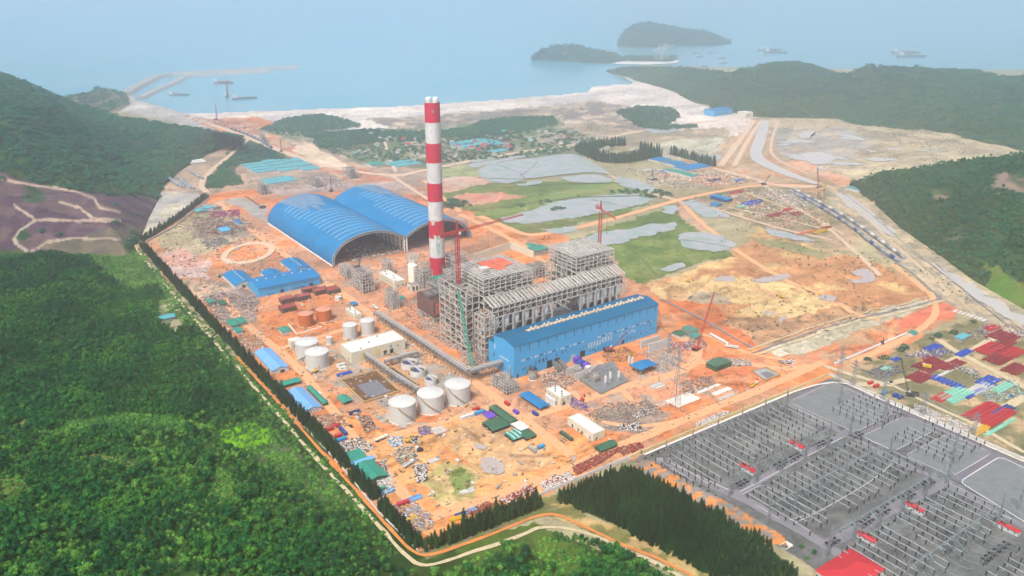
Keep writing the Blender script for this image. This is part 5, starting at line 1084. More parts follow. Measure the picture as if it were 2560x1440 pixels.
cage('steel frame around the left of the chimney foot', (1058, 722), (1078, 714), (1042, 708), 680, 3, 3, 6, 6, .6); cage('steel frame standing right behind the chimney', (1140, 690), (1176, 680), (1122, 672), 646, 4, 3, 5, 7, .4)
cage('open steel duct support between the chimney and the brown precipitator', (1100, 745), (1140, 732), (1076, 724), 722, 5, 3, 2, 8, .7)
cage('unfinished concrete portal by the chimney yard', (1030, 729), (1046, 724), (1022, 722), 716, 2, 1, 1, 9, .9, name='concrete_portal', col='pale_concrete', tc=.8)
for lab, c, r, l, yt, sd in [('hazy steel tower beyond the coal hall, far left of two', (655, 488), (672, 484), (645, 478), 466, 21), ('hazy steel tower beyond the coal hall, right of its twin', (790, 470), (806, 466), (780, 461), 448, 22), ('steel tower under way behind the coal hall ridge', (876, 448), (894, 444), (868, 440), 425, 23), ('distant steel tower beside the harbour road', (655, 352), (664, 350), (648, 348), 338, 24)]:
    cage(lab, c, r, l, yt, 3, 3, 4, sd, .7)
cage('scaffold block between the chimney and the left boiler frame', (1128, 712), (1166, 700), (1112, 700), 684, 5, 4, 4, 41, .7); cage('dark duct scaffold right behind the left boiler frame', (1330, 700), (1372, 690), (1312, 688), 672, 5, 4, 4, 42, .7); cage('low scaffold at the foot of the brown precipitator', (1090, 770), (1140, 756), (1062, 752), 752, 5, 4, 2, 43, .6); cage('pale steel pipe frame between hopper rows and the left boiler', (1150, 800), (1170, 792), (1136, 790), 776, 3, 3, 3, 44, .5)
def precipitator():
    x, y, la, lb, h = spec((1085, 806), (1138, 788), (1047, 779), 756); t = thing('precipitator', 'brown ribbed precipitator box open at its front, between the chimney and the red tower crane', 'industrial box', (x, y, 0), AA)
    part(frame_mb(lin(0, la, 4), lin(0, lb, 4), [0, 4], .7, .5, .6, 2), 'support_frame', 'steel', t); mb = MB(); mb.box(0, 0, 4.3, la, lb, h); 
    for i in range(7): z = 5 + i * (h - 5) / 7; mb.box(-.35, -.2, z, la + .35, lb + .2, z + .5)
    part(mb, 'casing', 'brown_steel', t); j = MB()
    for i in range(14): q = lb * (i + .5) / 14; j.bar((0, q, h + .5), (la, q, h + .5), .5)
    part(j, 'roof_beams', 'brown_steel', t)
    for k in range(2): q = la * (.06 + .48 * k); part(MB().add([(q, -.6, 6), (q + la * .42, -.6, 6), (q + la * .42, -.6, h - 1), (q, -.6, h - 1), (q + la * .21, -3.4, h * .55)], [(0, 1, 4), (1, 2, 4), (2, 3, 4), (3, 0, 4)]), 'duct_mouth', 'formwork_red', t)
    for k in range(3): part(MB().box(la * .3 * k + 1, lb * .3, h + 1, la * .3 * k + 7, lb * .7, h + 4), 'roof_duct', 'dark_steel', t)
precipitator()

# ------------------------------------------------------------------ sheds, workshops and offices
W1 = lambda n, step, z=5.2, w_=2.2, h_=1.: row('f', n, 4, step, z, w_, h_)
gable('workshop', 'long light blue workshop with bright blue roof at the head of the hedge yard', 'workshop', spec((648.5, 744), (808, 715), (628, 718), 723), 'blue_wall', 'blue_roof', 'a', 3, row('f', 18, 8, 3.7, 6.4, 2.6, 1.) + [('f', 24, 0, 4, 4.4, 'door', 'dark'), ('f', 58, 0, 4, 4.4, 'door', 'dark'), ('f', 10, .6, 1.8, 1.6, 'window', 'window_glass'), ('f', 14, .6, 1.8, 1.6, 'window', 'window_glass')] + row('f', 5, 38, 3, 1.4, 1.7, 1.5), vents=7)
gable('workshop', 'white gabled workshop with bright blue roof, left of the three behind the long one', 'workshop', spec((588, 724), (634, 709), (556, 696), 714), 'white_paint', 'blue_roof', 'b', 3.2, [('f', 8, 0, 4, 3.6, 'door', 'dark')] + row('f', 3, 14, 3, 2, 1.4, 1.4), vents=6)
gable('workshop', 'small white gabled shed with blue roof between the two bigger ones', 'shed', spec((668, 699), (703, 688), (651, 686), 693), 'white_paint', 'blue_roof', 'b', 2.4, row('f', 3, 3, 4, 1.2, 1.2, 1.2), vents=0)
gable('workshop', 'white walled workshop with blue roof nearest the coal hall', 'workshop', spec((733, 685), (775, 673), (702, 661), 677), 'white_paint', 'blue_roof', 'b', 2.8, row('s', 8, 3, 4, 1.2, 2, 1.3), vents=6)
gable('warehouse', 'upper pale blue roofed warehouse against the hedge', 'warehouse', spec((682, 937), (722, 925), (634, 890), 928), 'white_paint', 'pale_blue_roof', 'b', 2.2, row('s', 8, 3, 5, 1.4, 1.5, 1.2) + [('f', 7, 0, 4, 2.6, 'door', 'dark')])
gable('warehouse', 'lower pale blue roofed warehouse against the hedge with white gable', 'warehouse', spec((762, 1038), (806, 1026), (715, 989), 1030), 'white_paint', 'pale_blue_roof', 'b', 2.4, row('s', 9, 3, 5.5, 1.2, 1.5, 1.2) + row('f', 4, 2.5, 2.6, 1.1, 1., 1.))
gable('lean_to', 'long green lean-to along the lower pale blue warehouse', 'shed', spec((809, 1016), (817, 1010), (760, 976), 1009), 'dark_green', 'green_roof', 'b', .5)
gable('shed', 'green roofed open shed just above the lower pale blue warehouse', 'shed', spec((705, 973), (750, 958), (700, 963), 965), 'white_paint', 'green_roof', 'a', 1.2, posts=True)
gable('shed', 'emerald roofed shelter beside the brown water basin', 'shed', spec((859, 1014), (881, 1006), (841, 1000), 1008), 'scrap_grey', 'green_roof', 'b', .8, posts=True)
gable('shed', 'weathered green roofed shed at the upper end of the hedge camp', 'shed', spec((878, 1165), (917, 1150), (852, 1144), 1158), 'dark_green', 'green_roof', 'a', 1.2, posts=True)
gable('shed', 'narrow pale blue roofed shed between two teal ones', 'shed', spec((882, 1170), (932, 1148), (876, 1164), 1163), 'white_paint', 'pale_blue_roof', 'a', .6)
gable('shed', 'large teal roofed shed with bright roof sheets at the end of the hedge camp', 'shed', spec((919, 1213), (968, 1192), (888, 1172), 1206), 'dark_green', 'green_roof', 'b', 2., row('f', 4, 2, 3, 1, 1.2, 1.2))
gable('pavilion', 'blue roofed open pavilion on white posts in front of the turbine hall', 'pavilion', spec((1601, 941), (1647, 928), (1580, 926), 926), 'white_paint', 'blue_roof', 'b', 1, posts=True)
gable('canopy', 'long narrow blue canopy on posts left of the cream pump house', 'canopy', spec((1350, 1030), (1373, 1021), (1300, 995), 1021), 'white_paint', 'blue_roof', 'b', .5, posts=True)
gable('shed', 'dark green roofed shed next to the maroon scrap by the wall', 'shed', spec((1502, 1134), (1545, 1119), (1487, 1123), 1127), 'dark_green', 'dark_green', 'a', 1.6, [('f', 3, 0, 3, 2.2, 'door', 'dark')])
gable('shed', 'olive green shed with blue tarps left of the square pond', 'shed', spec((1790, 930), (1830, 916), (1764, 918), 919), 'dark_green', 'dark_green', 'b', 1.6, [('f', 4, 0, 4, 2.8, 'door', 'dark')])
gable('shed', 'big patched green shed on the open orange lot', 'shed', spec((1232, 1084), (1272, 1068), (1206, 1063), 1077), 'dark', 'dark_green', 'a', 1.2); gable('shed', 'long green roofed shed with a blue end on the open orange lot', 'shed', spec((1276, 1065), (1292, 1057), (1221, 1027), 1057), 'dark', 'dark_green', 'b', .9)
gable('shed', 'striped green and white shed with a dark wall', 'shed', spec((1283, 1106), (1312, 1094), (1260, 1090), 1100), 'dark', 'green_roof', 'a', .8, stripe=3); gable('shed', 'small green shed with a plain roof at the right of the camp cluster', 'shed', spec((1316, 1103), (1340, 1094), (1300, 1087), 1097), 'dark', 'dark_green', 'a', .7)
gable('shed', 'grey white roofed shed in the middle of the camp cluster', 'shed', spec((1300, 1083), (1320, 1074), (1278, 1066), 1077), 'scrap_grey', 'white_roof', 'a', .6); gable('shed', 'purple blue roofed shed behind the big patched green one', 'shed', spec((1222, 1052), (1240, 1046), (1205, 1040), 1047), 'scrap_grey', 'purple_tarp', 'a', .5)
for i, (c, r, l, yt, m, lab) in enumerate([((708, 838), (729, 832), (700, 826), 832, 'green_roof', 'green roofed hut with a pale wall near the orange tanks'), ((580, 822), (596, 816), (566, 808), 815, 'green_roof', 'left teal roof of the hedge hut trio'), ((602, 816), (616, 810), (592, 804), 808, 'green_roof', 'right teal roof of the hedge hut trio'), ((592, 838), (606, 832), (582, 828), 831, 'green_roof', 'nearest teal roof of the hedge hut trio'),
        ((524, 764), (536, 760), (514, 756), 758, 'green_roof', 'small dusty green hut beside the hedge'), ((552, 768), (566, 763), (540, 758), 762, 'dark_green', 'dark green hut among coloured tarps near the hedge'), ((598, 566), (606, 562), (582, 556), 560, 'blue_roof', 'white hut with small blue roof in the upper soil yard'), ((556, 590), (578, 586), (552, 580), 579, 'blue_wall', 'blue boxy hut in the upper soil yard'), ((492, 536), (516, 528), (470, 532), 530, 'teal_roof', 'long teal hut by the upper hedge'), ((508, 530), (530, 524), (500, 524), 522, 'teal_roof', 'teal hut with a raised roof by the upper hedge'), ((538, 526), (550, 522), (530, 520), 518, 'scrap_grey', 'grey gabled hut near the upper hedge'),
        ((404, 806), (438, 796), (396, 798), 799, 'teal_roof', 'teal roofed farm house at the edge of the near forest'), ((1700, 848), (1722, 842), (1680, 838), 841, 'dark_green', 'dusty green hut right of the turbine hall'), ((1726, 838), (1744, 832), (1708, 826), 830, 'green_roof', 'bright green roof hut right of the turbine hall'), ((1738, 852), (1756, 846), (1722, 842), 845, 'green_roof', 'third green hut in the row right of the turbine hall'), ((2283, 842), (2296, 838), (2270, 836), 836, 'green_roof', 'lone green hut on the pale pipeline bank'), ((2404, 857), (2430, 848), (2390, 848), 849, 'teal_roof', 'pale teal roofed shed in the right laydown yard'),
        ((1340, 640), (1366, 630), (1330, 628), 628, 'green_roof', 'green roofed shed behind the right boiler frame'), ((1326, 622), (1340, 618), (1318, 616), 616, 'green_roof', 'small green hut left of the far red tower crane'), ((882, 768), (893, 764), (876, 762), 762, 'blue_roof', 'tiny blue roof by the cream pump building'), ((1080, 706), (1120, 698), (1070, 700), 701, 'green_roof', 'green container hut below the chimney foot'), ((990, 757), (1010, 750), (984, 750), 750, 'green_roof', 'green machine hut in the red soil below the concrete building')]):
    gable('hut', lab, 'hut', spec(c, r, l, yt), 'scrap_grey' if i % 3 else 'white_paint', m, 'a' if i % 2 else 'b', .6)
flat('water_works', 'long cream water treatment building with flat white roof and yellow panels', 'building', spec((880, 910), (1013, 873), (848, 888), 884), 'cream_wall', 'white_roof', [('f', 32 + 3.4 * 0, 0, 3.6, 4.6, 'door', 'dark'), ('f', 38.5, 0, 3.6, 4.6, 'door', 'dark'), ('f', 38.5, 6, 2.4, 2.6, 'window', 'blue_wall'), ('f', 9, 1, 4.6, 7.5, 'panel', 'yellow_wall'), ('f', 24, 1, 4.6, 7.5, 'panel', 'yellow_wall'), ('f', 46, 6, 2, .8, 'window', 'window_glass'), ('s', 6, 2, 1.4, 1.6, 'window', 'window_glass')], units=3)
flat('upper_hall', 'raised white roofed rear hall of the water works', 'building', (*W(AB(861, 893)[0] + 2, AB(861, 893)[1] + 3), 38, 8, 11.5), 'cream_wall', 'white_roof', units=2) if 0 else None
flat('pump_house', 'small cream pump house behind the white twin tanks', 'building', spec((729, 874), (753, 866), (722.5, 866), 856), 'cream_wall', 'white_roof', row('f', 2, 2, 4, 2, 1.2, 1.4))
flat('pump_house', 'cream box building topped by white units above the pipe rack', 'building', spec((888, 800), (904, 795), (857, 784), 789), 'cream_wall', 'white_roof', row('s', 5, 3, 4, 1.5, 1.2, 1.4), units=5)
flat('chemical_house', 'cream concrete building with open roof slots left of the chimney', 'building', spec((988, 722), (1010, 714), (941, 698), 706), 'cream_wall', 'white_roof', row('s', 7, 4, 5, 3, 1.6, 1.6) + row('f', 2, 3, 6, 2, 2, 2), units=5)
flat('pump_house', 'cream building with four white side vessels left of the small switchyard', 'building', spec((1401, 1016), (1426, 1005), (1361, 994), 996), 'cream_wall', 'white_roof', [('f', 2, 0, 3, 3.4, 'door', 'dark')] + row('s', 4, 4, 5, 5, 1.6, .9) + row('f', 2, 2, 5, 4.6, 1.4, .9), units=6)
flat('office', 'cream office with white terrace roof above the dark green shed', 'building', spec((1482.5, 1104), (1512.5, 1093), (1419, 1061), 1087), 'cream_wall', 'white_roof', [('s', 3, .4, 1.6, 2.6, 'door', 'container_cyan'), ('s', 12, .4, 1.6, 2.6, 'window', 'container_blue'), ('s', 17, .4, 1.4, 2.6, 'window', 'window_glass'), ('s', 24, .4, 1.8, 2.8, 'door', 'container_blue'), ('f', 3, 1, 1.4, 1.6, 'window', 'window_glass')])
flat('gate_lodge', 'white flat roofed lodge at the switchyard entrance beside the grove', 'building', spec((1961, 1388), (1983, 1377), (1946, 1376), 1377), 'cream_wall', 'concrete', row('f', 3, 1.2, 2.2, 1.2, 1, 1))
def hip(name, label, cat, sp, wall, roof, rise, wins=()):
    x, y, la, lb, h = sp; t = thing(name, label, cat, (x, y, 0), AA); part(MB().box(0, 0, -.2, la, lb, h), 'wall', wall, t); e = .6; k = min(la, lb) / 2
    v = [(-e, -e, h), (la + e, -e, h), (la + e, lb + e, h), (-e, lb + e, h)]; rd = [(k, lb / 2, h + rise), (la - k, lb / 2, h + rise)] if la > lb else [(la / 2, k, h + rise), (la / 2, lb - k, h + rise)]
    fs = [(0, 1, 5, 4), (1, 2, 5), (2, 3, 4, 5), (3, 0, 4), (3, 2, 1, 0)] if la > lb else [(0, 1, 4), (1, 2, 5, 4), (2, 3, 5), (3, 0, 4, 5), (3, 2, 1, 0)]
    part(MB().add(v + rd, fs), 'roof', roof, t); facade(t, la, lb, h, wins); return t
hip('control_house', 'control house with red tiled hip roof at the bottom edge of the switchyard', 'building', (*G(2120, 1500), 34, 22, 5.5), 'cream_wall', 'tile_red', 3.2, row('s', 7, 2, 3, 1.5, 1.6, 2))
for i, (p, lab) in enumerate([((1882, 1190), 'red roofed relay kiosk nearest the grove side of the switchyard'), ((2004, 1130), 'red roofed relay kiosk below the large empty gravel pad'), ((2183, 1367), 'red roofed relay kiosk beside the red hipped control house'), ((2305, 1290), 'red roofed relay kiosk in the middle of the lower switchyard'), ((2543, 1342), 'red roofed relay kiosk at the right edge of the photo')]):
    a, b = AB(*p); t = gable('relay_kiosk', lab, 'kiosk', (*W(a, b), 4, 12, 3), 'white_paint', 'tile_red', 'b', .5, row('s', 3, 1.5, 4, 1, .9, 1.2)); shared_box('roof_unit', 'dark', t, 1, 8, 3.3, 2.4, 9.6, 4.2); shared_box('roof_unit', 'dark', t, 1, 10.2, 3.3, 2.4, 11.6, 4.2)

# ------------------------------------------------------------------ camp roofs and far sheds
def camp(label, c, r, l, yt, m, n=1, **k):
    x, y, la, lb, h = spec(c, r, l, yt); a, b = AB(*c)
    for i in range(n):
        d = lb / n; lb_ = label if n == 1 else label + [', nearest row', ', second row', ', third row', ', fourth row', ', fifth row'][i]
        gable('barrack', lb_, 'barrack', (*W(a, b + d * i), la, d * (.8 if n > 1 else 1), min(h, 4.)), 'white_paint', m, 'a', .8, **k)
camp('pale teal worker barrack left of the camp lane', (640, 436), (690, 428), (594, 414), 432, 'teal_roof', 4); camp('teal worker barrack in the middle of the camp', (700, 432), (742, 424), (660, 402), 428, 'teal_roof', 4); camp('teal worker barrack right of the camp lane', (758, 430), (800, 424), (704, 400), 426, 'teal_roof', 3)
camp('long grey green camp hall', (670, 464), (740, 452), (652, 452), 460, 'teal_roof'); camp('blue roof hall of the far coastal village', (1160, 372), (1224, 366), (1128, 356), 369, 'teal_roof', 2); camp('second blue roofed village hall', (1232, 366), (1265, 362), (1196, 350), 363, 'teal_roof')
camp('teal fish farm roof left of the chimney', (930, 418), (965, 415), (922, 410), 414, 'green_roof'); camp('pale teal roof row beside the fish ponds', (990, 420), (1055, 412), (972, 406), 417, 'teal_roof', 2); camp('thin teal roof by the village lane', (1235, 384), (1275, 380), (1225, 378), 382, 'teal_roof')
camp('bright blue factory roof at the left of the walled camp', (1690, 418), (1715, 412), (1618, 398), 414, 'blue_roof', 2); camp('bright blue factory roof at the right of the walled camp', (1716, 430), (1772, 418), (1690, 420), 426, 'blue_roof'); camp('long dark green warehouse in the distant laydown yard', (1728, 447), (1736, 441), (1654, 430), 441, 'green_roof')
gable('warehouse', 'deep blue warehouse beside the haul road junction', 'warehouse', spec((1817, 508), (1825, 503), (1778, 496), 500), 'container_blue', 'blue_roof', 'b', 1); gable('shed', 'small light blue shed below the deep blue warehouse', 'shed', spec((1792, 518), (1800, 514), (1778, 512), 513), 'container_cyan', 'blue_roof', 'b', .5)
gable('pump_hall', 'pale blue pumping station with a row of windows on the far shore plain', 'industrial hall', spec((1785, 292), (1850, 289), (1777, 285), 278), 'blue_wall', 'blue_roof', 'a', 1.5, row('f', 12, 4, 6, 4, 3, 3)); flat('pump_house', 'cream pump house next to the pale blue pumping station', 'building', spec((1864, 294), (1885, 292), (1860, 288), 283), 'cream_wall', 'white_roof', row('f', 3, 2, 6, 2, 3, 3))
camp('teal roofs along the foot of the near right hill', (2150, 482), (2170, 476), (2130, 470), 477, 'teal_roof'); camp('red roof at the foot of the near right hill', (2196, 512), (2208, 508), (2186, 504), 509, 'tile_red'); camp('pale long shed in the pipe casting yard', (478, 412), (510, 404), (470, 404), 408, 'white_roof', 2)
# village houses
vh = None; rr_ = random.Random(3)
for i in range(70):
    px, py = rr_.uniform(860, 1520), rr_.uniform(330, 396)
    if py > 345 + (1520 - px) * .08 + 8 and px > 1250 and py > 378: continue
    if not (1040 > px or px > 1110): continue
    x, y = G(px, py)
    if i % 9 == 0 or vh is None:
        t = gable('village_house', 'small pale village house among the coastal trees', 'house', (x, y, rr_.uniform(8, 12), rr_.uniform(6, 8), 4), 'white_paint', ['tile_red', 'scrap_grey', 'white_roof', 'teal_roof'][i // 9 % 4], 'a', 1.8, group='houses of the coastal village'); vh = t
    else: dup(vh, (x, y, 0), rr_.uniform(0, 3.1))

# ------------------------------------------------------------------ containers, vehicles
CLABEL = {}
def container(px, py, m, label, along='b', L_=12.2, name='container'):
    x, y = G(px, py); t = thing(name, label, 'container', (x, y, 0), AA + (PI / 2 if along == 'b' else 0)); mb = MB(); mb.box(-L_ / 2, -1.22, .1, L_ / 2, 1.22, 2.6)
    k = int(L_ / .6)
    for i in range(k): q = -L_ / 2 + .3 + i * (L_ - .6) / (k - 1); mb.box(q - .12, -1.28, .25, q + .12, -1.22, 2.45); mb.box(q - .12, 1.22, .25, q + .12, 1.28, 2.45)
    part(mb, 'box', m, t); part(MB().box(-L_ / 2 - .03, -1.15, .2, -L_ / 2 + .01, -.03, 2.5).box(-L_ / 2 - .03, .03, .2, -L_ / 2 + .01, 1.15, 2.5), 'door', m, t); return t
for a in [(858, 1081, 'container_blue', 'blue container on the right side of the container square'), (822, 1092, 'container_navy', 'navy container on the left side of the container square'), (825, 1076, 'container_red', 'red container at the upper left of the container square', 'a', 6.1), (840, 1068, 'container_red', 'red container at the upper right of the container square', 'a', 6.1), (846, 1093, 'container_red', 'red container closing the container square', 'a', 6.1), (848, 1104, 'container_cyan', 'long sky blue container in front of the container square', 'a', 12.2),
          (887, 1034, 'container_navy', 'lone navy container beside the site road below the basin', 'a', 9), (1416, 1093, 'dark_green', 'long dark green container beside the cream office', 'b', 14), (1008, 1262, 'container_red', 'red container stacked near the bottom corner of the yard', 'a', 9), (944, 1232, 'container_red', 'dusty red container beside the scrap at the hedge', 'b', 6.1), (946, 1167, 'container_red', 'small red container by the narrow pale blue shed', 'a', 3), (1191, 1026, 'container_red', 'red container left of the big green camp', 'a', 6.1), (1200, 1034, 'container_cyan', 'pale blue container against the green camp', 'a', 9), (1353, 1120, 'container_cyan', 'sky blue cabin on the open orange lot', 'a', 6.1), (1168, 1044, 'white_paint', 'white site cabin row left of the red container', 'a', 12.2), (958, 1226, 'green_roof', 'green cabin near the bottom hedge', 'a', 4),
          (1331, 1127, 'scrap_grey', 'grey trailer beside the sky blue cabin', 'b', 9), (620, 1098, 'white_paint', 'x')][:-1]: container(*a)
for i, (px, py, m, lab, al) in enumerate([(2210, 985, 'container_cyan', 'sky blue container by the switchyard outer wall', 'a'), (2238, 991, 'container_blue', 'deep blue container pair beside the dark yard crane', 'a'), (2250, 996, 'container_blue', 'deep blue container under the dark yard crane', 'a'), (2176, 960, 'container_red', 'small red cabin on the verge outside the switchyard', 'a'), (2190, 968, 'container_red', 'second small red cabin on the verge outside the switchyard', 'a'), (1268, 1012, 'container_red', 'red skid box by the turbine hall corner', 'b'), (1338, 1063 - 26, 'container_blue', 'purple blue cabin row by the long canopy', 'b'), (1290, 1033, 'purple_tarp', 'purple covered crate row along the camp fence', 'b')]): container(px, py, m, lab, al, 6.1)
def truck(px, py, rz, label, body='white_paint', kind='tipper', L_=10):
    x, y = G(px, py); t = thing('truck', label, 'truck', (x, y, 0), rz); part(MB().box(L_ / 2 - 2.2, -1.2, .7, L_ / 2, 1.2, 3.0), 'cab', 'white_paint', t); part(MB().box(L_ / 2 - .8, -1.1, 1.7, L_ / 2 + .03, 1.1, 2.6), 'windscreen', 'window_glass', t)
    part(MB().box(-L_ / 2, -.9, .6, L_ / 2 - 1, .9, 1.05), 'chassis', 'dark', t)
    if kind == 'tank': part(MB().pipe((-L_ / 2, 0, 2.1), (L_ / 2 - 2.6, 0, 2.1), 1.15, 14), 'tank', body, t)
    else: part(MB().prism([(-1.25, 1.1), (1.25, 1.1), (1.35, 2.7), (1.15, 2.7), (1.05, 1.3), (-1.05, 1.3), (-1.15, 2.7), (-1.35, 2.7)], -L_ / 2, L_ / 2 - 2.5, axis='x'), 'tipper_body', body, t)
    for xx in (-L_ / 2 + 1.2, -L_ / 2 + 2.5, L_ / 2 - 1.3):
        for s in (-1, 1): part(MB().pipe((xx, s * .85, .5), (xx, s * 1.2, .5), .5, 12), 'wheel', 'tyre_black', t)
    return t
truck(954, 1100, AA + .1, 'long cream tanker truck crossing the near lot', 'cream_wall', 'tank', 11); truck(1021, 1164, AA + .3, 'white truck parked by the sack piles'); truck(1048, 1127, AA + 2, 'small dark truck on the near lot', 'dark', L_=6); truck(1885, 965, AA + .2, 'yellow truck with grey load on the road along the wall', 'crane_yellow'); truck(1830, 870, AA + 2.2, 'white lorry beside the row of white pipes', L_=12)
truck(1015, 770 + 90, AA + PI / 2, 'cement truck on the pipe rack road', 'scrap_grey', L_=8); truck(938, 771, AA + PI / 2, 'white mixer truck near the slim steel tower', 'white_paint', L_=9)
def car(px, py, rz, label, m='white_paint'):
    x, y = G(px, py); t = thing('car', label, 'car', (x, y, 0), rz); part(MB().prism([(-2.2, .35), (2.2, .35), (2.2, .9), (1.2, 1.0), (.7, 1.55), (-1.3, 1.55), (-2.1, 1.0)], -.9, .9), 'body', m, t); part(MB().prism([(.72, 1.05), (1.1, 1.03), (.72, 1.46), (-1.28, 1.46), (-1.7, 1.03)], -.92, .92), 'windows', 'window_glass', t)
    for xx in (-1.4, 1.4):
        for s in (-1, 1): part(MB().pipe((xx, s * .7, .33), (xx, s * .95, .33), .33, 10), 'wheel', 'tyre_black', t)
for a in [(798, 984, AA - 1.4, 'white pickup on the hedge road by the green lean-to'), (814, 1003, AA - 1.4, 'dark car on the hedge road below the white pickup', 'dark'), (877, 1067, AA - 1.4, 'black car on the hedge road above the junction', 'dark'), (1998, 1357, AA + 2.6, 'small white service cart on the switchyard road'), (2228, 956, AA, 'dark car at the laydown yard junction', 'dark'), (1046, 1127, AA + 1, 'black pickup beside the orange lot', 'dark'), (955, 1250, 1, 'grey car near the bottom hedge', 'scrap_grey')]: car(*a)
def excavator(px, py, rz, label, m='crane_yellow', dz=0):
    x, y = G(px, py); t = thing('excavator', label, 'excavator', (x, y, dz), rz)
    for s in (-1, 1): part(MB().prism([(-1.9, .1), (1.9, .1), (2.2, .5), (1.9, .9), (-1.9, .9), (-2.2, .5)], s * 1.3 - .3, s * 1.3 + .3), 'track', 'tyre_black', t)
    part(MB().box(-2, -1.2, 1, 1.6, 1.2, 2.2).box(-.2, .2, 2.2, 1.3, 1.2, 3.2), 'body', m, t); a = MB(); a.bar((1.2, -.3, 2), (4.2, -.3, 5), .45); a.bar((4.2, -.3, 5), (6.6, -.3, 2), .35); part(a, 'arm', m, t); part(MB().prism([(6.2, 2), (7, 1.9), (7, .9), (6, .7)], -.9, .3), 'bucket', 'dark', t)
for a in [(1020, 1105, .4, 'yellow excavator beside the round sack pile'), (1955, 745, 2.4, 'yellow excavator on the eastern sand'), (2048, 738, 1.2, 'excavator beside the eastern mud pool'), (1720, 705, .3, 'excavator at the edge of the pale sand terrace'), (790, 930, 1, 'yellow loader under the white twin tanks'), (550, 693, 2, 'green dusty excavator by the upper soil yard', 'dark_green'), (1355, 598, 1, 'yellow excavator at the bend of the green shed road'), (1115, 566, 2, 'dark excavator right of the coal hall', 'dark'), (1320, 735, 1, 'digger between the boiler frames', 'crane_yellow'), (2205, 860, 1, 'dark digger on the white pipeline', 'dark'), (1455, 1002, 1.2, 'red digger beside the transformer yard', 'crane_red')]: excavator(*a)

# ------------------------------------------------------------------ cranes
def lattice(mb, p, q, w0, n, t=.16, w1=None, mi=0):
    p = Vector(p); q = Vector(q); d = (q - p).normalized(); u = d.cross(Vector((0, 0, 1))) if abs(d.z) < .9 else d.cross(Vector((1, 0, 0))); u.normalize(); v = d.cross(u); w1 = w0 if w1 is None else w1
    def c(i, k): f = i / n; w_ = (w0 * (1 - f) + w1 * f) / 2; s = [(-1, -1), (1, -1), (1, 1), (-1, 1)][k]; return tuple(p + (q - p) * f + u * s[0] * w_ + v * s[1] * w_)
    for k in range(4): mb.bar(c(0, k), c(n, k), t * 1.5, mi)
    for i in range(n):
        for k in range(4): mb.bar(c(i, k), c(i + 1, (k + 1) % 4), t, mi)
    return mb
def tower_crane(label, x, y, h, jib, cj, az, m='crane_red'):
    t = thing('tower_crane', label, 'tower crane', (x, y, 0), az); part(lattice(MB(), (0, 0, 0), (0, 0, h), 2.8, int(h / 3), .3), 'mast', m, t); part(MB().box(-3.5, -3.5, -.3, 3.5, 3.5, 1), 'base', 'concrete', t)
    part(lattice(MB(), (-1, 0, h + 1), (jib, 0, h + 3), 1.7, int(jib / 3), .15, 1.0), 'jib', m, t); part(lattice(MB(), (1, 0, h + 1), (-cj, 0, h + 1), 2.2, int(cj / 3), .3), 'counter_jib', m, t); part(MB().box(-cj - .5, -1.6, h - 2, -cj + 4, 1.6, h + 1.8), 'counterweight', 'sack_white', t)
    a = MB(); lattice(a, (0, 0, h + 1), (0, 0, h + 11), 2, 4, .28, .4); part(a, 'apex', m, t); b = MB(); b.bar((0, 0, h + 11), (jib * .7, 0, h + 3), .14); b.bar((0, 0, h + 11), (-cj + 2, 0, h + 2), .14); part(b, 'tie_bars', m, t); part(MB().box(.8, -2.6, h - 1.4, 2.6, -1.1, h + .9), 'cab', 'white_paint', t); part(MB().bar((jib * .45, 0, h + 1), (jib * .45, 0, h - 20), .1).box(jib * .45 - .4, -.4, h - 21, jib * .45 + .4, .4, h - 20), 'hook', 'dark', t)
def azim(x, y, px, py, z): gx, gy = G(px, py, z); return math.atan2(gy - y, gx - x), math.hypot(gx - x, gy - y)
x, y = G(1150, 862); az, jl = azim(x, y, 1308, 563, 104); tower_crane('red tower crane standing between the chimney and the left boiler frame', x, y, hgt(582, x, y), jl, 24, az)
x, y = G(1495, 700); az, jl = azim(x, y, 1552, 558, hgt(520, x, y)); tower_crane('red tower crane rising behind the right boiler frame', x, y, hgt(525, x, y), min(jl, 48), 16, az)
def crawler(label, px, py, tx, ty, dist, m, boom_w=2., body=True, scale=1.):
    """dist: metres the boom head leans away from the viewer"""
    x, y = G(px, py); gy = y + dist
    lo, hi = 0, 250
    for _ in range(50):
        z = (lo + hi) / 2; X, Y = P(x, gy, z)
        if Y > ty: lo = z
        else: hi = z
    dep = gy * ct - (z - H) * st; hx = (tx - 1280) / F * dep; az = math.atan2(dist, hx - x) ; rr = math.hypot(hx - x, dist)
    t = thing('crawler_crane', label, 'crane', (x, y, 0), az); part(lattice(MB(), (1.5 * scale, 0, 2), (rr, 0, z), boom_w * .85, max(4, int(math.hypot(rr, z) / 3)), .17 * boom_w / 2, boom_w * .45), 'boom', m, t)
    for s in (-1, 1): part(MB().prism([(-3.6, .1), (3.6, .1), (4, .7), (3.6, 1.4), (-3.6, 1.4), (-4, .7)], s * 2.4 - .5, s * 2.4 + .5), 'track', 'tyre_black', t)
    part(MB().box(-5, -1.8, 1.5, 2, 1.8, 3.6), 'body', m, t); part(MB().box(.5, 1.0, 3.6, 2.2, 2.0, 5), 'cab', 'white_paint', t); part(MB().box(-6.2, -2, 1.6, -5, 2, 3.8), 'counterweight', 'dark', t); b = MB(); b.bar((-4.5, 0, 3.4), (rr, 0, z), .12); b.bar((rr, 0, z), (rr, 0, z * .55), .1); part(b, 'cables', 'dark', t); t.scale = (scale,) * 3 if scale != 1 else (1, 1, 1)
crawler('teal crawler crane with its lattice boom leaning against the boiler side frame', 1184, 932, 1146, 729, 25, 'crane_teal', 3.)
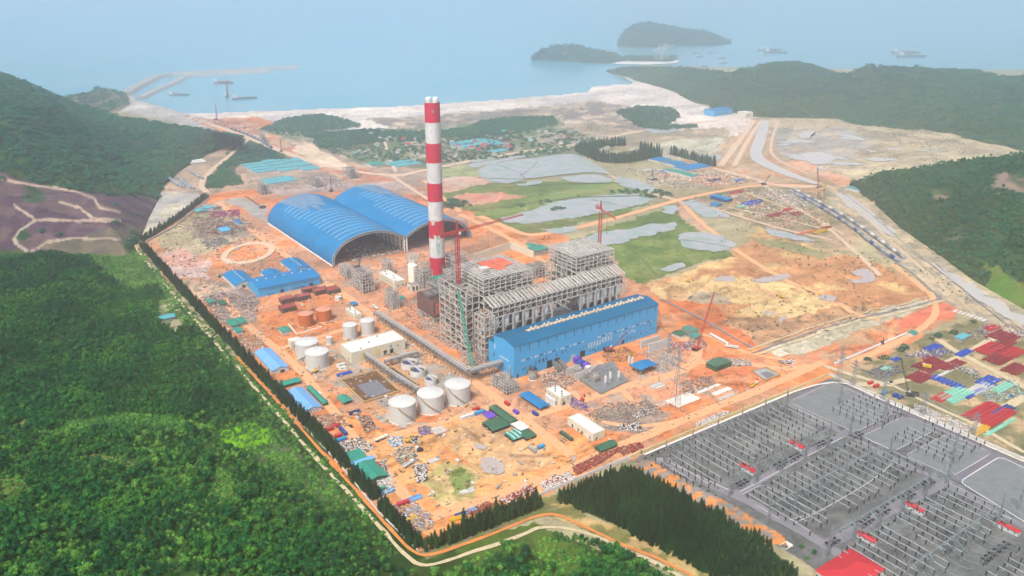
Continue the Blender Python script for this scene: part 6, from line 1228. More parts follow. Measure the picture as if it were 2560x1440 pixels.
crawler('red crawler crane with a raised boom right of the turbine hall', 1741, 874, 1786, 730, 20, 'crane_red', 1.7); crawler('dark crane working at the mouth of the coal hall', 895, 671, 907, 604, 10, 'dark', 1.6); crawler('mobile crane with a dark thin boom before the turbine hall', 1525, 878, 1568, 829, 4, 'rust_red', 1.)
crawler('orange crane in the right laydown yard', 2312, 920, 2292, 861, 4, 'crane_yellow', 1.4); crawler('dark lattice crane at the switchyard end of the laydown yard', 2276, 989, 2252, 894, 5, 'dark', 1.8); crawler('dark crane on the harbour road by the sand heap', 703, 379, 700, 345, 8, 'dark', 2.5); crawler('red crane at the far end of the eastern yard', 2047, 470, 2044, 418, 8, 'rust_red', 2.2)
crawler('dark crane in the distant laydown yard behind the ponds', 1635, 450, 1630, 420, 6, 'dark', 1.6); crawler('slim crane leaning over the eastern yard road', 1910, 462, 1925, 435, 6, 'truss_grey', 1.4); crawler('crane beside the far corner of the coal hall', 655, 520, 612, 490, 10, 'dark', 1.4); crawler('teal crane beside the chimney foot', 1118, 690, 1099, 648, 5, 'crane_teal', 1.8); crawler('mobile crane with blue boom beside the precipitator', 1070, 735, 1100, 690, 4, 'crane_teal', 1.8)
crawler('pile rig in the camp yard', 828, 478, 826, 440, 4, 'dark', 1.4); crawler('piling rig by the harbour approach', 541, 300, 539, 262, 4, 'rust_red', 2.6)
def stacker():
    x, y = G(2050, 500); t = thing('ship_unloader', 'tan coloured heavy yard gantry crane at the head of the blue pipe row', 'crane', (x, y, 0), AA + .3); a = MB()
    for sx in (-8, 8):
        for sy in (-6, 6): a.bar((sx, sy, 0), (sx * .5, sy * .6, 16), 1.2)
    part(a, 'leg', 'timber', t); part(MB().box(-7, -4, 15, 8, 4, 19), 'machine_house', 'timber', t); part(lattice(MB(), (6, 0, 17), (30, 0, 26), 2.4, 8, .4), 'boom', 'timber', t); part(MB().bar((0, 0, 19), (0, 0, 30), .9).bar((0, 0, 30), (29, 0, 26), .3).bar((0, 0, 30), (-7, 0, 19), .3), 'mast', 'timber', t)
stacker()

# ------------------------------------------------------------------ walls
def wall_run(name, label, pix, h, th, m, cap=None, post=6., cat='wall'):
    p = [G(*q) for q in pix]; t = thing(name, label, cat, (*p[0], 0)); o = p[0]; mb = MB(); pm = MB()
    for (x1, y1), (x2, y2) in zip(p[:-1], p[1:]):
        a = (x1 - o[0], y1 - o[1]); b = (x2 - o[0], y2 - o[1]); L_ = math.hypot(b[0] - a[0], b[1] - a[1]); u = ((b[0] - a[0]) / L_, (b[1] - a[1]) / L_); nn = (-u[1] * th / 2, u[0] * th / 2)
        mb.add([(a[0] - nn[0], a[1] - nn[1], -.2), (b[0] - nn[0], b[1] - nn[1], -.2), (b[0] + nn[0], b[1] + nn[1], -.2), (a[0] + nn[0], a[1] + nn[1], -.2), (a[0] - nn[0], a[1] - nn[1], h), (b[0] - nn[0], b[1] - nn[1], h), (b[0] + nn[0], b[1] + nn[1], h), (a[0] + nn[0], a[1] + nn[1], h)], [(0, 3, 2, 1), (4, 5, 6, 7), (0, 1, 5, 4), (1, 2, 6, 5), (2, 3, 7, 6), (3, 0, 4, 7)])
        for i in range(int(L_ / post) + 1): d = i * post; pm.cyl(a[0] + u[0] * d, a[1] + u[1] * d, -.2, h + .25, th * .9, n=4)
    part(mb, 'panel', m, t); part(pm, 'pillars', cap or m, t); return t
wall_run('boundary_wall', 'yellow washed boundary wall between the soil lot and the switchyard', [(1606, 1133), (1700, 1093), (1820, 1043), (1950, 990), (2074, 938)], 2.6, .5, 'yellow_wall')
wall_run('boundary_wall', 'short yellow wall left of the dark green wall gate', [(1577, 1145), (1601, 1135)], 2.6, .5, 'yellow_wall'); wall_run('wall_gate', 'dark green gate in the yellow wall by the grove tip', [(1601.5, 1135), (1605.5, 1133.3)], 2.4, .2, 'dark_green', cat='gate')
wall_run('boundary_wall', 'grey concrete wall between the soil lot and the casuarina grove', [(1345, 1243), (1400, 1219), (1490, 1181), (1576, 1146)], 2.6, .4, 'concrete'); wall_run('boundary_wall', 'pale wall along the right edge of the switchyard', [(2074, 938), (2180, 985), (2330, 1052), (2470, 1112), (2620, 1175)], 2.0, .5, 'concrete')
ribbon('wall_footway', [(1610, 1139), (1820, 1050), (2076, 943), (2180, 990), (2330, 1057), (2470, 1118), (2620, 1182)], 1.8, 'concrete', z=.08, rag=0, smooth=False)
wall_run('boundary_wall', 'long grey boundary wall hugging the upper hedge', [(366, 606), (440, 566), (524, 497)], 2.4, .4, 'concrete'); wall_run('boundary_wall', 'dusty boundary wall outside the long hedge', [(352, 618), (430, 706), (520, 806), (620, 912), (720, 1020), (860, 1175), (945, 1280), (1045, 1378)], 1.2, .35, 'concrete')
wall_run('concrete_shell', 'pale roofless concrete walls behind the left boiler frame', [(1184, 652), (1276, 622), (1334, 645)], 9, 1., 'cream_wall', post=99); wall_run('retaining_kerb', 'white kerb wall around the two orange tanks', [(722, 812), (742, 836), (805, 818)], 1., .6, 'pale_concrete'); wall_run('concrete_screen', 'left tall white concrete screen wall before the turbine hall', [(1602, 872), (1650, 856)], 8, .8, 'sack_white', post=99); wall_run('concrete_screen', 'right tall white concrete screen wall before the turbine hall', [(1622, 882), (1676, 864)], 9, .8, 'sack_white', post=99)
wall_run('drain_wall', 'straight concrete drain crossing the near orange lot', [(1094, 1100), (1160, 1148), (1212, 1196)], .5, .9, 'timber', post=99); wall_run('pipeline', 'long white pipeline along the far soil bank', [(2088, 910), (2200, 862), (2272, 832)], 1.2, 1.4, 'white_paint', post=99, cat='pipeline')

mat('pale_soil', A_(232, 204, 170), .9, var=.12, nscale=.5, dirt=A_(214, 170, 134))
# oval concrete footing of a future coal dome
ov = [(0.0, 0.0)]; oc = G(622, 632); N_ = 40; mb = MB(); rx, ry = abs(G(685, 640)[0] - G(560, 640)[0]) / 2, 34
q0 = G(622, 606)[1]; q1 = G(622, 662)[1]; ry = (q0 - q1) / 2; oc = (oc[0], (q0 + q1) / 2)
tag(MB().lathe(0, 0, [(1., -.2), (1., 1.), (.76, 1.), (.76, -.2)], 48).build('ring_footing', 'pale_soil', None, loc=(oc[0], oc[1], 0)), 'pale oval concrete footing in the soil left of the coal hall', 'footing').scale = (rx, ry, 1)
# ------------------------------------------------------------------ pipes, bundles and heaps
def pipes(label, px, py, nx, ny, L_, r, m, along='b', group=None, name='pipe_stack', lay=1, gap=.3):
    x, y = G(px, py); t = thing(name, label, 'pipe stack', (x, y, 0), AA + (PI / 2 if along == 'b' else 0), group)
    for i in range(nx):
        for j in range(ny):
            for k in range(lay):
                a = i * (L_ + gap); b = j * 2.1 * r + k * r; o = MB().lathe(0, 0, [(r, 0), (r, L_), (r * .82, L_), (r * .82, 0), (r, 0)], 12) if False else MB().pipe((a, b, r + k * 1.8 * r), (a + L_, b, r + k * 1.8 * r), r, 10); o.build('pipe', m, t)
    return t
for px, py, n, lab in [(446, 466, 9, 'leftmost row of huge grey concrete pipes in the casting yard'), (454, 469, 8, 'second row of huge grey concrete pipes in the casting yard'), (462, 471, 4, 'short row of huge grey pipes at the near end of the casting yard'), (477, 473, 5, 'fourth row of huge grey concrete pipes in the casting yard'), (486, 474, 8, 'row of huge grey pipes closest to the hill road'), (500, 446, 6, 'upper row of huge grey pipes beside the hill road'), (508, 449, 5, 'uppermost right row of huge grey pipes beside the hill road')]:
    pipes(lab, px, py, n, 1, 10, 2.1, 'pipe_grey', gap=3.)
# the long blue and grey pipe row under the right hill
def pipe_row(label, pix, r, m, name='pipe_row'):
    p = smooth_line([G(*q) for q in pix], 11.); t = thing(name, label, 'pipeline', (p[0][0], p[0][1], 0)); o = p[0]
    for i in range(len(p) - 1):
        a = p[i] - o; b = p[i + 1] - o; b = a + (b - a) * .9; MB().pipe((a[0], a[1], r), (b[0], b[1], r), r, 12).build('pipe', m[i % len(m)], t)
pipe_row('outer row of great blue and grey pipes curving toward the haul road bend', [(1975, 480), (2060, 525), (2130, 570), (2190, 620), (2250, 658)], 2.3, ['pipe_grey', 'hull', 'pipe_grey', 'pipe_grey', 'container_blue']); pipe_row('inner row of great blue and grey pipes curving toward the haul road bend', [(1985, 476), (2075, 522), (2145, 565), (2210, 612), (2262, 650)], 2.3, ['pipe_grey', 'sack_white', 'hull'])
pipe_row('row of white pipes beside the red crawler crane', [(1776, 838), (1800, 852), (1826, 866)], 1.4, ['white_paint']); pipe_row('row of pipes along the harbour approach road', [(575, 322), (640, 346), (680, 372)], 2.6, ['pipe_grey', 'container_navy'])
def bundle(label, px, py, la, lb, h, m, n, group=None, along='a', name='steel_bundle', cat='steel bundle', seed=0):
    x, y = G(px, py); t = thing(name, label, cat, (x, y, 0), AA + (0 if along == 'a' else PI / 2), group); r_ = random.Random(seed); mb = MB(); d = lb / n
    for i in range(n):
        o = r_.uniform(-.05, .05) * la; mb.box(o, i * d + d * .12, .1, la + o * r_.uniform(-1, 1), i * d + d * r_.uniform(.6, .88), h * r_.uniform(.6, 1))
    part(mb, 'bars', m, t); part(MB().box(la * .2, 0, -.05, la * .2 + .3, lb, .12).box(la * .8, 0, -.05, la * .8 + .3, lb, .12), 'bearers', 'timber', t); return t
YARD = [ # px,py,len a,len b,h,material,bars,words
 (2300, 960, 22, 14, 1.6, 'maroon', 9, 'maroon beam bundle left of the mint pipes'), (2325, 935, 34, 18, 1.6, 'maroon', 10, 'wide maroon beam field in the middle of the laydown yard'), (2372, 930, 30, 10, 1.4, 'maroon', 7, 'maroon beam strip right of the middle field'), (2340, 948, 30, 3, 1, 'white_paint', 4, 'thin white beam strip across the laydown yard'),
 (2385, 1012, 34, 16, 1.5, 'mint', 12, 'mint green pipe field in the laydown yard'), (2352, 1008, 18, 9, 1.5, 'container_red', 6, 'red crate row behind the mint pipes'), (2400, 1018 - 42, 10, 28, 1.5, 'blue_tarp', 5, 'blue covered beams right of the grass square'), (2440, 990, 30, 10, 1.4, 'sack_white', 12, 'white girder rows beside the blue covered beams'), (2470, 970, 24, 12, 1.5, 'blue_tarp', 5, 'blue tarp stack near the right road'), (2500, 985, 26, 8, 1.4, 'mint', 7, 'mint pipe strip near the right road'),
 (2420, 1000, 30, 6, 1.3, 'blue_tarp', 4, 'long blue covered stack in front of the white girders'), (2470, 890, 34, 14, 1.6, 'tile_red', 10, 'red panel rows right of the cross road'), (2500, 915, 30, 16, 1.5, 'maroon', 10, 'maroon panel block lower right of the cross road'), (2520, 860, 26, 22, 1.6, 'maroon', 9, 'large maroon panel block at the right frame edge'), (2480, 875 - 46, 18, 10, 1.2, 'tile_red', 6, 'pink red stack at the top of the laydown yard'),
 (2500, 880, 34, 12, 1.6, 'maroon', 8, 'maroon panel block beside the cross road fork'), (2530, 900, 30, 14, 1.6, 'tile_red', 8, 'red panel block right of the maroon fork block'), (2540, 940, 26, 14, 1.6, 'maroon', 8, 'dark red block over the long right road'), (2480, 1070, 40, 24, 1.8, 'tile_red', 14, 'bright red container field in the bottom right corner'), (2500, 1045, 26, 8, 1.6, 'container_blue', 6, 'blue stack behind the bright red field'), (2470, 1092, 44, 3, 1, 'mint', 3, 'thin mint pipe line in front of the red field'), (2435, 1095, 34, 6, 1, 'crane_yellow', 5, 'yellow scaffolding strip by the right wall'), (2405, 845 + 50, 22, 8, 1.3, 'blue_tarp', 5, 'blue heaps under the cross road corner'),
 (2330, 880, 20, 9, 1.3, 'blue_tarp', 6, 'blue crates near the top grass strip of the yard'), (2190, 940, 22, 8, 1.2, 'dark_steel', 7, 'dark steel slabs at the left of the laydown yard'), (2215, 930, 10, 6, 1.4, 'mint', 3, 'bright mint cross stack in the yard'), (2320, 905, 14, 8, .8, 'maroon', 4, 'dull red slab beside the orange crane'), (2240, 905, 10, 6, 1.2, 'blue_tarp', 3, 'small blue crates by the soil strip'),
 (2400, 1084, 5, 58, 1, 'sack_white', 18, 'pale beams along the verge outside the switchyard wall'), (2460, 905 - 100, 8, 34, 1.1, 'sack_white', 5, 'white rail rows at the top right of the yard'),
 (1695, 1020, 26, 14, 1, 'pale_concrete', 8, 'rows of pale concrete piles right of the tall pylon'), (1748, 985, 26, 3, 1.2, 'pale_concrete', 3, 'thin pile row behind the concrete piles'), (1790, 990, 20, 5, 1.2, 'pale_concrete', 4, 'concrete pile stack near the yellow truck'), (1800, 1003, 18, 3, 1.2, 'sack_white', 3, 'white beam pile near the switchyard wall'), (1640, 975, 12, 8, 1.2, 'sack_white', 5, 'white pipe rack below the blue pavilion'), (1950, 895, 14, 8, 1, 'cream_wall', 5, 'cream sheet piles at the road bend'),
 (1360, 1070, 3, 3, 1, 'timber', 2, 'small timber pile by the long canopy'),
 (1300, 1000 - 60, 8, 3, 1.5, 'rust_red', 3, 'red duct sections by the turbine hall corner'), (1820, 540 - 30, 22, 12, 1.2, 'timber', 6, 'tan crates beside the deep blue warehouse'), (1870, 515, 30, 18, 1.5, 'blue_tarp', 9, 'blue covered stacks in the far eastern yard'), (1890, 508, 22, 12, 1.5, 'container_blue', 7, 'deep blue stacks in the far eastern yard'), (1850, 520, 16, 8, 1.3, 'mint', 5, 'pale green stacks in the far eastern yard'), (1930, 545, 34, 14, 1.5, 'maroon', 8, 'maroon stacks left of the great pipe row'), (1960, 530, 26, 10, 1.5, 'tile_red', 6, 'red stacks left of the great pipe row'), (1990, 540, 20, 12, 1.5, 'maroon', 6, 'dull red stacks near the great pipe row'), (1830, 486, 34, 8, 1.4, 'tile_red', 5, 'red stacks by the eastern yard road'),
 (2040, 585, 26, 6, 2, 'crane_yellow', 6, 'yellow machine parts at the yard corner'), (2060, 575, 20, 8, 2, 'rust_red', 5, 'red frames at the yard corner'), (2000, 588, 34, 5, 1.6, 'orange_tarp', 5, 'orange beams at the yard corner'), (1660, 462 - 30, 30, 16, 1.4, 'blue_tarp', 6, 'blue stacks in the distant laydown yard'), (1610, 430, 34, 12, 1.3, 'sack_white', 7, 'white stacks in the distant laydown yard'), (1690, 466, 36, 12, 1.3, 'scrap_grey', 8, 'grey stacks in the distant laydown yard'), (1780, 455, 30, 14, 1.3, 'container_navy', 7, 'navy stacks in the distant laydown yard'), (1840, 455, 26, 12, 1.3, 'blue_tarp', 6, 'blue stacks near the eastern road'),
 (1000, 1268, 18, 5, 1.2, 'pale_blue_roof', 6, 'pale blue steel lengths near the bottom corner'), (950, 1243, 12, 5, 1, 'container_cyan', 5, 'light blue sheets beside the hedge corner'), (1020, 1300 - 14, 10, 6, 1.2, 'scrap_grey', 5, 'grey formwork panels at the bottom corner'), (1022, 1306, 7, 4, 1.2, 'crane_yellow', 3, 'yellow steel pieces at the bottom corner'), (1130, 1308, 9, 4, 1.4, 'crane_yellow', 4, 'yellow scaffold stack behind the front windbreak'), (1143, 1296, 10, 4, 1.3, 'container_blue', 4, 'blue stack behind the front windbreak'), (1165, 1288, 9, 4, 1.3, 'pale_blue_roof', 4, 'pale blue stack behind the front windbreak'),
 (1090, 1090 - 2, 10, 10, 1.2, 'sack_white', 5, 'white bagged slab pile on the near lot'), (1155, 1238, 5, 4, 1.3, 'sack_white', 2, 'left white crate pair above the windbreak'), (1168, 1236, 7, 4, 1.3, 'sack_white', 3, 'right white crate stack above the windbreak'), (1075, 1160, 9, 5, 1, 'sack_white', 4, 'white plank pile in the middle of the near lot'), (845, 935 + 8, 14, 5, 1.6, 'blue_tarp', 2, 'royal blue tarp heap above the brown basin'), (690, 985 - 3, 8, 3, 1, 'container_blue', 2, 'blue drums by the emerald shed')]
for i, (px, py, la, lb, h, m, n, lab) in enumerate(YARD): bundle(lab, px, py, la, lb, h, m, int(n * 1.6), seed=i)
for px, py, la, lb, m, lab in [(760, 736, 16, 8, 'formwork_red', 'rust red formwork block, first of the upper row'), (790, 740, 15, 10, 'formwork_red', 'rust red formwork block, second of the upper row'), (822, 738, 14, 12, 'rust_red', 'rust red formwork block at the right end of the upper row'), (705, 762, 15, 9, 'formwork_red', 'rust red formwork block, left of the lower row'), (745, 755, 15, 9, 'formwork_red', 'rust red formwork block, middle of the lower row'), (706, 784, 16, 11, 'rust_red', 'rust red formwork block nearest the orange tanks')]:
    flat('formwork_block', lab, 'building', (*G(px, py), la, lb, 5), 'brown_steel', m, row('f', 4, 1.5, 3.6, 1, 2, 2.4, 'opening', 'dark') + row('f', 4, 1.5, 3.6, 3.8, 2, .7, 'opening', 'dark'), par=.4)
def heap(label, poly, n, mats, hmin=.3, hmax=1.4, smin=.6, smax=3., name='material_heap', seed=0, kind='stuff'):
    """loose jumble nobody could count: boards, bars, blocks and drums"""
    r_ = random.Random(seed); mb = MB(); p = [G(*q) for q in poly]; xs_ = [q[0] for q in p]; ys_ = [q[1] for q in p]; k = 0; a = np.array(poly, float)
    while k < n:
        x, y = r_.uniform(min(xs_), max(xs_)), r_.uniform(min(ys_), max(ys_)); X, Y = P(x, y, 0.)
        if not pip(np.array([X]), np.array([Y]), poly)[0]: continue
        k += 1; s = r_.uniform(smin, smax); an = r_.choice([AA, AA + PI / 2, r_.uniform(0, PI)]) + r_.gauss(0, .12); c, d = math.cos(an) * s / 2, math.sin(an) * s / 2; h = r_.uniform(hmin, hmax); w_ = s * r_.uniform(.1, .7); mi = r_.randrange(len(mats)); z = r_.uniform(0, .6)
        if r_.random() < .8: mb.bar((x - c, y - d, z + h * .4), (x + c, y + d, z + h * .5), min(w_, h), mi)
        else: mb.cyl(x, y, 0, h, s * .25, n=8, mi=mi)
    o = mb.build(name, mats); return tag(o, kind=kind)
HE = [([(500,742),(560,735),(640,742),(650,790),(590,800),(540,800)], 420, ['scrap_grey', 'container_blue', 'scrap_grey', 'scrap_brown', 'rust_red', 'sack_white', 'timber']), ([(540,800),(640,790),(660,860),(600,880),(570,850)], 200, ['scrap_grey', 'scrap_brown', 'sack_white', 'timber']), ([(590,850),(650,845),(665,880),(620,890)], 110, ['timber', 'scrap_grey', 'sack_white']), ([(770,1040),(850,1035),(870,1062),(800,1075),(775,1060)], 260, ['scrap_brown', 'scrap_grey', 'rust_red', 'timber', 'sack_white']),
      ([(840,1110),(900,1095),(940,1120),(900,1140),(860,1130)], 260, ['sack_white', 'scrap_grey', 'white_paint', 'dark']), ([(925,1160),(965,1150),(970,1185),(945,1190)], 130, ['sack_white', 'scrap_grey', 'dark']), ([(925,1200),(975,1185),(985,1225),(950,1250),(915,1225)], 330, ['sack_white', 'white_paint', 'scrap_grey']), ([(960,1270),(1030,1250),(1080,1290),(1085,1320),(1020,1345)], 330, ['sack_white', 'pale_blue_roof', 'scrap_grey', 'timber', 'rust_red', 'container_blue']),
      ([(890,1040),(925,1040),(945,1075),(915,1085)], 140, ['dark', 'scrap_brown', 'scrap_grey']), ([(970,1098),(1005,1090),(1010,1115),(975,1120)], 90, ['sack_white', 'container_cyan', 'white_paint']), ([(1018,1095),(1045,1090),(1050,1110),(1025,1110)], 90, ['sack_white', 'dark']), ([(1045,1070),(1075,1065),(1080,1085),(1050,1090)], 80, ['scrap_grey', 'purple_tarp', 'dark_steel']), ([(985,1125),(1030,1115),(1050,1150),(1010,1170),(985,1150)], 200, ['sack_white', 'scrap_grey', 'scrap_brown', 'dark_green']),
      ([(1030,1165),(1070,1158),(1070,1185),(1040,1190)], 110, ['sack_white', 'dark', 'scrap_grey']), ([(1035,1190),(1065,1180),(1070,1200),(1045,1212)], 60, ['white_paint', 'dark']), ([(1245,1170),(1215,1170),(1240,1190)], 8, ['scrap_grey']), ([(1240,1255),(1320,1215),(1345,1225),(1280,1262)], 170, ['maroon', 'rust_red', 'sack_white']), ([(1160,1280),(1220,1255),(1240,1262),(1180,1290)], 110, ['rust_red', 'rust_red', 'scrap_brown']), ([(1350,1210),(1420,1180),(1440,1195),(1360,1230)], 180, ['sack_white', 'white_paint', 'maroon']),
      ([(1430,1170),(1520,1125),(1545,1130),(1500,1160),(1440,1190)], 300, ['maroon', 'rust_red', 'scrap_brown']), ([(1530,1125),(1600,1105),(1610,1120),(1560,1140)], 140, ['maroon', 'rust_red', 'scrap_brown']), ([(1460,1040),(1520,1010),(1620,1000),(1660,1030),(1600,1045),(1500,1055)], 420, ['scrap_brown', 'scrap_grey', 'scrap_grey', 'dark_steel']), ([(1540,1065),(1600,1058),(1605,1078),(1555,1075)], 110, ['dark', 'white_paint']), ([(1575,1035),(1620,1020),(1635,1030),(1590,1048)], 90, ['dark', 'sack_white']),
      ([(1740,1060),(1800,1032),(1830,1030),(1780,1062),(1745,1075)], 150, ['sack_white', 'white_paint', 'scrap_grey']), ([(1700,955),(1780,940),(1790,970),(1710,990)], 200, ['scrap_brown', 'scrap_grey', 'dark_steel']), ([(1790,895),(1870,900),(1880,915),(1830,918)], 160, ['dark_steel', 'scrap_grey', 'sack_white']), ([(1945,903),(1985,900),(1990,912),(1950,912)], 60, ['white_paint', 'dark']), ([(1355,935),(1420,925),(1440,955),(1400,985),(1360,965)], 260, ['scrap_brown', 'scrap_grey', 'sack_white', 'dark']), ([(1410,985),(1470,1010),(1470,1030),(1430,1020)], 120, ['scrap_brown', 'scrap_grey', 'purple_tarp']),
      ([(1500,885),(1560,868),(1600,885),(1560,905),(1520,905)], 220, ['scrap_grey', 'rust_red', 'scrap_brown', 'crane_yellow']), ([(1600,880),(1690,870),(1710,900),(1650,930),(1620,905)], 300, ['scrap_grey', 'sack_white', 'scrap_grey']), ([(1650,860),(1760,850),(1770,870),(1700,880)], 150, ['blue_tarp', 'scrap_grey', 'sack_white', 'rust_red']), ([(1050,640),(1110,640),(1100,700),(1050,720)], 160, ['scrap_grey', 'dark_steel', 'scrap_brown']), ([(1000,760),(1070,740),(1080,820),(1020,830)], 130, ['scrap_grey', 'scrap_brown', 'rust_red']), ([(1075,835),(1150,850),(1180,900),(1120,870)], 220, ['scrap_grey', 'sack_white', 'scrap_brown']), ([(1150,885),(1230,890),(1220,915),(1160,915)], 200, ['scrap_brown', 'scrap_grey', 'steel']),
      ([(860,620),(1000,600),(1010,630),(880,655)], 200, ['scrap_grey', 'scrap_brown', 'sack_white']), ([(1050,800),(1100,815),(1120,840),(1060,825)], 90, ['scrap_grey', 'sack_white']), ([(480,545),(600,540),(640,570),(560,590),(490,580)], 300, ['scrap_brown', 'maroon', 'scrap_grey', 'dark_steel']), ([(520,530),(600,525),(600,540),(530,545)], 120, ['maroon', 'purple_tarp', 'tile_red']), ([(500,600),(560,595),(580,610),(520,620)], 130, ['scrap_grey', 'dark_steel']), ([(600,455),(700,440),(860,450),(870,470),(640,475)], 260, ['scrap_grey', 'sack_white', 'scrap_brown']),
      ([(470,372),(520,350),(560,352),(510,385),(480,395)], 160, ['scrap_grey', 'sack_white', 'dark_steel']), ([(480,292),(600,305),(640,325),(560,318),(480,305)], 140, ['scrap_grey', 'tile_red', 'sack_white', 'dark_steel']), ([(1560,420),(1800,430),(1900,455),(1700,475),(1620,460)], 500, ['scrap_grey', 'pale_concrete', 'sack_white', 'container_blue', 'scrap_brown', 'timber']), ([(1800,490),(1900,478),(2000,500),(2080,560),(1960,570),(1880,540)], 420, ['scrap_grey', 'sack_white', 'scrap_brown', 'tile_red', 'timber', 'pale_concrete']), ([(1920,470),(2000,480),(2060,520),(1980,520),(1900,485)], 260, ['sack_white', 'scrap_grey']),
      ([(2160,930),(2230,905),(2260,930),(2200,950)], 130, ['scrap_grey', 'container_blue', 'dark_steel']), ([(2260,890),(2330,870),(2390,880),(2320,900)], 110, ['sack_white', 'purple_tarp', 'blue_tarp']), ([(2290,1010),(2450,1075),(2440,1090),(2280,1025)], 260, ['sack_white', 'scrap_grey', 'white_paint']), ([(2430,950),(2540,950),(2560,990),(2470,1010)], 240, ['sack_white', 'scrap_grey', 'blue_tarp', 'mint']), ([(2360,905),(2440,925),(2470,960),(2400,930)], 160, ['dark_green', 'scrap_grey', 'sack_white']), ([(2400,835),(2470,810),(2560,810),(2560,850),(2440,850)], 170, ['sack_white', 'maroon', 'scrap_grey', 'blue_tarp'])]
HE += [([(360,620),(520,500),(640,560),(760,660),(900,760),(1150,930),(1250,1010),(1560,1110),(1350,1220),(1050,1340),(900,1180),(640,900)], 900, ['scrap_grey', 'timber', 'scrap_brown', 'timber', 'scrap_grey', 'sack_white']), ([(1250,1010),(1420,960),(1700,880),(2000,920),(1900,980),(1560,1110)], 380, ['scrap_grey', 'sack_white', 'scrap_brown', 'timber']), ([(850,690),(1010,640),(1180,620),(1200,640),(1150,860),(1000,820)], 450, ['scrap_grey', 'sack_white', 'scrap_brown', 'dark_steel', 'rust_red']), ([(1700,720),(1950,650),(2200,680),(2340,760),(2000,880),(1800,820)], 90, ['scrap_brown', 'dark_steel', 'scrap_grey'])]
for i, (q, n, ms) in enumerate(HE):
    far = q[0][1] < 640; heap('', q, int(n * 2.6), ms, seed=i, smin=.8 if far else .35, smax=3.6 if far else 1.9, hmax=1.8 if far else 1.)

# ------------------------------------------------------------------ high voltage switchyard
def gantry(label, b, a0, n, step, h=17, seed=0):
    t = thing('busbar_gantry', label, 'gantry', LOC(a0, b), AA)
    for i in range(n + 1):
        mb = MB(); lattice(mb, (i * step - 1.4, 0, 0), (i * step, 0, h), .9, 6, .09, .6); lattice(mb, (i * step + 1.4, 0, 0), (i * step, 0, h), .9, 6, .09, .6); lattice(mb, (i * step, 0, h), (i * step, 0, h + 7), .9, 3, .12, .1); part(mb, 'tower', 'pylon_steel', t)
    for i in range(n): part(lattice(MB(), (i * step, 0, h), ((i + 1) * step, 0, h), .8, 9, .08), 'beam', 'pylon_steel', t)
    s = MB(); r_ = random.Random(seed)
    for i in range(n):
        for k in (.2, .5, .8):
            x = (i + k) * step
            for q in range(6): f0, f1 = q / 6, (q + 1) / 6; z = lambda f: h - 4.5 * math.sin(PI * f * .9) - 1.2 * f; s.bar((x, -20 * f0, z(f0)), (x, -20 * f1, z(f1)), .11)
            s.bar((x, 0, h), (x, -1.6, h - 1.3), .3); s.bar((x, 0, h), (x, 1.6, h - 1.3), .3)
    part(s, 'strung_busbars', 'wire_blue', t); return t
mat('pylon_steel', A_(150, 156, 158), .6, var=.1); mat('wire_blue', A_(150, 196, 200), .5, var=.1); mat('wire_grey', A_(206, 212, 214), .6)
for i, (b, a0, n, st_, lab) in enumerate([(-176, 8, 5, 27, 'busbar gantry row nearest the yellow wall'), (-226, 20, 5, 27, 'busbar gantry row behind the first two red roofed kiosks'), (-262, 14, 5, 27, 'busbar gantry row in the middle of the switchyard'), (-302, 20, 5, 27, 'busbar gantry row along the second asphalt road'), (-345, 30, 5, 27, 'long busbar gantry row in the lower switchyard'), (-392, 50, 5, 27, 'busbar gantry row at the bottom right corner')]): gantry(lab, b, a0, n, st_, 17, i)
# post insulators: one kind, the nearest three hundred as individuals
pts_ = []
r_ = random.Random(4)
for blk, (a0, a1, b0, b1) in enumerate([(6, 152, -214, -168), (26, 158, -288, -234), (20, 150, -352, -306), (60, 175, -420, -366), (176, 224, -236, -196), (176, 224, -296, -248)]):
    a = a0
    while a < a1:
        b = b1 - r_.uniform(0, 3)
        while b > b0:
            if r_.random() < .86: pts_.append((a + r_.uniform(-.3, .3), b, blk))
            b -= 6.1
        a += 6.4 if int((a - a0) / 6.4) % 4 != 3 else 9.5
pts_ = [(a, b, k) for a, b, k in pts_ if (lambda X, Y: 0 < X < 2600 and Y < 1500)(*P(*W(a, b), 0.))]
pts_.sort(key=lambda q: q[1])
proto = thing('post_insulator', 'slim grey post with a black insulator standing on the switchyard gravel', 'insulator post', LOC(pts_[0][0], pts_[0][1]), AA, 'post insulators of the switchyard')
part(MB().cyl(0, 0, -.2, 3.1, .16, n=6).box(-.45, -.45, 0, .45, .45, .35), 'post', 'pylon_steel', proto); part(MB().lathe(0, 0, [(.2, 2.9), (.46, 3.0), (.34, 3.4), (.46, 3.8), (.34, 4.3), (.46, 4.7), (.34, 5.1), (.46, 5.6), (.2, 6.2)], 6), 'insulator', 'insulator', proto)
for a, b, k in pts_[1:300]: dup(proto, LOC(a, b))
mb = MB()
for a, b, k in pts_[300:]:
    x, y = W(a, b); mb.cyl(x, y, -.2, 3.1, .16, n=5, mi=0); mb.cyl(x, y, 2.9, 6.2, .42, .34, n=5, mi=1)
if mb.v: tag(mb.build('post_insulators_beyond', ['pylon_steel', 'insulator']), kind='stuff')
# rigid bus tubes linking the posts, one tube for each line
lines = {}
for a, b, k in pts_: lines.setdefault((k, round(a / 3.2)), []).append((a, b))
for (k, q), l in lines.items():
    if len(l) < 3: continue
    b0, b1 = min(b for _, b in l), max(b for _, b in l); a = sum(a for a, _ in l) / len(l); x, y = W(a, b0)
    tag(MB().pipe((0, 0, 6.2), (0, b1 - b0, 6.2), .17, 5).build('bus_tube', 'wire_grey', None, loc=(x, y, 0), rz=AA), 'straight grey bus tube resting on a row of black post insulators', 'bus tube', 'bus tubes of the switchyard')
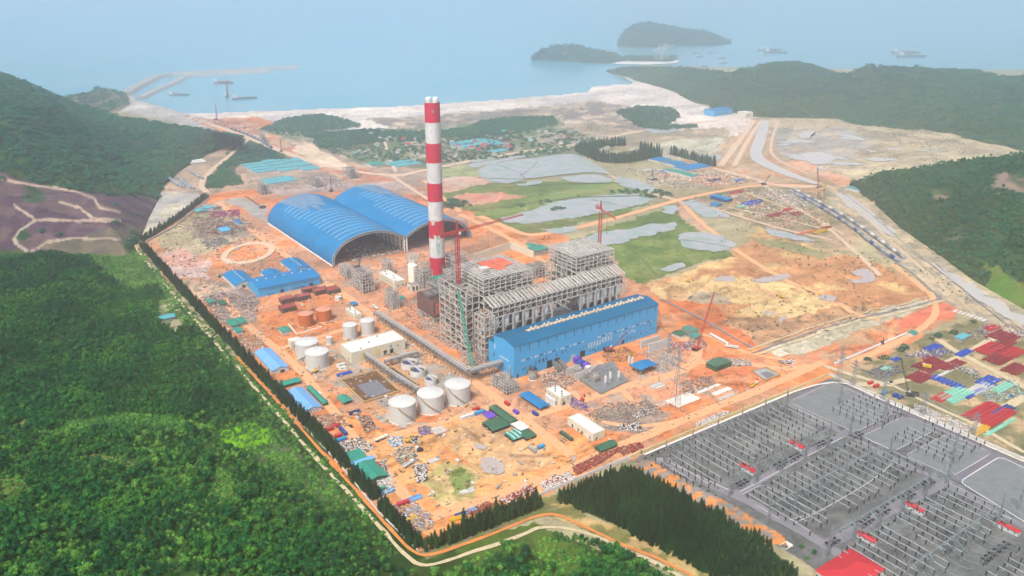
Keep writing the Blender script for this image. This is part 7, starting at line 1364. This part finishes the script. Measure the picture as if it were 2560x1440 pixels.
# breakers: black double heads in pairs
br = thing('circuit_breaker', 'black twin headed circuit breaker in the row beside the asphalt road', 'circuit breaker', LOC(30, -224), AA, 'circuit breakers of the switchyard')
part(MB().cyl(0, 0, -.2, 4.6, .22, n=6), 'column', 'insulator', br)
for s in (-1, 1): part(MB().box(-.9, s * 1.5 - .7, 4.6, .9, s * 1.5 + .7, 5.3), 'head', 'insulator', br)
for b, a_s in ((-224, [34, 38, 72, 76, 80, 88, 92, 96, 118, 122, 126, 132]), (-298, [26, 30, 34, 62, 66, 70, 80, 84, 88, 110, 114, 118, 134, 138, 142]), (-232, [150, 156, 160]), (-360, [90, 94, 98, 104, 110, 116])):
    for a in a_s: dup(br, LOC(a, b))
# clipped shrubs along the switchyard kerbs
cone = thing('clipped_shrub', 'small dark clipped shrub on the switchyard kerb', 'shrub', LOC(3, -168), 0, 'clipped shrubs along the switchyard kerbs'); cm = crown_mesh('crown', 'bush', 77, 'casuarina_leaves', 40); cm.parent = cone; cm.scale = (.7, .7, 1.3)
ks = [LOC(12 + i * .06, -164 - i * 7.) for i in range(1, 34)] + [LOC(20 + i * .06, -166 - i * 7.) for i in range(34)] + [LOC(30 + i * 6.5, -218.5) for i in range(19)] + [LOC(30 + i * 6.5, -232) for i in range(19)] + [LOC(28 + i * 6.5, -292) for i in range(20)] + [LOC(28 + i * 6.5, -305) for i in range(20)] + [LOC(6 + i * 6.5, -158.5) for i in range(18)]
for p in ks: dup(cone, p, rz=random.uniform(0, 6))
tree_spots = [(2003, 1376, 'round dark garden tree beside the white lodge'), (2015, 1407, 'low green garden tree in front of the red roof'), (2035, 1392, 'dark garden tree against the red roofed house')]
for i, (px, py, lab) in enumerate(tree_spots):
    x, y = G(px, py); t, c = make_tree('garden_tree', 'round', 60 + i, 'acacia_leaves', lab, 'tree', (x, y, 0), None, 90); t.scale = (.8,) * 3
# transmission pylons
def pylon(label, px, py, yt):
    x, y = G(px, py); h = hgt(yt, x, y); t = thing('pylon', label, 'pylon', (x, y, 0), AA); mb = MB(); lattice(mb, (0, 0, 0), (0, 0, h * .62), 5.5 * h / 45, 9, .13, 1.8); lattice(mb, (0, 0, h * .62), (0, 0, h), 1.8, 9, .11, .5); part(mb, 'tower', 'pylon_steel', t)
    for k, wd in ((.66, 8), (.78, 6.5), (.9, 5)):
        for s in (-1, 1): part(lattice(MB(), (0, s * .6, h * k), (0, s * wd * h / 45, h * k + .6), 1.0, 4, .1, .2), 'arm', 'pylon_steel', t)
    return (x, y, h)
PY = [pylon(*q) for q in [('tallest slender pylon standing on the red soil above the concrete piles', 1688, 1014, 866), ('thin pylon right of the turbine hall', 1724, 868, 812), ('pylon beside the white screen walls', 1671, 884, 832), ('pylon on the grass verge outside the switchyard corner', 2131, 966, 898), ('pylon at the inner corner of the large gravel pad', 2095, 958, 862), ('pylon on the verge by the sky blue container', 2206, 1000, 935), ('pylon on the verge behind the pale beams', 2304, 1042, 978), ('pylon at the laydown yard bottom corner', 2432, 1092, 1030), ('pylon in the middle of the large gravel pad', 2098, 1012, 965), ('pylon at the right of the large gravel pad', 2208, 1062, 1000), ('pylon beyond the third gravel pad', 2380, 1160, 1082)]]
for i, (p, q, lab) in enumerate([(PY[3], PY[5], 'power line along the verge, upper span'), (PY[5], PY[6], 'power line along the verge, middle span'), (PY[6], PY[7], 'power line along the verge, lower span'), (PY[0], PY[1], 'power line between the slender red soil pylon and the thin one behind'), (PY[4], PY[0], 'long power line over the soil yard to the switchyard corner')]):
    mb = MB(); u = Vector((q[1] - p[1], p[0] - q[0], 0)).normalized()
    for s in (-4.5, 0, 4.5):
        prev = None
        for k in range(13): f = k / 12; z = (p[2] * .8) * (1 - f) + (q[2] * .8) * f - 5 * 4 * f * (1 - f); c = (p[0] * (1 - f) + q[0] * f + u.x * s - p[0], p[1] * (1 - f) + q[1] * f + u.y * s - p[1], z); (mb.bar(prev, c, .1) if prev else None); prev = c
    tag(mb.build('power_line', 'wire_grey', None, loc=(p[0], p[1], 0)), lab, 'power line')
# transformer yard in front of the turbine hall
tag(MB().add([(*G(*q), 1.1) for q in [(1432, 938), (1480, 920), (1532, 905), (1570, 955), (1502, 988)]], [(0, 1, 2, 3, 4)]).build('transformer_pad', 'gravel_pad'), kind='structure')
def tx(label, px, py, cov):
    x, y = G(px, py); t = thing('transformer', label, 'transformer', (x, y, 1.1), AA); part(MB().box(0, 0, 0, 7, 5, 4.4), 'tank', 'scrap_grey', t); fins = MB()
    for i in range(10): fins.box(.3 + i * .65, -1.4, .6, .55 + i * .65, -.1, 3.8); fins.box(.3 + i * .65, 5.1, .6, .55 + i * .65, 6.2, 3.8)
    part(fins, 'radiators', 'scrap_grey', t); part(MB().pipe((1, 4, 5.6), (6, 4, 5.6), .6, 10), 'conservator', 'scrap_grey', t)
    for i in range(3): part(MB().lathe(1.5 + i * 2, 1.5, [(.35, 4.4), (.5, 5), (.3, 5.6), (.45, 6.2), (.1, 7.2)], 8), 'bushing', 'sack_white', t)
    if cov: part(MB().box(-.3, -.3, 6.2, 7.3, 5.3, 6.7), 'cover', cov, t)
tx('left grey transformer by the turbine hall doors', 1440, 938, None); tx('middle grey transformer by the turbine hall doors', 1462, 948, None); tx('right grey transformer by the white fire wall', 1484, 958, None)
for i, (a, b, m, lab) in enumerate([(1425, 895, 'sack_white', 'white covered crate at the turbine hall wall'), (1440, 903, 'purple_tarp', 'purple covered crate beside the white one'), (1450, 912, 'blue_tarp', 'royal blue covered crate in the transformer row'), (1462, 918, 'purple_tarp', 'violet covered crate nearest the fire wall'), (1468, 926, 'sack_white', 'white covered crate nearest the transformers')]):
    x, y = G(a, b + 8); tag(MB().prism([(0, 0), (7, 0), (6.6, 5), (3.5, 6), (.4, 5)], 0, 4.5).build('covered_crate', m, None, loc=(x, y, 0), rz=AA), lab, 'crate')
for i, (c0, c1, lab) in enumerate([((1416, 940), (1438, 932), 'left pale fire wall behind the transformers'), ((1437, 952), (1462, 943), 'middle pale fire wall behind the transformers'), ((1478, 940), (1497, 926), 'right pale fire wall behind the transformers')]): wall_run('fire_wall', lab, [c0, c1], 7, .6, 'sack_white', post=99)
for i, (px, py, lab) in enumerate([(1513, 968, 'left white surge vessel on legs in the transformer yard'), (1525, 958, 'middle white surge vessel on legs in the transformer yard'), (1546, 956, 'right white surge vessel on legs in the transformer yard'), (1572, 918, 'tall white silo behind the blue pavilion'), (1580, 921, 'short white silo behind the blue pavilion')]):
    x, y = G(px, py); t = thing('vessel', lab, 'vessel', (x, y, 0)); part(MB().lathe(0, 0, [(.01, 4), (1.1, 5), (1.1, 10), (.7, 11), (.01, 11.2)], 14), 'drum', 'white_paint', t)
    for k in range(4): part(MB().bar((1 * math.cos(k * PI / 2), 1 * math.sin(k * PI / 2), -.1), (.8 * math.cos(k * PI / 2), .8 * math.sin(k * PI / 2), 5), .2), 'leg', 'white_paint', t)
for i in range(16):
    a, b = AB(1456, 950); tag(MB().cyl(0, 0, 1, 8, .16, n=6).box(-.6, -.6, 7.6, .6, .6, 8).build('isolator', 'pylon_steel', None, loc=LOC(a + (i % 8) * 4.2, b - 6 - (i // 8) * 6 + 4)), 'slender grey isolator post in the transformer yard', 'isolator', 'isolators of the transformer yard')
for i, (px, py) in enumerate([(1382, 922), (1388, 920), (1396, 917), (1401, 916)]):
    x, y = G(px, py); t = thing('duct_elbow', 'curved dark duct leaving the turbine hall doors', 'duct', (x, y, 0), AA, 'curved ducts at the turbine hall doors'); mb = MB(); pr = [(0, -9 * math.sin(q) , .8 + 5.5 * math.cos(q)) for q in [k * PI / 16 for k in range(9)]]
    for a, b in zip(pr[:-1], pr[1:]): mb.pipe(a, b, 1.1, 10)
    part(mb, 'elbow', 'dark_steel', t)
# process skid and its vent stack by the pipe bridge
t = cage('crowded pipe skid of pale steel with a tall vent stack by the turbine hall corner', (1266, 990), (1300, 978), (1228, 962), 965, 5, 6, 3, 31, .4, name='process_skid', tc=.35)
part(MB().pipe((9, 8, 0), (9, 8, 22), .9, 12), 'vent_stack', 'pipe_grey', t); pp = MB()
for i in range(10): pp.pipe((1 + i * 1.1, 1, 2 + (i % 3)), (1 + i * 1.1, 26, 2 + (i % 3)), .3, 6)
part(pp, 'pipes', 'pipe_grey', t); part(MB().lathe(4, 20, [(2, 5), (2, 7), (.01, 8)], 12), 'blue_vessel', 'container_blue', t)
for i in range(5): part(MB().lathe(-1.4, 3 + i * 3.4, [(1.2, 0), (1.2, 5.6), (.01, 6.2)], 12).build if 0 else MB().lathe(0, 0, [(1.2, -.1), (1.2, 5.6), (.01, 6.2)], 12), 'vessel', 'white_paint', None) if 0 else None
for i, (px, py) in enumerate([(1367, 1000), (1373, 1004), (1379, 1008), (1385, 1012)]):
    x, y = G(px, py + 1); t = thing('side_vessel', 'white upright vessel along the side of the cream pump house', 'vessel', (x, y, 0), 0, 'vessels beside the cream pump house'); part(MB().lathe(0, 0, [(1.4, 0), (1.4, 5.2), (.9, 5.9), (.01, 6.1)], 14), 'drum', 'white_paint', t); part(MB().cyl(0, 0, -.1, .2, 1.7, n=12), 'base', 'concrete', t)

# ------------------------------------------------------------------ harbour, breakwaters and ships
def breakwater(label, pix, wt, wb, h):
    p = smooth_line([G(*q) for q in pix], 30.); t_ = np.gradient(p, axis=0); t_ /= np.linalg.norm(t_, axis=1)[:, None]; n = np.stack([-t_[:, 1], t_[:, 0]], 1); k = len(p); vs = []
    for s, z in ((-wb, -2), (-wt, h), (wt, h), (wb, -2)): vs += [(p[i, 0] + n[i, 0] * s / 2 * (1 + .12 * math.sin(i * 2.1)), p[i, 1] + n[i, 1] * s / 2, z + .5 * math.sin(i * 1.7)) for i in range(k)]
    fs = [(j * k + i, j * k + i + 1, (j + 1) * k + i + 1, (j + 1) * k + i) for j in range(3) for i in range(k - 1)] + [(0, k, 2 * k, 3 * k), (k - 1, 4 * k - 1, 3 * k - 1, 2 * k - 1)]
    tag(MB().add(vs, fs).build('breakwater', 'rock'), label, 'breakwater')
breakwater('long outer breakwater of pale rock with a bend', [(312, 236), (345, 216), (398, 189), (450, 185), (540, 180), (640, 174), (746, 168)], 28, 48, 7); breakwater('inner breakwater with a quay ending inside the harbour', [(352, 246), (390, 226), (440, 206), (466, 190), (540, 186), (670, 179)], 20, 38, 5); breakwater('low rock arm beside the pale harbour beach', [(330, 252), (400, 268), (440, 282), (470, 292)], 10, 20, 3)
def ship(label, px, py, L_, az, kind, s=1., hull='hull'):
    x, y = G(px, py); t = thing('ship', label, 'ship', (x, y, -1.5), az); B = L_ * .17
    v = [(-L_ / 2, -B / 2), (L_ * .3, -B / 2), (L_ / 2, 0), (L_ * .3, B / 2), (-L_ / 2, B / 2)]; part(MB().add([(a * .96, b * .85, 0) for a, b in v] + [(a, b, 5 * s) for a, b in v], [(4, 3, 2, 1, 0), (5, 6, 7, 8, 9)] + [(i, (i + 1) % 5, 5 + (i + 1) % 5, 5 + i) for i in range(5)]), 'hull', hull, t)
    part(MB().box(-L_ * .46, -B * .4, 5 * s, -L_ * .3, B * .4, 13 * s).box(-L_ * .43, -B * .3, 13 * s, -L_ * .36, B * .3, 16 * s), 'bridge_house', 'white_paint', t); part(MB().box(-L_ * .25, -B * .32, 5 * s, L_ * .28, B * .32, 6.5 * s), 'hatches', 'scrap_brown', t)
    if kind == 'crane': part(lattice(MB(), (L_ * .1, 0, 5), (L_ * .45, 0, 52), 3, 12, .5, 1), 'crane_boom', 'rust_red', t); part(MB().bar((-L_ * .1, 0, 5), (-L_ * .12, 0, 24), 1.2).bar((-L_ * .12, 0, 24), (L_ * .45, 0, 52), .3), 'back_mast', 'dark_steel', t)
    return t
ship('cargo ship lying nearest the inner quay', 559, 207, 62, .1, 'c', 1., 'rust_red'); ship('grey barge at the left of the harbour', 449, 237, 62, .0, 'c', .8); ship('floating crane barge with its boom raised', 568, 241, 34, 1.6, 'crane'); ship('large barge heading for the beach', 612, 246, 72, .5, 'c', .9)
ship('left of two anchored ships in the far bay', 1925, 125, 110, .0, 'c', 1.3); ship('right of two anchored ships in the far bay', 1940, 131, 110, .0, 'c', 1.3); ship('upper long freighter in the hazy right bay', 2265, 132, 130, 0, 'c', 1.4); ship('lower long freighter in the hazy right bay', 2280, 141, 130, 0, 'c', 1.4)
for i, (px, py, lab) in enumerate([(1738, 133, 'small vessel off the misty island, left one'), (1775, 131, 'small vessel off the misty island, middle one'), (1805, 144, 'small vessel off the misty island, lower one'), (1808, 158, 'small vessel near the far wooded ridge'), (1760, 166, 'tiny vessel just above the far ridge'), (1750, 142, 'small vessel between the island and the port')]): ship(lab, px, py, 34, rr_.uniform(-.4, .4), 'c', .8)
for i, (px, py) in enumerate([(1645, 152), (1660, 153)]):
    x, y = G(px, py); t = thing('port_crane', ['left', 'right'][i] + ' pale quay crane of the hazy far port', 'quay crane', (x, y, 2), .4); a = MB()
    for sx in (-12, 12):
        for sy in (-8, 8): a.bar((sx, sy, 0), (sx, sy, 36), 2)
    part(a, 'leg', 'white_paint', t); part(MB().bar((-30, 0, 38), (45, 0, 60), 3).bar((0, 0, 36), (-4, 0, 66), 2).bar((-4, 0, 66), (45, 0, 60), 1), 'boom', 'white_paint', t)
tag(MB().add([(*G(*q), .6) for q in [(1500, 152), (1560, 146), (1640, 148), (1700, 152), (1690, 158), (1620, 162), (1540, 160)]], [tuple(range(7))]).build('port_quay', 'concrete'), kind='structure')
gable('lookout', 'white house on the top of the hazy headland', 'house', (ray_at(1418, 120, 3600)[0], 3600, 60, 14, 8), 'white_paint', 'white_roof', 'a', 2).location.z = ray_at(1420, 121, 3600)[2] - 10

# ------------------------------------------------------------------ haze
def haze():
    mb = MB(); mb.box(-14000, -900, -10, 14000, 15000, 342); m = bpy.data.materials.new('haze'); m.use_nodes = True; N = m.node_tree.nodes; N.clear()
    v = N.new('ShaderNodeVolumePrincipled'); v.inputs['Color'].default_value = (.965, .98, 1, 1); v.inputs['Density'].default_value = .00027; v.inputs['Anisotropy'].default_value = .85
    o = N.new('ShaderNodeOutputMaterial'); m.node_tree.links.new(v.outputs[0], o.inputs['Volume'])
    tag(mb.build('haze', m), kind='stuff')
haze()
